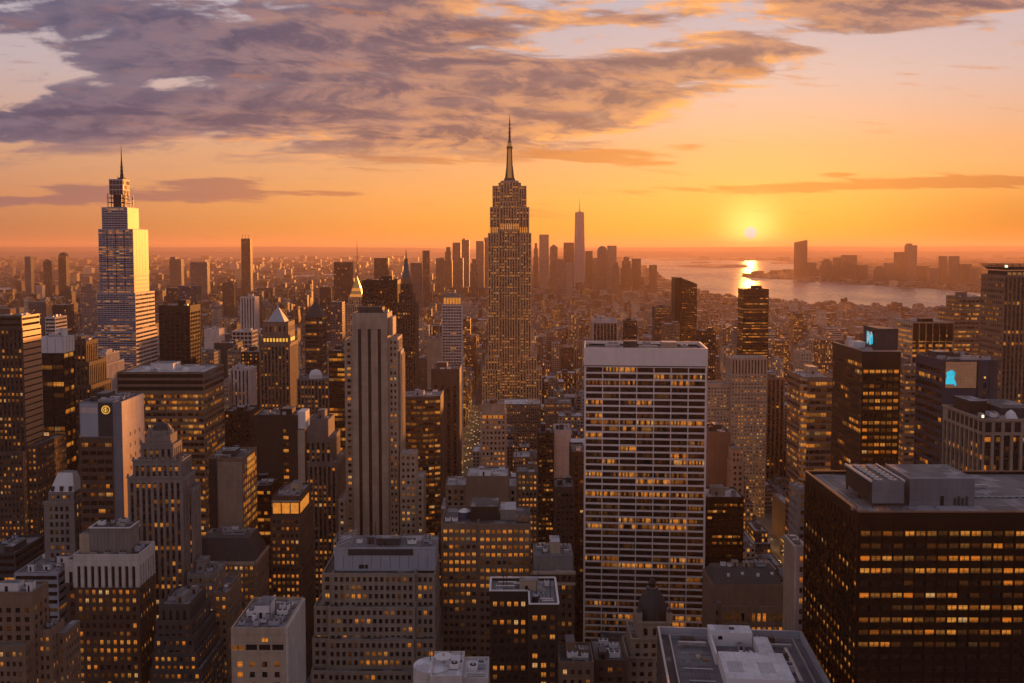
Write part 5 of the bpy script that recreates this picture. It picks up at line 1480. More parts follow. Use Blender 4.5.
def ell_roof():
    Y = 352.0; X, Z = Xz(Y, 604); z = Z(604.5)
    s = st('punch', 2.9, .55, 3.7, .54, .25, .4, 3.5, 0, .6, .34, 1, .6)
    b = Bld('office_building', 'dark brown building with white edged ell shaped roof full of machinery', 'office building', [(X(529), X(558.5), Y, Y + 29, 0, z, s), (X(489), X(528.9), Y + 14, Y + 29, 0, z + .02, s)], 'dark_brown', 'spandrel_dark', 'roof_grey', parts=100, vis=85, phrase='the dark building with white edged roof')
    def edge(m):
        for a in ((X(528.6), X(558.9), Y - .3, Y + .5), (X(489) - .3, X(528.4), Y + 13.7, Y + 14.5), (X(489) - .3, X(558.9), Y + 28.4, Y + 29.3)): m.box(*a, z + .03, z + .4)
        for a in ((X(558.5) - .4, X(558.5) + .4, Y + .51, Y + 28.39), (X(489) - .3, X(489) + .5, Y + 14.51, Y + 28.39), (X(528.6), X(528.6) + .7, Y + .51, Y + 13.6)): m.box(*a, z + .03, z + .4)
    b.part('coping', ['panel_white'], edge)
    clutter(b, X(530), X(557), Y + 1.5, Y + 13.5, z - 1, 9, 3, 'black_metal', big=False); clutter(b, X(491), X(556), Y + 15.5, Y + 27, z - 1, 12, 7, 'cream')
ell_roof()


def terrace_white_top():
    Y = 420.0; X, Z = Xz(Y, 560)
    b = Bld('office_building', 'brown block with grey roof terrace and cream cornices beside the white slab', 'office building', [(X(533), X(575), Y, Y + 26, 0, Z(572), st('punch', 3, .5, 4.2, .5, .25, .35, 1, 0, .8, .18))], 'brown_brick', 'spandrel_dark', 'roof_grey', parts=40, vis=80, phrase='the block with cream cornices')
    b.part('cornice', ['cream'], lambda m: (m.box(X(532.4), X(575.6), Y - .7, Y - .003, Z(574), Z(571)), m.box(X(532.6), X(575.4), Y - .5, Y - .003, Z(585), Z(582.5))))
    b.box('upper_storey', 'grey_stone', X(534), X(574), Y + 6, Y + 24, Z(572) - 1, Z(560), 'roof_grey')
    b.box('plant_room', 'cream', X(551), X(561), Y + 9, Y + 19, Z(560) + .01, Z(548), 'roof_pale'); clutter(b, X(535), X(550), Y + 8, Y + 22, Z(560), 5, 5, 'slate', big=False); clutter(b, X(562), X(573), Y + 8, Y + 22, Z(560), 4, 6, 'slate', big=False)
terrace_white_top()
simple('office_building', 'slim brown block with tall lit arch front left of the white slab', 'office building', 555, 575, 487, 560, 22, st('punch', 2.6, .5, 3.6, .5, .25, .4, 3, 0, .8, .10), 'brown_brick', 'roof_grey', yv=540, n=4, cw='slate', phrase='the slim brown block')
simple('apartment_block', 'brown block with even rows of lit windows between cream tower and white slab', 'apartment block', 517, 538, 472, 575, 18, W_LIT, 'tan_brick', 'roof_grey', yv=520, n=3, phrase='the block with even lit rows')
simple('office_building', 'dark office block with scattered lit windows left of a white blank wall', 'office building', 538, 554, 433, 700, 24, st('punch', 2.8, .8, 3.6, .5, .25, .3, 1, 0, .5, .5, 2), 'dark_brown', yv=475, n=3, phrase='the dark block beside the white wall')
simple('apartment_block', 'white blank walled block between two dark ones near the white slab', 'apartment block', 554.5, 571, 430, 720, 26, None, 'white_stone', 'roof_pale', yv=458, n=5, cw='dark_grey', phrase='the white blank walled block')
simple('office_building', 'tall dark brown wall hard against the left of the white slab', 'office building', 572, 586, 452, 600, 30, W_FEW, 'dark_brown', yv=590, n=2, phrase='the dark brown wall building')
simple('office_building', 'low block with wide white roof at the foot of the stepped mast tower', 'office building', 500, 541, 404, 1080, 40, W_SMALL, 'tan_brick', 'roof_white', yv=418, n=4, cw='panel_white', phrase='the white roofed low block')
simple('office_building', 'long low brown block with amber cornice right of the stepped mast tower', 'office building', 545, 572, 403, 1000, 30, W_SMALL, 'tan_brick', 'roof_grey', yv=415, n=4, phrase='the long low brown block')


def dome_tower():
    Y = 372.0; X, Z = Xz(Y, 630)
    s = st('punch', 3.4, .5, 3.8, .5, .25, .35, 1.2, 0, .9, .05)
    b = Bld('domed_tower', 'ornate stone tower with a slate dome and small lantern', 'tower', [(X(638), X(671), Y, Y + 14, 0, Z(622), st('punch', 3.6, .42, 5.5, .5, .25, .5, 1.6, 0, 1.4, 0)), (X(631), X(676), Y - 1.5, Y + 16, 0, Z(637), s), (X(627), X(680), Y - 3, Y + 18, 0, Z(654), s)], 'cream', 'spandrel_dark', 'roof_tar', vis=95, phrase='the domed stone tower')
    cx, cy = X(654.5), Y + 7
    prof = [(Z(622) - .6, 6.2), (Z(617), 6.2), (Z(611), 5.8), (Z(606), 5.1), (Z(601), 4.0), (Z(597), 2.8), (Z(594), 2.1)]
    d = b.part('dome', ['slate'], lambda m: [m.frus(cx, cy, a[0], a[1], c[0], c[1], 16, 0, cap=(i == len(prof) - 2)) for i, (a, c) in enumerate(zip(prof, prof[1:]))])
    b.part('rib', ['dark_grey'], lambda m: [[m.bar((cx + a[1] * math.cos(q), cy + a[1] * math.sin(q), a[0]), (cx + c[1] * math.cos(q), cy + c[1] * math.sin(q), c[0]), .14, 0, 4) for a, c in zip(prof, prof[1:])] for q in [k * math.pi / 4 + .2 for k in range(8)]], d)
    b.part('lantern', ['black_metal', 'grey_stone'], lambda m: (m.frus(cx, cy, Z(594), 1.9, Z(592.8), 2.3, 12, 1), m.frus(cx, cy, Z(592.8), 1.5, Z(588), 1.4, 8, 0), m.frus(cx, cy, Z(588), 1.9, Z(584.5), .6, 12, 0), m.frus(cx, cy, Z(584.5), .25, Z(581.5), .05, 6, 0)))
    for px_ in (639.5, 669.5):
        b.part('turret', ['cream', 'slate'], lambda m: (m.box(X(px_) - 1.1, X(px_) + 1.1, Y + .2, Y + 2.4, Z(622) + .003, Z(613), 0), m.frus(X(px_), Y + 1.3, Z(613), 1.2, Z(609), .1, 8, 1)))
    for z_, xa, xb, y in ((637, 630, 677, Y - 1.5), (654, 626, 681, Y - 3), (622, 637.3, 671.7, Y)):
        b.part('cornice', ['cream'], lambda m: m.box(X(xa), X(xb), y - .5, y - .003, Z(z_ + 1.6), Z(z_ - .6)))
    b.part('arch', ['black_metal'], lambda m: [(m.box(X(p) - .6, X(p) + .6, Y - .06, Y - .004, Z(634), Z(629)), m.frus(X(p), Y - .03, Z(629), .6, Z(627.6), .1, 8, 0, sy=.05)) for p in (645, 655, 664)])
dome_tower()


def beige_hall():
    Y = 430.0; X, Z = Xz(Y, 600)
    za = Z(588)
    b = Bld('office_building', 'low beige block with dark sloping roof and a row of tall lit windows', 'office building', [(X(714), X(786), Y + 4, Y + 27, 0, za, None), (X(722), X(786), Y, Y + 3.9, 0, Z(606), st('punch', 2.4, .6, 6.5, .6, .2, .5, 2.2, 0, 1, 1.3, 1, .9, 0)), (X(714), X(721.9), Y + 1.5, Y + 3.9, 0, Z(604), st('punch', 3, .4, 5, .5, .2, .5, 2, 0, .8, .05))], 'tan_brick', 'spandrel_dark', 'roof_tar', parts=30, vis=80, phrase='the low beige block with a dark sloping roof')
    x0, x1 = X(714) + .6, X(786) - .6
    b.part('sloping_roof', ['slate'], lambda m: (m.q((x0, Y + 5, za + .01), (x1, Y + 5, za + .01), (x1, Y + 18, za + 3), (x0 + 3, Y + 18, za + 3)), m.q((x1, Y + 5, za + .01), (x1, Y + 26, za + .01), (x1, Y + 26, za + 3), (x1, Y + 18, za + 3)),
           m.q((x0, Y + 26, za + .01), (x0, Y + 5, za + .01), (x0 + 3, Y + 18, za + 3), (x0 + 3, Y + 26, za + 3)), m.q((x0 + 3, Y + 18, za + 3), (x1, Y + 18, za + 3), (x1, Y + 26, za + 3), (x0 + 3, Y + 26, za + 3))))
    clutter(b, x0 + 6, x1 - 1, Y + 18.5, Y + 25.5, za + 3, 10, 4, 'cream', big=False)
    b.part('roof_light', ['panel_white'], lambda m: [m.box(x0 + 8 + 7 * k, x0 + 9.2 + 7 * k, Y + 11 + 1.5 * (k % 2), Y + 12 + 1.5 * (k % 2), za + 1.2, za + 2.8) for k in range(4)])
beige_hall()


def pink_slab():
    Y = 345.0; X, Z = Xz(Y, 545)
    b = Bld('apartment_block', 'narrow pale slab with pinkish ribbed wall beside the dark bronze tower', 'apartment block', [(X(795), X(807), Y, Y + 14, 0, Z(546), None, 1.0, None), (X(796), X(807) - .01, Y - .4, Y - .01, 0, Z(548), st('punch', 3.3, .35, 4, .5, .25, .3, 2, 0, .3, .12), 0)], 'pink_panel', 'spandrel_dark', 'roof_grey', vis=100, phrase='the narrow pinkish slab')
    b.part('rib', ['cream'], lambda m: [m.box(X(795) - .25, X(795) - .003, Y + .3 + .9 * k, Y + .6 + .9 * k, 0, Z(547)) for k in range(15)])
    clutter(b, X(796), X(806), Y + 1, Y + 13, Z(546) - 1, 4, 5, 'panel_white', big=False)
pink_slab()


def bottom_round():
    Y = 300.0; X, Z = Xz(Y, 680); z = Z(676)
    b = Bld('office_building', 'pale roof with round corner and white dish at the bottom edge', 'office building', [(X(430), X(462), Y, Y + 19, 0, z, None), (X(462.1), X(488), Y + 2, Y + 18, 0, z - 1.5, W_SMALL)], 'white_stone', 'spandrel_dark', 'roof_white', vis=110, phrase='the pale round cornered roof')
    cx, cy = X(430.2), Y + 9.5
    b.part('round_end', ['white_stone', 'roof_white'], lambda m: (m.frus(cx, cy, 0, 6.5, z - .5, 6.5, 28, 0, cap=False), m.poly([(cx + 6.4 * math.cos(k * math.pi / 14), cy + 6.4 * math.sin(k * math.pi / 14), z - .52) for k in range(28)], 1)))
    dx, dy = X(441), Y + 11
    b.part('dish', ['panel_white', 'steel'], lambda m: (m.frus(dx, dy, z - 1, .5, z + .6, .4, 8, 1), m.frus(dx, dy, z + .6, .6, z + 1.6, 3.0, 20, 0, cap=False), m.frus(dx, dy, z + 1.6, 3.0, z + 1.9, 2.9, 20, 0), m.frus(dx, dy, z + 1.9, .5, z + 2.9, .3, 8, 1)))
    for k, (p, h) in enumerate(((427, 6), (448, 9), (459, 7))): mast(b, X(p), Y + 13, z - 1, h, .1)
    ac_unit(b, X(453), Y + 8, z - 1, 3, 3, 1.8, 'panel_white'); ac_unit(b, X(472), Y + 9, z - 2.5, 3, 3, 2.2, 'panel_white'); ac_unit(b, X(480), Y + 12, z - 2.5, 2.4, 4, 2.0); duct(b, X(466), X(484), Y + 5, z - 2.5, .4)
    b.part('railing', ['panel_white'], lambda m: ([m.bar((X(462.3), Y + 2.5, z - 1.5 + h), (X(487.8), Y + 2.5, z - 1.5 + h), .05) for h in (.5, 1.0)], [m.bar((X(462.5) + k * 1.3, Y + 2.5, z - 1.5), (X(462.5) + k * 1.3, Y + 2.5, z - .5), .05) for k in range(7)]))
bottom_round()


def cream_box_front():
    Y = 330.0; X, Z = Xz(Y, 640); z = Z(628)
    b = Bld('office_building', 'cream block with wide plant openings under a roof crowded with machinery', 'office building', [(X(231), X(285), Y, Y + 30, 0, z, st('punch', 4.4, .42, 3.7, .56, .25, .4, 11.5, 0, .8, .35, 2, .5))], 'cream', 'spandrel_dark', 'roof_grey', parts=60, vis=100, phrase='the cream block with crowded roof')
    b.part('plant_opening', ['black_metal'], lambda m: [m.box(X(232.5) + 4.7 * k, X(232.5) + 4.0 + 4.7 * k, Y - .05, Y - .004, z - 8.0, z - 6.0) for k in range(1, 4)])
    b.part('lit_opening', [WIN], lambda m: (m.q((X(232), Y - .05, z - 8), (X(244), Y - .05, z - 8), (X(244), Y - .05, z - 6.4), (X(232), Y - .05, z - 6.4), 0, [(11.1, 2.5), (11.9, 2.5), (11.9, 2.9), (11.1, 2.9)]), m.q((X(262), Y - .05, z - 5), (X(268), Y - .05, z - 5), (X(268), Y - .05, z - 3.6), (X(262), Y - .05, z - 3.6), 0, [(14.1, 3.5), (14.9, 3.5), (14.9, 3.9), (14.1, 3.9)])))
    b.part('joint', ['grey_stone'], lambda m: [m.box(X(231) + .05, X(285) - .05, Y - .03, Y - .004, z - h, z - h + .12) for h in (2.2, 5.4, 9.2)])
    clutter(b, X(233), X(283), Y + 2, Y + 28, z - 1, 22, 3, 'panel_white', 0)
    b.box('white_end_wall', 'white_stone', X(285) + .003, X(285) + .8, Y + .5, Y + 29.5, 0, z - .3)
cream_box_front()


def amber_crown_block():
    Y = 480.0; X, Z = Xz(Y, 510)
    b = Bld('office_building', 'brown block topped by a glowing amber glazed storey', 'office building', [(X(270), X(300), Y, Y + 32, 0, Z(516), W_LIT), (X(271.5), X(299), Y + 2, Y + 30, 0, Z(497), None)], 'brown_brick', 'spandrel_dark', 'roof_grey', parts=60, vis=90, phrase='the block with a glowing amber storey')
    b.part('glazed_storey', ['lamp_amber', 'cream'], lambda m: ([m.box(X(272) + 4.6 * k, X(272) + 4.0 + 4.6 * k, Y + 1.8, Y + 1.99, Z(514.5), Z(504), 0) for k in range(3)], [m.box(X(299) + .01, X(299) + .2, Y + 3 + 5.2 * k, Y + 7.4 + 5.2 * k, Z(514.5), Z(504), 0) for k in range(4)],
           m.box(X(271), X(299.6), Y + 1.4, Y + 1.99, Z(503), Z(501.5), 1)))
    clutter(b, X(273), X(298), Y + 4, Y + 22, Z(497) - 1, 7, 5, 'cream')
amber_crown_block()
simple('office_building', 'dark glass block with lit floors between blank tan tower and amber storey block', 'office building', 243, 271, 486, 520, 24, st('punch', 3.3, .92, 3.8, .5, .26, .15, 2, 0, .4, .5, 2, .7, 0, 2), 'black_metal', parts=40, yv=560, n=5, phrase='the dark glass block with lit floors')
simple('office_building', 'brown building with arched dark roofline below the pyramid tower', 'office building', 224, 250, 411, 700, 26, W_FEW, 'dark_brown', 'roof_tar', yv=450, n=4, phrase='the brown building with dark roofline')
simple('office_building', 'pale building with fluted front left of the white pyramid tower', 'office building', 229, 250, 369, 860, 22, st('strip', 3.6, .4, 3.8, .6, .2, .7, 1.5, 0, 1, .03), 'white_stone', 'roof_pale', yv=408, n=4, phrase='the pale fluted building')
simple('apartment_tower', 'pale tower with vertical stripes rising left of the white pyramid', 'apartment tower', 240, 255, 297, 1500, 24, st('strip', 4, .4, 3.8, .6, .2, .7, 2, 0, 1, .03), 'white_stone', 'roof_tar', yv=330, n=2, phrase='the pale striped tower')

# --- right side
def rounded_bands():
    Y = 600.0; X, Z = Xz(Y, 380)
    z = Z(377)
    b = Bld('office_tower', 'banded glass tower with rounded corner glowing gold', 'office tower', [(X(804), X(833), Y, Y + 36, 0, z, st('punch', 3.4, .94, 4.0, .62, .2, .25, 2.5, 0, .3, .55, 1, .7, 1, 2), 1.0, st('punch', 4, .97, 4.0, .55, .25, .3, 2.5, 0, .2, .35, 1, .7, 1, 2))], 'tan_brick', 'glass_blue', 'roof_pale', vis=70, phrase='the banded tower with golden corner')
    m = MB(['cream', WIN]); cx, cy, r = X(806.3), Y + 2.2, 3.2; rng = random.Random(4)
    nf = int(z / 4.0)
    for f in range(nf):
        for k in range(6):
            a0, a1 = math.pi * (.98 + .56 * k / 6), math.pi * (.98 + .56 * (k + 1) / 6)
            p0, p1 = (cx + r * math.cos(a0), cy + r * math.sin(a0)), (cx + r * math.cos(a1), cy + r * math.sin(a1))
            q0, q1 = (cx + r * .97 * math.cos(a0), cy + r * .97 * math.sin(a0)), (cx + r * .97 * math.cos(a1), cy + r * .97 * math.sin(a1))
            za, zb = f * 4.0 + .9, f * 4.0 + 3.2
            l = rng.choice((2, 3, 3, 2, 1)) if 120 < f * 4 < 165 else rng.choice((0, 1, 1, 2)); i = rng.randint(1, 900)
            m.q((*q0, za), (*q1, za), (*q1, zb), (*q0, zb), 1, [(i + .1, l + .1), (i + .9, l + .1), (i + .9, l + .9), (i + .1, l + .9)])
            m.q((*p0, zb), (*p1, zb), (*p1, za + 4), (*p0, za + 4), 0)
            m.q((*p0, za), (*q0, za), (*q1, za), (*p1, za), 0); m.q((*q0, zb), (*p0, zb), (*p1, zb), (*q1, zb), 0)
    m.build('rounded_corner', b.root, b.o)
    clutter(b, X(806), X(832), Y + 5, Y + 34, z - 1, 6, 5, 'cream')
rounded_bands()


def screen_tower_dark():
    Y = 500.0; X, Z = Xz(Y, 350)
    z = Z(351)
    b = Bld('office_tower', 'black glass tower with small bright screen on its rooftop box', 'office tower', [(X(862.5), X(901), Y, Y + 46, 0, z, st('punch', 3.3, .78, 3.9, .48, .27, .2, 9, 0, .5, .7, 1, .72, 1, 2), 1.0, st('punch', 3.4, .92, 3.9, .55, .25, .15, 6, 0, .4, .16, 1, .7))], 'black_metal', 'spandrel_dark', 'roof_grey', parts=60, vis=80, phrase='the black tower with the rooftop screen')
    zr = z - 1; bx0, bx1, by0, by1 = X(880.5), X(901) - .5, Y + 3, Y + 25; zb = Z(330)
    p = b.part('plant_room', ['dark_grey', 'roof_tar'], lambda m: (m.box(bx0, bx1, by0, by1, zr, zb, 0, 1), m.box(bx0 - .2, bx1 + .2, by0 - .2, by0 - .003, zb - .5, zb + .5, 0), m.box(bx0 - .2, bx0 - .003, by0, by1, zb - .5, zb + .5, 0)))
    def screen(m):
        y0, y1, za, zc = by0 + 6, by0 + 16, zr + 2.6, zb - 1.6
        m.box(bx0 - .5, bx0 - .21, y0, y1, za, zc, 0, None, True)
        d = (zc - za) / 6
        for i, (a0, a1, h0, h1, mm) in enumerate(((.06, .28, .1, .95, 1), (.3, .45, .25, .9, 2), (.45, .75, .05, .75, 1), (.62, .8, .6, .95, 2), (.8, .95, .15, .8, 1), (.12, .22, .3, .6, 2))):
            m.box(bx0 - .54 - .01 * i, bx0 - .505 - .01 * i, y1 - (y1 - y0) * a1, y1 - (y1 - y0) * a0, za + (zc - za) * h0, za + (zc - za) * h1, mm, None, True)
    b.part('screen', ['black_metal', 'screen_cyan', 'screen_white'], screen, p)
    b.part('rooftop_unit', ['panel_white', 'steel'], lambda m: (m.box(X(866), X(878), Y + 18, Y + 26, zr, zr + 4, 0), m.frus(X(872), Y + 32, zr, 2.6, zr + 5.5, 2.2, 14, 1)))
    clutter(b, X(864), X(879), Y + 2, Y + 15, zr, 5, 6, 'grey_panel', big=False); clutter(b, X(864), X(899), Y + 27.5, Y + 44, zr, 6, 16, 'grey_panel', big=False)
    b.part('coping', ['steel'], lambda m: (m.box(X(862.5) - .2, X(862.5) + .3, Y, Y + 46, z + .003, z + .4), m.box(X(862.5) - .2, X(901) + .2, Y - .25, Y - .003, z - .3, z + .4)))
screen_tower_dark()


def blue_screen_building():
    Y = 450.0; X, Z = Xz(Y, 360)
    z = Z(360)
    b = Bld('office_tower', 'dark blue panelled tower carrying a big tan video screen with cyan figure', 'office tower', [(X(943), X(998), Y, Y + 30, 0, z, None, 1.0, st('punch', 3.2, .92, 3.9, .55, .25, .12, 4, 0, .4, .12, 1, .6))], 'blue_panel', 'spandrel_dark', 'roof_tar', vis=80, phrase='the dark blue tower with the video screen')
    w = st('punch', 3.3, .92, 3.9, .5, .26, .15, .5, 0, .3, .55, 2, .75, 0, 2)
    b.part('lower_windows', ['blue_panel', WIN, 'spandrel_dark'], lambda m: facade(m, None, (X(944.5), Y - .1), (1, 0), X(977) - X(944.5), Z(500), Z(392), w, random.Random(2)))
    sx0, sx1, z0, z1 = X(944.6), X(977), Z(388.5), Z(361)
    def scr(m):
        m.box(sx0, sx1, Y - .5, Y - .003, z0, z1, 0, None, True)
        n = 10
        for i in range(n):
            for j in range(9):
                a, c = sx0 + .3 + (sx1 - sx0 - .6) * i / n, sx0 + .3 + (sx1 - sx0 - .6) * (i + 1) / n; d, e = z0 + .3 + (z1 - z0 - .6) * j / 9, z0 + .3 + (z1 - z0 - .6) * (j + 1) / 9
                m.q((a + .02, Y - .52, d + .02), (c - .02, Y - .52, d + .02), (c - .02, Y - .52, e - .02), (a + .02, Y - .52, e - .02), 1)
        fig = [(.02, .16), (.28, .16), (.30, .08), (.36, .12), (.33, .24), (.27, .36), (.29, .46), (.31, .54), (.27, .64), (.18, .68), (.10, .64), (.02, .58), (.05, .44), (.02, .32)]
        P = [(sx0 + .3 + (sx1 - sx0) * a, Y - .56, z0 + (z1 - z0) * c) for a, c in fig]
        m.poly(P, 2)
    b.part('video_screen', ['black_metal', 'screen_beige', 'screen_cyan'], scr)
    b.part('pier', ['dark_grey'], lambda m: ([m.box(X(p), X(p + 4), Y - .6, Y - .003, 0, z - .5) for p in (978, 990)], m.box(X(938.5) + 2.2, X(944.3), Y - .55, Y - .003, 0, z - .5)))
    b.part('lamp', ['lamp_gold'], lambda m: m.box(X(984.5), X(986), Y - .4, Y - .003, Z(378.5), Z(376.5), 0, None, True))
    b.part('window_column', ['black_metal', WIN], lambda m: ([m.q((X(984), Y - .05, zz), (X(987), Y - .05, zz), (X(987), Y - .05, zz + 2.4), (X(984), Y - .05, zz + 2.4), 1, [(k + 40.1, (k % 4 == 0) + .1), (k + 40.9, (k % 4 == 0) + .1), (k + 40.9, (k % 4 == 0) + .9), (k + 40.1, (k % 4 == 0) + .9)]) for k, zz in enumerate(np.arange(100, Z(383), 3.2))]))
    clutter(b, X(945), X(997), Y + 2, Y + 28, z - 1, 12, 9, 'dark_grey')
blue_screen_building()


def grid_block():
    Y = 385.0; X, Z = Xz(Y, 420)
    z = Z(419)
    s = st('strip', 4.0, .72, 3.9, .52, .25, 1.0, 6.8, 0, 0.2, .5, 2, .7, 0, 2)
    b = Bld('office_building', 'brown gridded block of deep square piers at the right edge', 'office building', [(X(983.5), X(1080), Y, Y + 36.5, 0, z, s, 1.2, s)], 'limestone', 'spandrel_dark', 'roof_tar', parts=60, vis=80, phrase='the brown gridded block')
    b.part('top_band', ['limestone', 'black_metal'], lambda m: ([m.box(X(983.5) + .8 + 4.0 * k, X(983.5) + 3.4 + 4.0 * k, Y - .06, Y - .003, z - 5.4, z - 1.4, 1) for k in range(9)], [m.box(X(983.5) - .06, X(983.5) - .003, Y + .9 + 4.0 * k, Y + 3.5 + 4.0 * k, z - 5.4, z - 1.4, 1) for k in range(8)],
           m.box(X(983.5) - .5, X(1080), Y - .5, Y - .003, z - .9, z + .1, 0), m.box(X(983.5) - .5, X(983.5) - .003, Y, Y + 36.5, z - .9, z + .1, 0)))
    zr = z - 1.2
    b.box('plant_room', 'dark_brown', X(992), X(1010), Y + 19, Y + 34, zr, zr + 5.5, 'roof_grey'); b.box('plant_room', 'slate', X(1014), X(1050), Y + 10, Y + 34, zr, zr + 4, 'roof_tar')
    b.part('lit_hatch', ['lamp_white', 'cream'], lambda m: (m.box(X(991), X(994), Y + 8, Y + 11, zr, zr + 2.0, 1), m.box(X(991) + .2, X(994) - .2, Y + 7.8, Y + 7.99, zr + .4, zr + 1.4, 0, None, True)))
    b.part('white_hood', ['panel_white'], lambda m: (m.frus(X(1021), Y + 8, zr, 2.8, zr + 2.6, 1.6, 10), m.frus(X(1021), Y + 8, zr + 2.6, 1.6, zr + 3.6, .3, 10)))
    clutter(b, X(1000), X(1013), Y + 3, Y + 18, zr, 5, 9, 'grey_stone', big=False)
grid_block()


def crown_tower_right():
    Y = 640.0; X, Z = Xz(Y, 290)
    z = Z(275)
    s = st('strip', 2.8, .62, 3.9, .55, .24, .35, 1.5, 0, .5, .18, 2, .7, 1, 2)
    sl = st('punch', 2.6, .62, 3.9, .5, .25, .35, 1.5, 0, .5, .22)
    b = Bld('skyscraper', 'tall brown tower at the right edge with slanting frame crown and white beacon', 'skyscraper', [(X(1003.5), X(1075), Y, Y + 31, 0, z, s, .8, sl)], 'tan_brick', 'spandrel_brown', 'roof_tar', vis=60, phrase='the tall tower at the right edge')
    x0, x1, y0, y1 = X(1003.5), X(1075), Y, Y + 31
    b.part('crown_base', ['dark_brown', 'lamp_soft'], lambda m: (m.box(x0 + 3, x1 - 3, y0 + 3, y1 - 3, z - .8, Z(271), 0), [m.box(x0 + 4 + 3.4 * k, x0 + 6.4 + 3.4 * k, y0 + 2.8, y0 + 2.99, z - .4, Z(272.5), 1) for k in range(11)]))
    def frame(m):
        zt = Z(264.5)
        A = [(x0 + 3, y0 + 3), (x1 - 3, y0 + 3), (x1 - 3, y1 - 3), (x0 + 3, y1 - 3)]; B = [(x0 - .5, y0 - .5), (x1, y0 - .5), (x1, y1), (x0 - .5, y1)]
        for i in range(4):
            a, c, d, e = A[i], A[(i + 1) % 4], B[(i + 1) % 4], B[i]
            za = Z(270)
            n = 9
            for k in range(n + 1):
                f = k / n
                m.bar((a[0] + (c[0] - a[0]) * f, a[1] + (c[1] - a[1]) * f, za), (e[0] + (d[0] - e[0]) * f, e[1] + (d[1] - e[1]) * f, zt), .22, 0, 4)
            for f in (.35, .7, 1.0): m.bar((a[0] + (e[0] - a[0]) * f, a[1] + (e[1] - a[1]) * f, za + (zt - za) * f), (c[0] + (d[0] - c[0]) * f, c[1] + (d[1] - c[1]) * f, za + (zt - za) * f), .25, 0, 4)
            m.q((*a, za), (*c, za), (d[0] * .45 + c[0] * .55, d[1] * .45 + c[1] * .55, za + (zt - za) * .45), (e[0] * .45 + a[0] * .55, e[1] * .45 + a[1] * .55, za + (zt - za) * .45), 1)
    b.part('crown_frame', ['black_metal', 'blue_panel'], frame)
    b.part('beacon', ['lamp_white', 'steel'], lambda m: (m.bar((X(1005.5) + 2, y0 + 4, Z(271)), (X(1005.5) + 2, y0 + 4, Z(267.5)), .3, 1), m.frus(X(1005.5) + 2, y0 + 4, Z(267.5), 1.0, Z(265.3), 1.0, 10, 0)))
crown_tower_right()


def gold_band_tower():
    Y = 750.0; X, Z = Xz(Y, 340)
    z = Z(322)
    b = Bld('office_tower', 'tower with broad dark bays on top and golden lit bands below', 'office tower', [(X(912), X(953), Y, Y + 34, 0, z, st('strip', 5.6, .9, 4.0, .56, .24, .4, 1, 0, .3, .55, 2, .8, 0, 6), 1.0, st('punch', 3.4, .9, 4, .5, .26, .3, 2, 0, .4, .9, 1, .7, 0))], 'cream', 'spandrel_dark', 'roof_tar', vis=60, phrase='the tower with golden bands')
    b.part('dark_bay', ['bronze'], lambda m: [m.box(X(912) + .6 + 5.45 * k, X(912) + 5.1 + 5.45 * k, Y - .12, Y - .004, Z(341), z - 1.2) for k in range(6)])
    clutter(b, X(914), X(952), Y + 3, Y + 31, z - 1, 7, 4, 'bronze')
gold_band_tower()
simple('office_tower', 'stepped tower with bright golden window rows just left of the right edge tower', 'office tower', 962, 985, 297, 820, 30, W_OFFL, 'tan_brick', yv=355, n=3, extra=((954, 980, 310, 812, 30),), phrase='the golden rowed stepped tower')
simple('office_tower', 'brown slab with golden bands beside the dark blue screen tower', 'office tower', 905, 922, 366, 640, 30, W_OFFL, 'tan_brick', yv=470, n=3, phrase='the brown slab with golden bands')
simple('office_tower', 'dark tower with scattered lit lines standing before the river', 'office tower', 743.5, 769, 289, 1400, 34, st('punch', 4, .9, 4, .5, .25, .2, 8, 0, .5, .35, 1, .75, 1, 3), 'bronze', yv=370, n=2, phrase='the dark tower before the river')


def slant_tower():
    Y = 1700.0; X, Z = Xz(Y, 300)
    b = Bld('apartment_tower', 'dark tower with a slanting roof against the bright river', 'apartment tower', [(X(675), X(681.5), Y + 4, Y + 40, 0, Z(277.5), None, 0), (X(681.6), X(697), Y, Y + 40, 0, Z(286), st('punch', 4, .6, 4, .5, .25, .3, 1, 0, .5, .2), 0)], 'bronze', vis=60, phrase='the slant roofed tower')
    x0, x1 = X(681.6), X(697); za, zb, zc = Z(286) + .01, Z(278), Z(284)
    b.part('slant_roof', ['bronze'], lambda m: (m.q((x0, Y, za), (x1, Y, za), (x1, Y, zc), (x0, Y, zb)), m.q((x1, Y + 40, za), (x0, Y + 40, za), (x0, Y + 40, zb), (x1, Y + 40, zc)), m.q((x0, Y, zb), (x1, Y, zc), (x1, Y + 40, zc), (x0, Y + 40, zb)), m.q((x1, Y, za), (x1, Y + 40, za), (x1, Y + 40, zc), (x1, Y, zc)), m.q((x0, Y + 40, za), (x0, Y, za), (x0, Y, zb), (x0, Y + 40, zb))))
slant_tower()
simple('apartment_tower', 'brown tower with rounded top left of the slant roofed tower', 'apartment tower', 655, 671, 307, 1500, 30, W_SMALL, 'brown_brick', yv=342, n=1, phrase='the brown round topped tower')
simple('apartment_block', 'pale stepped block in front of the slant roofed tower', 'apartment block', 665, 680, 324, 1300, 30, W_FEW, 'tan_brick', 'roof_pale', yv=343, n=2, phrase='the pale stepped block')
simple('office_tower', 'dark tower peeping over the right end of the white slab roof', 'office tower', 701, 716, 331, 1000, 24, W_SMALL, 'dark_brown', yv=380, n=3, phrase='the dark tower by the white slab')
simple('office_building', 'dark building with thin white piers just above the white slab roof', 'office building', 593, 617.5, 319, 1300, 34, W_STRIPW, 'white_stone', 'roof_grey', 'black_metal', yv=342, n=3, phrase='the white piered dark building')
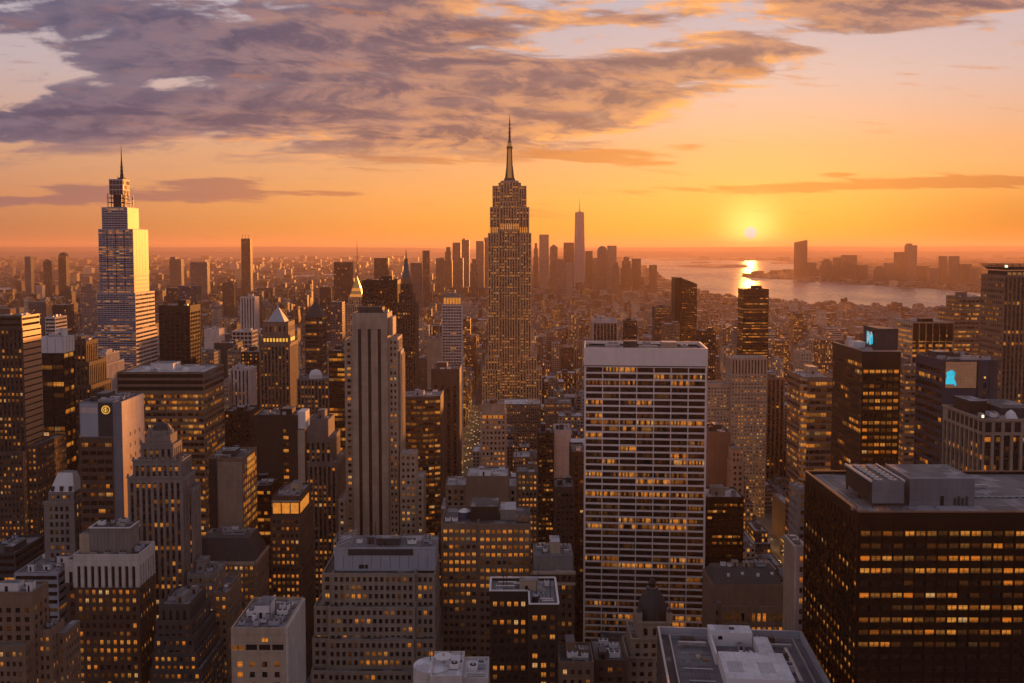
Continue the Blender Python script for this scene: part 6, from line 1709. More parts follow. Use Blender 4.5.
simple('office_building', 'small dark brown tower above the white slab roof', 'office building', 625, 637, 321, 1250, 26, W_FEW, 'dark_brown', yv=342, n=1, phrase='the small dark brown tower')


def beige_crest():
    Y = 900.0; X, Z = Xz(Y, 380)
    b = Bld('apartment_tower', 'beige tower with pale notched crest and peppered lit windows', 'apartment tower', [(X(731), X(767), Y, Y + 26, 0, Z(374), st('punch', 2.9, .45, 3.4, .45, .25, .3, 1, 0, .5, .62, 1, .3), 0), (X(731) + .01, X(767) - .01, Y + .01, Y + 26, Z(374), Z(358), st('strip', 2.9, .42, 20, .9, .05, .5, 2, 0, .5, 0)), (X(708), X(730.9), Y + 3, Y + 26, 0, Z(384), st('punch', 2.9, .45, 3.4, .45, .25, .3, 3, 0, .5, .6, 1, .3))], 'cream', 'spandrel_brown', 'roof_grey', vis=80, phrase='the beige tower with a notched crest')
    b.part('crest', ['white_stone'], lambda m: [m.box(X(731) + 2.4 * k, X(731) + 1.4 + 2.4 * k, Y - .2, Y + .6, Z(358) + .003, Z(355.5)) for k in range(14)])
beige_crest()
simple('apartment_block', 'dark brown stepped building with peppered windows below the beige tower', 'apartment block', 744, 782, 413, 1050, 30, st('punch', 2.9, .45, 3.6, .45, .25, .3, 1, 0, .5, .5, 1, .3), 'dark_brown', 'roof_grey', yv=480, n=5, extra=((748, 770, 402, 1056, 20, None),), phrase='the dark brown stepped building')
simple('office_tower', 'brown tower with strong vertical piers left of the golden cornered tower', 'office tower', 767, 785, 378, 1000, 40, st('strip', 4.2, .55, 3.8, .6, .2, .7, 2, 0, .5, .05), 'rust', 'roof_grey', yv=500, n=3, phrase='the brown tower with strong piers')
simple('apartment_block', 'tan blank walled tower right of the white slab', 'apartment block', 708, 731, 432, 650, 24, None, 'tan_brick', 'roof_tar', yv=500, n=4, cw='slate', phrase='the tan blank walled tower')
simple('apartment_block', 'small stepped beige block with punched windows right of the tan blank tower', 'apartment block', 731.5, 741, 449, 640, 20, W_FEW, 'cream', yv=495, n=2, extra=((731.5, 744, 462, 637, 22),), phrase='the small stepped beige block')
simple('office_building', 'near black block with thin lit rows right of the white slab', 'office building', 706.5, 744, 497, 560, 24, st('punch', 3, .85, 3.8, .42, .28, .2, 3, 0, .5, .36, 2, .7), 'bronze', 'roof_pale', yv=560, n=7, cw='cream', phrase='the near black block')
simple('office_building', 'long brown block with pinkish roof lining the lit avenue', 'office building', 790, 799, 509, 800, 55, st('strip', 3, .4, 3.8, .55, .25, .4, 2, 0, .5, .12), 'tan_brick', 'roof_pale', yv=560, n=5, phrase='the long block lining the avenue')
for a in (('white_block', 'white blank block left of the dark topped one, mid distance', 204, 219, 329, 1230, 24, None, 'white_stone', 'roof_white'), ('glass_block', 'pale glazed block just left of the white pyramid tower', 232, 252, 331, 1150, 26, st('punch', 5, .8, 5, .7, .15, .2, 1, 0, .4, .05), 'white_stone', 'roof_white'),
          ('office_building', 'dark fronted block with overhanging pale roof before the pale blocks', 214, 236, 343, 1050, 26, None, 'dark_grey', 'roof_grey'), ('apartment_block', 'tan block with warm side in front of the pale glazed block', 227, 241, 350, 960, 22, W_SMALL, 'limestone', 'roof_grey'),
          ('office_building', 'black block pressed against the left of the white pyramid tower', 241, 258, 352, 900, 24, W_LIT, 'dark_brown', 'roof_tar'), ('apartment_block', 'grey brick block below the white blank block, mid distance', 196, 214, 352, 1000, 24, W_SMALL, 'grey_stone', 'roof_grey'),
          ('apartment_block', 'brown block beside the black tower with thin brown piers', 200, 212, 368, 900, 22, W_SMALL, 'brown_brick', 'roof_grey'), ('apartment_block', 'low cream block between banded block and pale fluted building', 212, 229, 384, 850, 22, W_SMALL, 'cream', 'roof_pale')):
    simple(a[0] if a[0] not in ('white_block', 'glass_block') else 'office_building', a[1], 'office building' if 'apartment' not in a[0] else 'apartment block', *a[2:7], a[7], a[8], a[9], yv=a[4] + 18, n=4)
simple('apartment_block', 'small pale tower rising above the narrow pinkish slab', 'apartment block', 797.5, 808, 489, 450, 14, W_FEW, 'grey_stone', 'roof_pale', yv=530, n=2, phrase='the small pale tower')
simple('office_building', 'low tan hall with a gable front at the bottom edge beside the domed tower', 'office building', 559, 594, 662, 345, 18, W_FEW, 'tan_brick', 'roof_tar', yv=683, n=6, phrase='the low tan hall')
simple('office_building', 'low dark block with lit ground windows between the tan hall and domed tower', 'office building', 594.5, 626, 660, 352, 20, W_FEW, 'brown_brick', 'roof_grey', yv=683, n=8, phrase='the low dark block')
simple('apartment_tower', 'flat topped pale tower standing right of the dark stepped mid city blocks', 'apartment tower', 800, 812, 352, 1100, 26, W_FEW, 'cream', 'roof_pale', yv=368, n=2, phrase='the flat topped pale tower')

# ---------------------------------------------------------------- far towers and the mass of the city
def pbox(m, x0, x1, y0, y1, z0, z1, col, lit, kind, rc, rng, bay=3.0, fl=3.6, back=True):
    def face(a, c, W, h):
        ou, ov = rng.randint(0, 800), rng.randint(0, 800)
        u1, v1 = max(1, round(W / bay)), max(1, round(h / fl))
        m.q((a[0], a[1], z0), (c[0], c[1], z0), (c[0], c[1], z1), (a[0], a[1], z1), kind, [(ou, ov), (ou + u1, ov), (ou + u1, ov + v1), (ou, ov + v1)])
        m.col.append((*col, lit))
    h = z1 - z0
    face((x0, y0), (x1, y0), x1 - x0, h); face((x1, y0), (x1, y1), y1 - y0, h)
    face((x0, y1), (x0, y0), y1 - y0, h)
    if back: face((x1, y1), (x0, y1), x1 - x0, h)
    m.q((x0, y0, z1), (x1, y0, z1), (x1, y1, z1), (x0, y1, z1), kind); m.col.append((*rc, 0.0))


def ppyr(m, x0, x1, y0, y1, z0, z1, col, f=.1, kind=0, dx=0.0):
    cx, cy = (x0 + x1) / 2 + dx * (x1 - x0), (y0 + y1) / 2
    g = lambda p: (cx + (p[0] - (x0 + x1) / 2) * f, cy + (p[1] - (y0 + y1) / 2) * f, z1)
    P = [(x0, y0), (x1, y0), (x1, y1), (x0, y1)]
    for a, c in zip(P, P[1:] + P[:1]):
        m.q((*a, z0), (*c, z0), g(c), g(a), kind); m.col.append((*col, 0.0))
    m.q(g(P[0]), g(P[1]), g(P[2]), g(P[3]), kind); m.col.append((*col, 0.0))


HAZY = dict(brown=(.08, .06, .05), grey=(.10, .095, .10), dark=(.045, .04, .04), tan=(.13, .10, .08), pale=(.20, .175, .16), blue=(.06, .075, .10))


def far(label, xl, xr, yt, Y, D=40, col='brown', lit=.12, top=None, group=None, name='skyscraper', cat='skyscraper', kind=0, base=0.0):
    rng = random.Random(hash_(label))
    x0, z = at(xl, yt, Y); x1 = at(xr, yt, Y)[0]
    m = MB(PAT)
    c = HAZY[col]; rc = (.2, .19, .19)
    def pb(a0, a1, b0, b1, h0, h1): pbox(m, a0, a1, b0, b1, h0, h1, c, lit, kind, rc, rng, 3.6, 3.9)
    W = x1 - x0
    if top == 'pyramid': zt = z - .16 * W - 8; pb(x0, x1, Y, Y + D, base, zt); ppyr(m, x0, x1, Y, Y + D, zt, z, c)
    elif top == 'step':
        pb(x0, x1, Y, Y + D, base, z * .72); pb(x0 + W * .12, x1 - W * .12, Y + 4, Y + D - 4, z * .72, z * .9); pb(x0 + W * .26, x1 - W * .26, Y + 8, Y + D - 8, z * .9, z)
    elif top == 'slantl': pb(x0, x1, Y, Y + D, base, z - .35 * W); m.q((x0, Y, z - .35 * W), (x1, Y, z - .35 * W), (x1, Y, z), (x0, Y, z - .2 * W), kind); m.col.append((*c, 0.)); m.q((x1, Y + D, z - .35 * W), (x0, Y + D, z - .35 * W), (x0, Y + D, z - .2 * W), (x1, Y + D, z), kind); m.col.append((*c, 0.)); m.q((x0, Y, z - .2 * W), (x1, Y, z), (x1, Y + D, z), (x0, Y + D, z - .2 * W), kind); m.col.append((*c, 0.)); m.q((x1, Y, z - .35 * W), (x1, Y + D, z - .35 * W), (x1, Y + D, z), (x1, Y, z), kind); m.col.append((*c, 0.)); m.q((x0, Y + D, z - .35 * W), (x0, Y, z - .35 * W), (x0, Y, z - .2 * W), (x0, Y + D, z - .2 * W), kind); m.col.append((*c, 0.))
    elif top == 'round': pb(x0, x1, Y, Y + D, base, z - .5 * W); ppyr(m, x0, x1, Y, Y + D, z - .5 * W, z - .15 * W, c, .72); xm = (x0 + x1) / 2; ppyr(m, xm - .36 * W, xm + .36 * W, Y + .14 * D, Y + .86 * D, z - .15 * W, z, c, .4)
    elif top == 'notch': pb(x0, x1, Y, Y + D, base, z - .18 * W); pb(x0 + W * .1, x0 + W * .5, Y + 3, Y + D - 3, z - .18 * W, z)
    elif top == 'prongs':
        pb(x0, x1, Y, Y + D, base, z)
        for f in (.1, .4, .75): pb(x0 + W * f, x0 + W * f + 1.6, Y + 5, Y + 7, z, z + 16)
    elif top == 'mast': pb(x0, x1, Y, Y + D, base, z); pb((x0 + x1) / 2 - 1, (x0 + x1) / 2 + 1, Y + 9, Y + 11, z, z + 45)
    else: pb(x0, x1, Y, Y + D, base, z)
    o = m.build(name, None, ((x0 + x1) / 2, Y + D / 2, 0), True)
    o.location = ((x0 + x1) / 2, Y + D / 2, 0)
    o['label'] = label; o['category'] = cat
    if group: o['group'] = group
    HERO.append(dict(x0=x0, x1=x1, y0=Y, y1=Y + D, z=z, vis=30, px0=xl, px1=xr, pyt=yt, pyb=proj(0, Y, 40)[1], phrase=None, tiers=[]))
    return o


GL = 'hazy skyscrapers at the tip of the island'
def wtc():
    Y = 5900.0; x0, z = at(574.4, 212, Y); x1 = at(585.6, 212, Y)[0]
    W = x1 - x0; cx, cy = (x0 + x1) / 2, Y + W / 2
    root = thing('skyscraper', 'tallest hazy glass tower far off with a needle spire, right of the stepped mast tower', 'skyscraper', (cx, cy, 0), GL)
    m = MB(['plant_grey']); h = W / 2
    B = [(cx - h, cy - h), (cx + h, cy - h), (cx + h, cy + h), (cx - h, cy + h)]; r = h * .80
    Tt = [(cx, cy - r), (cx + r, cy), (cx, cy + r), (cx - r, cy)]
    for i in range(4): m.q((*B[i], 0), (*B[(i + 1) % 4], 0), (*B[(i + 1) % 4], 50), (*B[i], 50))
    for i in range(4):
        m.poly([(*B[i], 50), (*B[(i + 1) % 4], 50), (*Tt[i], z)]); m.poly([(*Tt[i], z), (*B[(i + 1) % 4], 50), (*Tt[(i + 1) % 4], z)])
    m.poly([(*p, z) for p in Tt]); m.build('wall', root, (cx, cy, 0))
    zt = at(580, 197, Y)[1]
    s = MB(['steel']); s.frus(cx, cy, z - 1, 12, z + 6, 12, 12); s.frus(cx, cy, z + 6, 3, zt, .4, 6); s.build('spire', root, (cx, cy, 0))
    HERO.append(dict(x0=x0, x1=x1, y0=Y, y1=Y + W, z=z, vis=30, px0=574, px1=586, pyt=197, pyb=280, phrase='the far needle spired glass tower', tiers=[]))
wtc()
for a in [
    ('hazy grey tower low at the left end of the far island cluster', 444, 452, 247, 5400, 'brown', 'step'), ('hazy flat topped slab second from the left in the far island cluster', 452.6, 460.6, 242.5, 5600, 'grey', None),
    ('hazy tower with rounded top third from the left in the far island cluster', 461.6, 469.2, 238.5, 5500, 'tan', 'notch'), ('broad hazy slab just left of the stepped mast tower', 476, 484, 241, 5300, 'grey', None),
    ('hazy tower half hidden by the left edge of the stepped mast tower', 484.2, 491, 237.5, 5500, 'grey', None), ('slim hazy tower just right of the stepped mast tower', 533.5, 538.4, 243, 5300, 'brown', 'step'),
    ('wide pale hazy slab right of the stepped mast tower', 539.4, 548.8, 234.5, 5600, 'pale', None), ('hazy tower with pointed roof between the pale slab and dark slab', 550.2, 557.6, 244.5, 5300, 'tan', 'pyramid'),
    ('dark hazy slab left of the needle spired glass tower', 564, 574, 242.5, 5200, 'dark', None), ('short hazy block right against the needle spired glass tower', 585.8, 592.6, 251, 5300, 'brown', None),
    ('hazy rounded tower of the pair right of the needle spired tower', 598, 607.4, 246, 5100, 'grey', 'round'), ('hazy square tower of the pair right of the needle spired tower', 608, 616.6, 245.6, 5200, 'pale', None),
    ('hazy stepped brown tower near the river end of the island', 621.6, 632, 257, 4900, 'brown', 'step'), ('hazy brown block next to the river at the island end', 632.6, 641, 258.6, 4950, 'brown', None),
    ('small lone hazy tower standing against the bright river', 650.6, 657, 265, 4700, 'brown', None), ('low hazy block between the far island cluster and its rounded tower', 592.8, 598, 258, 5000, 'tan', None),
    ('low hazy tower left of the river end of the island', 612, 620, 262, 4600, 'tan', 'step'), ('low hazy tower below the needle spired glass tower', 556, 565, 259, 4600, 'grey', None),
    ('pale low tower in front of the dark hazy slab', 566, 573, 263, 4300, 'pale', None), ('low hazy block left of the far island cluster', 436, 443.5, 258, 4700, 'brown', None), ('brown hazy block in front of the island cluster left part', 455, 463, 258, 4400, 'tan', None),
    ('low hazy block below the hazy slab left of the mast tower', 470, 478, 259, 4300, 'brown', 'step')]:
    far(a[0], a[1], a[2], a[3], a[4], 45, a[5], .10, a[6], GL)
GJ = 'hazy towers across the river'
for a in [
    ('tall dark tower with slanting top alone across the river under the sunset', 796, 807.6, 240, 7700, 'dark', 'slantl'), ('low brown block right of the slant topped tower across the river', 808.6, 816.4, 262.5, 7600, 'brown', None),
    ('rounded hazy tower second right of the slant topped tower', 822, 833.4, 259, 7400, 'brown', 'step'), ('hazy brown tower left of the broad hazy block across the river', 835, 843, 257.5, 7300, 'brown', None),
    ('broad hazy block in the middle of the far shore towers', 843.4, 857, 255, 7250, 'brown', None), ('low hazy block just right of the broad hazy block across the river', 858.4, 868, 265, 7000, 'brown', None),
    ('hazy square tower left of the tall notched one across the river', 896.6, 906.6, 252.2, 6900, 'brown', None), ('tall notched hazy tower across the river at the right', 907.4, 917.4, 243.4, 6900, 'grey', 'notch'),
    ('thin hazy tower first of the twin pair across the river', 942, 947.6, 256, 6500, 'tan', None), ('thin hazy tower second of the twin pair across the river', 952, 959.6, 256, 6450, 'tan', None),
    ('low hazy block between the broad block and notched tower across the river', 876, 886, 266, 6800, 'brown', 'step'), ('low hazy block below the notched tower across the river', 886.6, 895, 263, 6850, 'grey', None),
    ('low hazy block right of the notched tower across the river', 919, 929, 266, 6600, 'brown', None), ('low hazy block left of the twin thin towers across the river', 930, 940, 268, 6500, 'grey', None),
    ('hazy block right of the twin thin towers across the river', 961, 972, 264, 6300, 'brown', None), ('small hazy block at the right end of the far shore', 973, 979, 268, 6200, 'tan', None)]:
    far(a[0], a[1], a[2], a[3], a[4], 50, a[5], .06, a[6], GJ)
for a in [
    ('tall lone dark tower with three prongs on its roof in the left distance', 241, 250, 238.5, 3900, 34, 'dark', 'prongs'), ('tall dark slab left of the golden pyramid', 333.6, 351, 262, 2500, 36, 'dark', None),
    ('dark tower with warm side right of the golden pyramid', 374, 388, 258, 2900, 30, 'dark', None), ('slim dark tower above the copper spire in the distance', 422.4, 429, 250.5, 3600, 28, 'dark', None),
    ('hazy wide dark tower right of the copper spire', 410.5, 422, 263, 3000, 30, 'grey', None), ('bluish slab in the far left distance', 24.5, 30.4, 256.5, 4600, 32, 'blue', None),
    ('dark round topped tower at far left', 58, 65.6, 252.4, 4300, 32, 'dark', 'round'), ('thin dark tower between the bluish slab and round topped tower', 43, 48.5, 259, 4200, 28, 'brown', 'pyramid'),
    ('lit brown twin block right of the glass spire tower in the distance', 169, 181, 257, 4600, 36, 'tan', 'notch'), ('grey block in the distance left of the lone pronged tower', 190, 207, 262, 4000, 36, 'grey', None),
    ('grey tower in front of the white pyramid tower skyline', 319.5, 331, 287, 2200, 30, 'dark', None), ('grey tall tower rising behind the dark pyramid tower', 330.5, 342, 302, 1500, 26, 'grey', None),
    ('dark tower right of the lone pronged tower base', 222, 234, 282, 3000, 30, 'brown', None), ('tan block below the lone pronged tower', 251, 262, 292, 2600, 30, 'tan', 'step'),
    ('dark tower between glass spire tower and pale windowless block', 166, 178, 288, 2300, 30, 'dark', None), ('bluish grey block behind the black tower with thin piers', 178, 196, 286, 2100, 34, 'blue', None),
    ('orange lit tower left of the glass spire tower in mid distance', 62, 72, 286, 2500, 30, 'tan', 'step'), ('pale tower next to the orange lit one at left', 81, 93, 284, 2400, 30, 'pale', 'step'), ('dark brown block at left below the East River', 52, 66, 305, 1700, 30, 'dark', None),
    ('grey block at the left edge below the East River', 28, 46, 302, 2000, 34, 'grey', None), ('pale row block left below the East River', 4, 22, 308, 1900, 34, 'pale', 'step')]:
    far(a[0], a[1], a[2], a[3], a[4], a[5], a[6], .12, a[7])
# thin red mast far off
def radio_mast():
    Y = 5200.0; x, z = at(357, 238, Y)
    t = thing('radio_mast', 'thin lattice mast rising alone from the distant rooftops', 'mast', (x, Y, 0))
    m = MB(['rust']); m.frus(x, Y, 0, 5, z * .6, 2.4, 4); m.frus(x, Y, z * .6, 2.4, z, .8, 4); m.build('lattice', t, (x, Y, 0))
radio_mast()

# ---------------------------------------------------------------- the rest of the city
WALLS = [((.30, .23, .17), 'tan'), ((.24, .17, .12), 'brown'), ((.12, .08, .055), 'dark brown'), ((.20, .18, .165), 'grey'), ((.36, .32, .28), 'pale'), ((.16, .085, .055), 'red brick'), ((.07, .062, .06), 'charcoal'), ((.42, .36, .30), 'cream')]
ROOFS = [((.07, .068, .07), 'dark'), ((.18, .175, .18), 'grey'), ((.34, .33, .335), 'pale'), ((.50, .48, .49), 'white')]


def lots():
    rng = random.Random(77); out = []
    def add(x0, x1, y0, y1, h, far_=False):
        cx, cy = (x0 + x1) / 2, (y0 + y1) / 2
        if is_water(cx, cy) or is_water(x0, y0) or is_water(x1, y0): return
        for q in HERO:
            if x0 < q['x1'] + 1 and x1 > q['x0'] - 1 and y0 < q['y1'] + 1 and y1 > q['y0'] - 1: return
        p0, p1 = proj(x0, y0, h)[0], proj(x1, y0, h)[0]
        for q in HERO:       # do not stand in front of what the picture shows
            if y0 < q['y0'] and p1 > q['px0'] and p0 < q['px1'] and proj(cx, y0, h)[1] < q['pyb'] + 2:
                lim = at(512, q['pyb'] + 2, y0)[1]
                h = min(h, max(lim, 9 + 8 * rng.random()))
        out.append((x0, x1, y0, y1, h))
    # the island grid
    for i, (a0, a1) in enumerate(zip(AVE, AVE[1:])):
        for k in range(3, 62):
            Y0 = 40 + 80 * k
            if abs((a0 + a1) / 2) > .56 * Y0 + 260: continue
            for row in (0, 1):
                x = a0 + 14
                while x < a1 - 18:
                    w = rng.uniform(13, 30) if Y0 < 3000 else rng.uniform(18, 42)
                    w = min(w, a1 - 14 - x)
                    if w < 8: break
                    y0 = Y0 + 9 + row * 32; y1 = y0 + rng.uniform(24, 31)
                    cx = x + w / 2
                    r = rng.random()
                    if Y0 < 760: h = rng.uniform(14, 46)
                    elif Y0 < 1900: h = rng.uniform(18, 52) if r < .72 else rng.uniform(50, 100) if r < .97 else rng.uniform(100, 130)
                    elif Y0 < 4300:
                        h = rng.uniform(13, 38) if r < .74 else rng.uniform(36, 66) if r < .96 else rng.uniform(66, 95)
                        if cx < -.2 * Y0 and r > .8: h *= 1.25
                    else: h = rng.uniform(14, 40) if r < .7 else rng.uniform(40, 90)
                    if Y0 > 4400 and not (-.09 * Y0 < cx < .13 * Y0): h = min(h, rng.uniform(10, 26))
                    if cx > .2 * Y0 and Y0 > 2600: h = min(h, rng.uniform(10, 30) if r < .9 else rng.uniform(30, 52))
                    add(x, x + w - .4, y0, y1, h)
                    x += w
    # beyond the grid: boroughs to the left, the far shore to the right
    y = 4960.0
    while y < 21000:
        st_ = 46 + (y - 4900) * .012
        x = -.60 * y
        while x < .62 * y:
            if rng.random() < .80:
                w, d = st_ * rng.uniform(.5, .95), st_ * rng.uniform(.4, .8)
                r = rng.random()
                h = rng.uniform(8, 18) if r < .82 else rng.uniform(18, 40) if r < .97 else rng.uniform(40, 85)
                xx = x + rng.uniform(0, st_ * .3)
                add(xx, xx + w, y, y + d, h, True)
            x += st_
        y += st_ * 1.15
    return out


def visible_area(boxes):
    """how many pixels of each box show: nearest first into a coverage mask, the named towers included"""
    cov = np.zeros((683, 1024), bool); cnt = [0] * len(boxes)
    items = [(b[2], i, b) for i, b in enumerate(boxes)]
    for q in HERO:
        tl = q['tiers'] or [(q['x0'], q['x1'], q['y0'], q['y1'], 0, q['z'])]
        items += [(t[2], -1, (t[0], t[1], t[2], t[3], t[5])) for t in tl]
    items.sort(key=lambda t: t[0])
    for y, i, (x0, x1, y0, y1, h) in items:
        if y > 9000 and i < 0: continue
        P = [proj(a, c, z) for a in (x0, x1) for c in (y0, y1) for z in (0, h)]
        a0, a1 = min(p[0] for p in P), max(p[0] for p in P); b0, b1 = min(p[1] for p in P), max(p[1] for p in P)
        a0, a1, b0, b1 = max(0, int(a0)), min(1024, int(a1) + 1), max(0, int(b0)), min(683, int(b1) + 1)
        if a0 >= a1 or b0 >= b1: continue
        s = cov[b0:b1, a0:a1]
        if i >= 0: cnt[i] = int(s.size - s.sum())
        s[:] = True
    return cnt


BOX = lots()
CNT = visible_area(BOX)
order = sorted(range(len(BOX)), key=lambda i: -CNT[i])
N_OWN = 150
own = [i for i in order[:N_OWN] if CNT[i] > 12]
own_set = set(own)

mass = MB(PAT); rngm = random.Random(5)


def shape(m, x0, x1, y0, y1, h, rng, near, col, rc, lit, kind):
    bay, fl = rng.uniform(2.4, 3.6), rng.uniform(3.3, 3.9)
    if h > 34 and rng.random() < .5 and near:
        f = rng.uniform(.6, .85); i = rng.uniform(.08, .16) * (x1 - x0)
        pbox(m, x0, x1, y0, y1, 0, h * f, col, lit, kind, rc, rng, bay, fl); pbox(m, x0 + i, x1 - i, y0 + i * .7, y1 - i * .7, h * f, h, col, lit, kind, rc, rng, bay, fl)
        return x0 + i, x1 - i, y0 + i * .7, y1 - i * .7
    pbox(m, x0, x1, y0, y1, 0, h, col, lit, kind, rc, rng, bay, fl, near)
    return x0, x1, y0, y1


for i, (x0, x1, y0, y1, h) in enumerate(BOX):
    if i in own_set: continue
    near = y0 < 4200
    col = rngm.choice(WALLS)[0]; rc = rngm.choices(ROOFS, (3, 4, 3, 2))[0][0]
    j = rngm.uniform(.75, 1.25); j *= 1.0 if y0 < 2200 else .72 if y0 < 4500 else .42; col = tuple(min(.6, c * j) for c in col); rc = tuple(c * (1.0 if y0 < 3000 else .6) for c in rc)  # walls darkened with distance, standing in for missing direct sun out there
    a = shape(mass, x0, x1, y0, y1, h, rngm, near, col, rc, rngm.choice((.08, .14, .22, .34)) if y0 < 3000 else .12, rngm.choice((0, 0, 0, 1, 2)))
    if near:       # a stair head or plant box on most roofs
        for k in range(rngm.randint(0, 2)):
            w, d = (a[1] - a[0]) * rngm.uniform(.15, .4), (a[3] - a[2]) * rngm.uniform(.15, .35)
            bx, by = rngm.uniform(a[0] + .5, a[1] - w - .5), rngm.uniform(a[2] + .5, a[3] - d - .5)
            if k == 0 or True: pbox(mass, bx, bx + w, by, by + d, h + .01 * k, h + rngm.uniform(2, 5.5), rngm.choice(((.4, .38, .38), (.2, .19, .19), col)), 0, 0, rngm.choice(ROOFS)[0], rngm)
o = struct(mass.build('city_blocks', None, (0, 0, 0), True), 'stuff')

# the blocks that show largest, each one a building of its own
LM = [q for q in HERO if q.get('phrase')]
LABELS = set()


def vis_box(q): return q['px0'], q['px1'], q['pyt'], q['pyb']


def where(px_, py_):
    """phrases tying a point of the view to the named towers round it, best first"""
    out = []
    for q in LM:
        a, c, t, b = vis_box(q)
        dx = 0 if a <= px_ <= c else (a - px_ if px_ < a else px_ - c)
        dy = 0 if t <= py_ <= b else (t - py_ if py_ < t else py_ - b)
        d = math.hypot(dx, dy * 1.3)
        rel = ('left of' if px_ < a else 'right of') if dx >= dy * .7 and dx > 0 else ('above' if py_ < t else 'below') if dy > 0 else 'in front of'
        if rel == 'in front of': d += 25
        out.append((d, rel + ' ' + q['phrase']))
    out.sort()
    return [p for d, p in out[:14]]


for rank, i in enumerate(own):
    x0, x1, y0, y1, h = BOX[i]
    rng = random.Random(1000 + i)
    col, cn = rng.choice(WALLS); rc, rn = rng.choice(ROOFS)
    lit = rng.choice((.10, .2, .32, .5)); kind = rng.choice((0, 0, 1, 2))
    cx, cy = (x0 + x1) / 2, (y0 + y1) / 2
    p = proj(cx, y0, h)
    sz = 'low' if h < 28 else 'mid height' if h < 60 else 'tall'
    lab = None
    kinds = ('block', 'building', 'corner block', 'walk-up block', 'loft block', 'flat topped block', 'square block')
    for wq in where(*p):
        for kd in kinds[:2]:
            L = f'{sz} {cn} {kd} with {rn} roof {wq}'
            if len(L.split()) <= 16 and L not in LABELS: lab = L; break
        if lab: break
    if lab is None: lab = f'{sz} {cn} block with {rn} roof number {rank} among the mid city roofs'
    LABELS.add(lab)
    root = thing('city_block', lab, 'city block', (cx, cy, 0), 'blocks filling the streets between the towers')
    m = MB(PAT); a = shape(m, x0, x1, y0, y1, h, rng, True, col, rc, lit, kind); m.build('wall', root, (cx, cy, 0), True)
    class Q: pass
    b = Q(); b.root = root; b.o = (cx, cy, 0)
    b.part = lambda name, mats, fn, parent=None, b=b: Bld.part(b, name, mats, fn, parent)
    w_ = .4
    pm = rng.choice(('limestone', 'grey_stone', 'brown_brick', 'tan_brick'))
    b.part('parapet', [pm], lambda m: (m.box(a[0], a[1], a[2], a[2] + w_, h + .004, h + 1.1), m.box(a[0], a[1], a[3] - w_, a[3], h + .004, h + 1.1), m.box(a[0], a[0] + w_, a[2] + w_ + .002, a[3] - w_ - .002, h + .004, h + 1.1), m.box(a[1] - w_, a[1], a[2] + w_ + .002, a[3] - w_ - .002, h + .004, h + 1.1)))
    clutter(b, a[0] + .8, a[1] - .8, a[2] + .8, a[3] - .8, h, 5 if y0 < 1500 else 2, 50 + i, pm, 1 if rng.random() < .3 and a[1] - a[0] > 8 else 0)

# ---------------------------------------------------------------- traffic and lamps on the avenue between the towers
def make_car(col):
    t = thing('parked_car', '', 'car', (0, 0, 0), 'cars on the lit avenue')
    m = MB([col]); m.box(-.9, .9, -2.2, 2.2, .35, .85, 0, None, True); m.box(-.78, .78, -1.3, 1.5, .851, 1.4, 0)
    m.build('body', t)
    g_ = MB(['black_metal']); g_.q((-.7, -1.31, .92), (.7, -1.31, .92), (.7, -1.31, 1.32), (-.7, -1.31, 1.32)); g_.q((.785, -1.1, .92), (.785, 1.3, .92), (.785, 1.3, 1.32), (.785, -1.1, 1.32)); g_.build('window', t)
    for x in (-.8, .8):
        for y in (-1.4, 1.4):
            w = MB(['black_metal']); w.bar((x - .12, y, .33), (x + .12, y, .33), .33, 0, 10); w.build('wheel', t)
    for x in (-.6, .6):
        l = MB(['lamp_white']); l.box(x - .22, x + .22, 2.205, 2.24, .5, .76, 0, None, True); l.box(x - .22, x + .22, -2.24, -2.205, .5, .76, 0, None, True); l.build('headlight', t)
    return t


cars = [make_car('panel_white'), make_car('black_metal'), make_car('gold_leaf')]
names = ['white', 'black', 'yellow']
rngc = random.Random(9)
k = 0
for lane in (-7.0, -2.2, 2.2, 6.8):
    y = 735.0 + rngc.uniform(0, 14)
    while y < 990:
        ci = rngc.choice((0, 1, 2)); src = cars[ci]
        if src['label'] == '': c = src
        else:
            c = src.copy(); C.objects.link(c)
            for ch in list(src.children):
                d = ch.copy(); C.objects.link(d); d.parent = c
        c.location = (AVE[12] + lane, y, .01)
        c['label'] = f'tiny {names[ci]} car with its lamps on in the lit avenue'
        y += rngc.uniform(13, 34)


def make_lamp():
    t = thing('street_lamp', 'slim street lamp along the lit avenue seen between the right hand towers', 'street lamp', (0, 0, 0), 'street lamps on the lit avenue')
    m = MB(['black_metal']); m.frus(0, 0, 0, .3, .8, .16, 8); m.frus(0, 0, .8, .12, 8.6, .08, 8); m.bar((0, 0, 8.5), (-2.2, 0, 9.1), .07); m.build('pole', t)
    l = MB(['lamp_white', 'black_metal']); l.box(-2.9, -2.0, -.22, .22, 8.98, 9.1, 0, 1, True); l.build('lamp_head', t)
    d = bpy.data.lights.new('street_glow', 'POINT'); d.energy = 2600 / GAIN; d.color = (1, .5, .14); d.shadow_soft_size = .6
    g2 = bpy.data.objects.new('glow', d); C.objects.link(g2); g2.parent = t; g2.location = (-2.4, 0, 8.4)
    return t


lamp0 = make_lamp()
n = 0
for y in range(700, 1000, 32):
    for s_ in (1, -1):
        if n == 0: o = lamp0
        else:
            o = lamp0.copy(); C.objects.link(o)
            for ch in list(lamp0.children):
                d = ch.copy(); C.objects.link(d); d.parent = o
        o.location = (AVE[12] + s_ * 11.8, y + (8 if s_ > 0 else 0), .15); o.rotation_euler = (0, 0, 0 if s_ > 0 else math.pi); n += 1

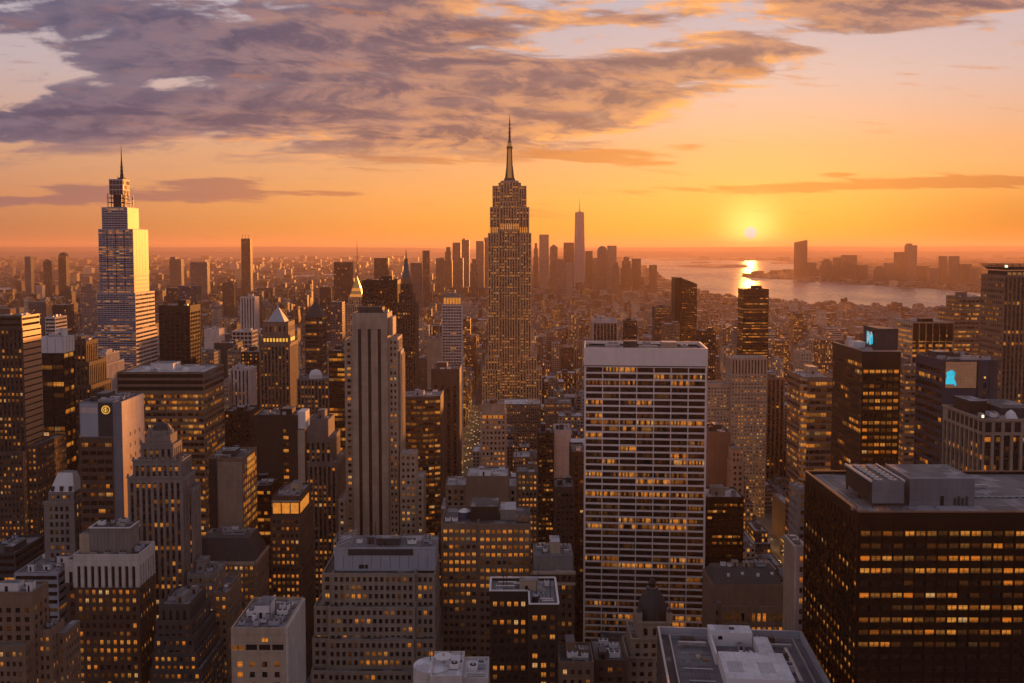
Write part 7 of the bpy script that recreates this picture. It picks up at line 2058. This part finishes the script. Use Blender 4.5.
for y in range(880, 1560, 44):
    for s_ in (1, -1):
        o = lamp0.copy(); C.objects.link(o)
        for ch in list(lamp0.children):
            d = ch.copy(); C.objects.link(d); d.parent = o
        o['label'] = 'slim street lamp in the narrow avenue just left of the stepped mast tower'; o['group'] = 'street lamps in the narrow avenue'
        o.location = (AVE[11] + s_ * 11.8, y + (8 if s_ > 0 else 0), .15); o.rotation_euler = (0, 0, 0 if s_ > 0 else math.pi)
for lane in (-6.0, -2.0, 2.0, 6.0):
    y = 890.0 + rngc.uniform(0, 20)
    while y < 1500:
        ci = rngc.choice((0, 1, 2)); c = cars[ci].copy(); C.objects.link(c)
        for ch in list(cars[ci].children):
            d = ch.copy(); C.objects.link(d); d.parent = c
        c.location = (AVE[11] + lane, y, .01); c['group'] = 'cars in the narrow avenue'
        c['label'] = f'tiny {names[ci]} car with lamps on in the narrow avenue left of the stepped mast tower'
        y += rngc.uniform(22, 60)

# ---------------------------------------------------------------- street trees beside the avenue
def leaf_mat():
    m, nt, b = new_mat('leaves')
    tc = nt.nodes.new('ShaderNodeTexCoord')
    n = noise(nt, tc.outputs['Object'], .9, 3)
    nt.links.new(mixc(nt, n.step(.35, .65), (.035, .045, .018), (.075, .085, .03)), b.inputs['Base Color'])
    b.inputs['Roughness'].default_value = .7


leaf_mat()


def make_tree(seed, hgt):
    rng = random.Random(seed)
    t = thing('street_tree', '', 'tree', (0, 0, 0), 'street trees beside the lit avenue')
    m = MB(['tank_wood']); m.frus(0, 0, 0, .32, hgt * .45, .2, 7)
    tips = []
    for k in range(7):
        a = k * .9 + rng.uniform(-.3, .3); r = rng.uniform(1.6, 3.2); z = hgt * rng.uniform(.55, .92)
        tip = (r * math.cos(a), r * math.sin(a), z); tips.append(tip); m.bar((0, 0, hgt * rng.uniform(.3, .44)), tip, .09, 0, 5)
    m.build('trunk', t)
    c = MB(['leaves'])
    for tip in tips + [(0, 0, hgt * .9)]:
        for k in range(70):
            v = Vector((rng.gauss(0, 1), rng.gauss(0, 1), rng.gauss(0, .8))) * .95
            p = Vector(tip) + v; s1 = rng.uniform(.16, .34)
            e1 = Vector((rng.gauss(0, 1), rng.gauss(0, 1), rng.gauss(0, 1))).normalized(); e2 = e1.orthogonal().normalized()
            c.q(tuple(p - e1 * s1 - e2 * s1 * .6), tuple(p + e1 * s1 - e2 * s1 * .6), tuple(p + e1 * s1 + e2 * s1 * .6), tuple(p - e1 * s1 + e2 * s1 * .6))
    c.build('crown', t)
    return t


trees = [make_tree(3, 12), make_tree(8, 14), make_tree(15, 10)]
sizes = ['middling', 'tallest', 'small']
used_t = set(); rngt = random.Random(4); k = 0
for row, x in ((0, AVE[12] - 14.5), (1, AVE[12] - 24)):
    for y in range(770, 930, 11):
        src = trees[k % 3]
        if k < 3: o = src
        else:
            o = src.copy(); C.objects.link(o)
            for ch in list(src.children):
                d = ch.copy(); C.objects.link(d); d.parent = o
        o['label'] = f'{sizes[k % 3]} dark leafy street tree in the row beside the lit avenue'
        o.location = (x + rngt.uniform(-1, 1), y + rngt.uniform(-2, 2), .15); o.rotation_euler = (0, 0, rngt.uniform(0, 6.2)); k += 1
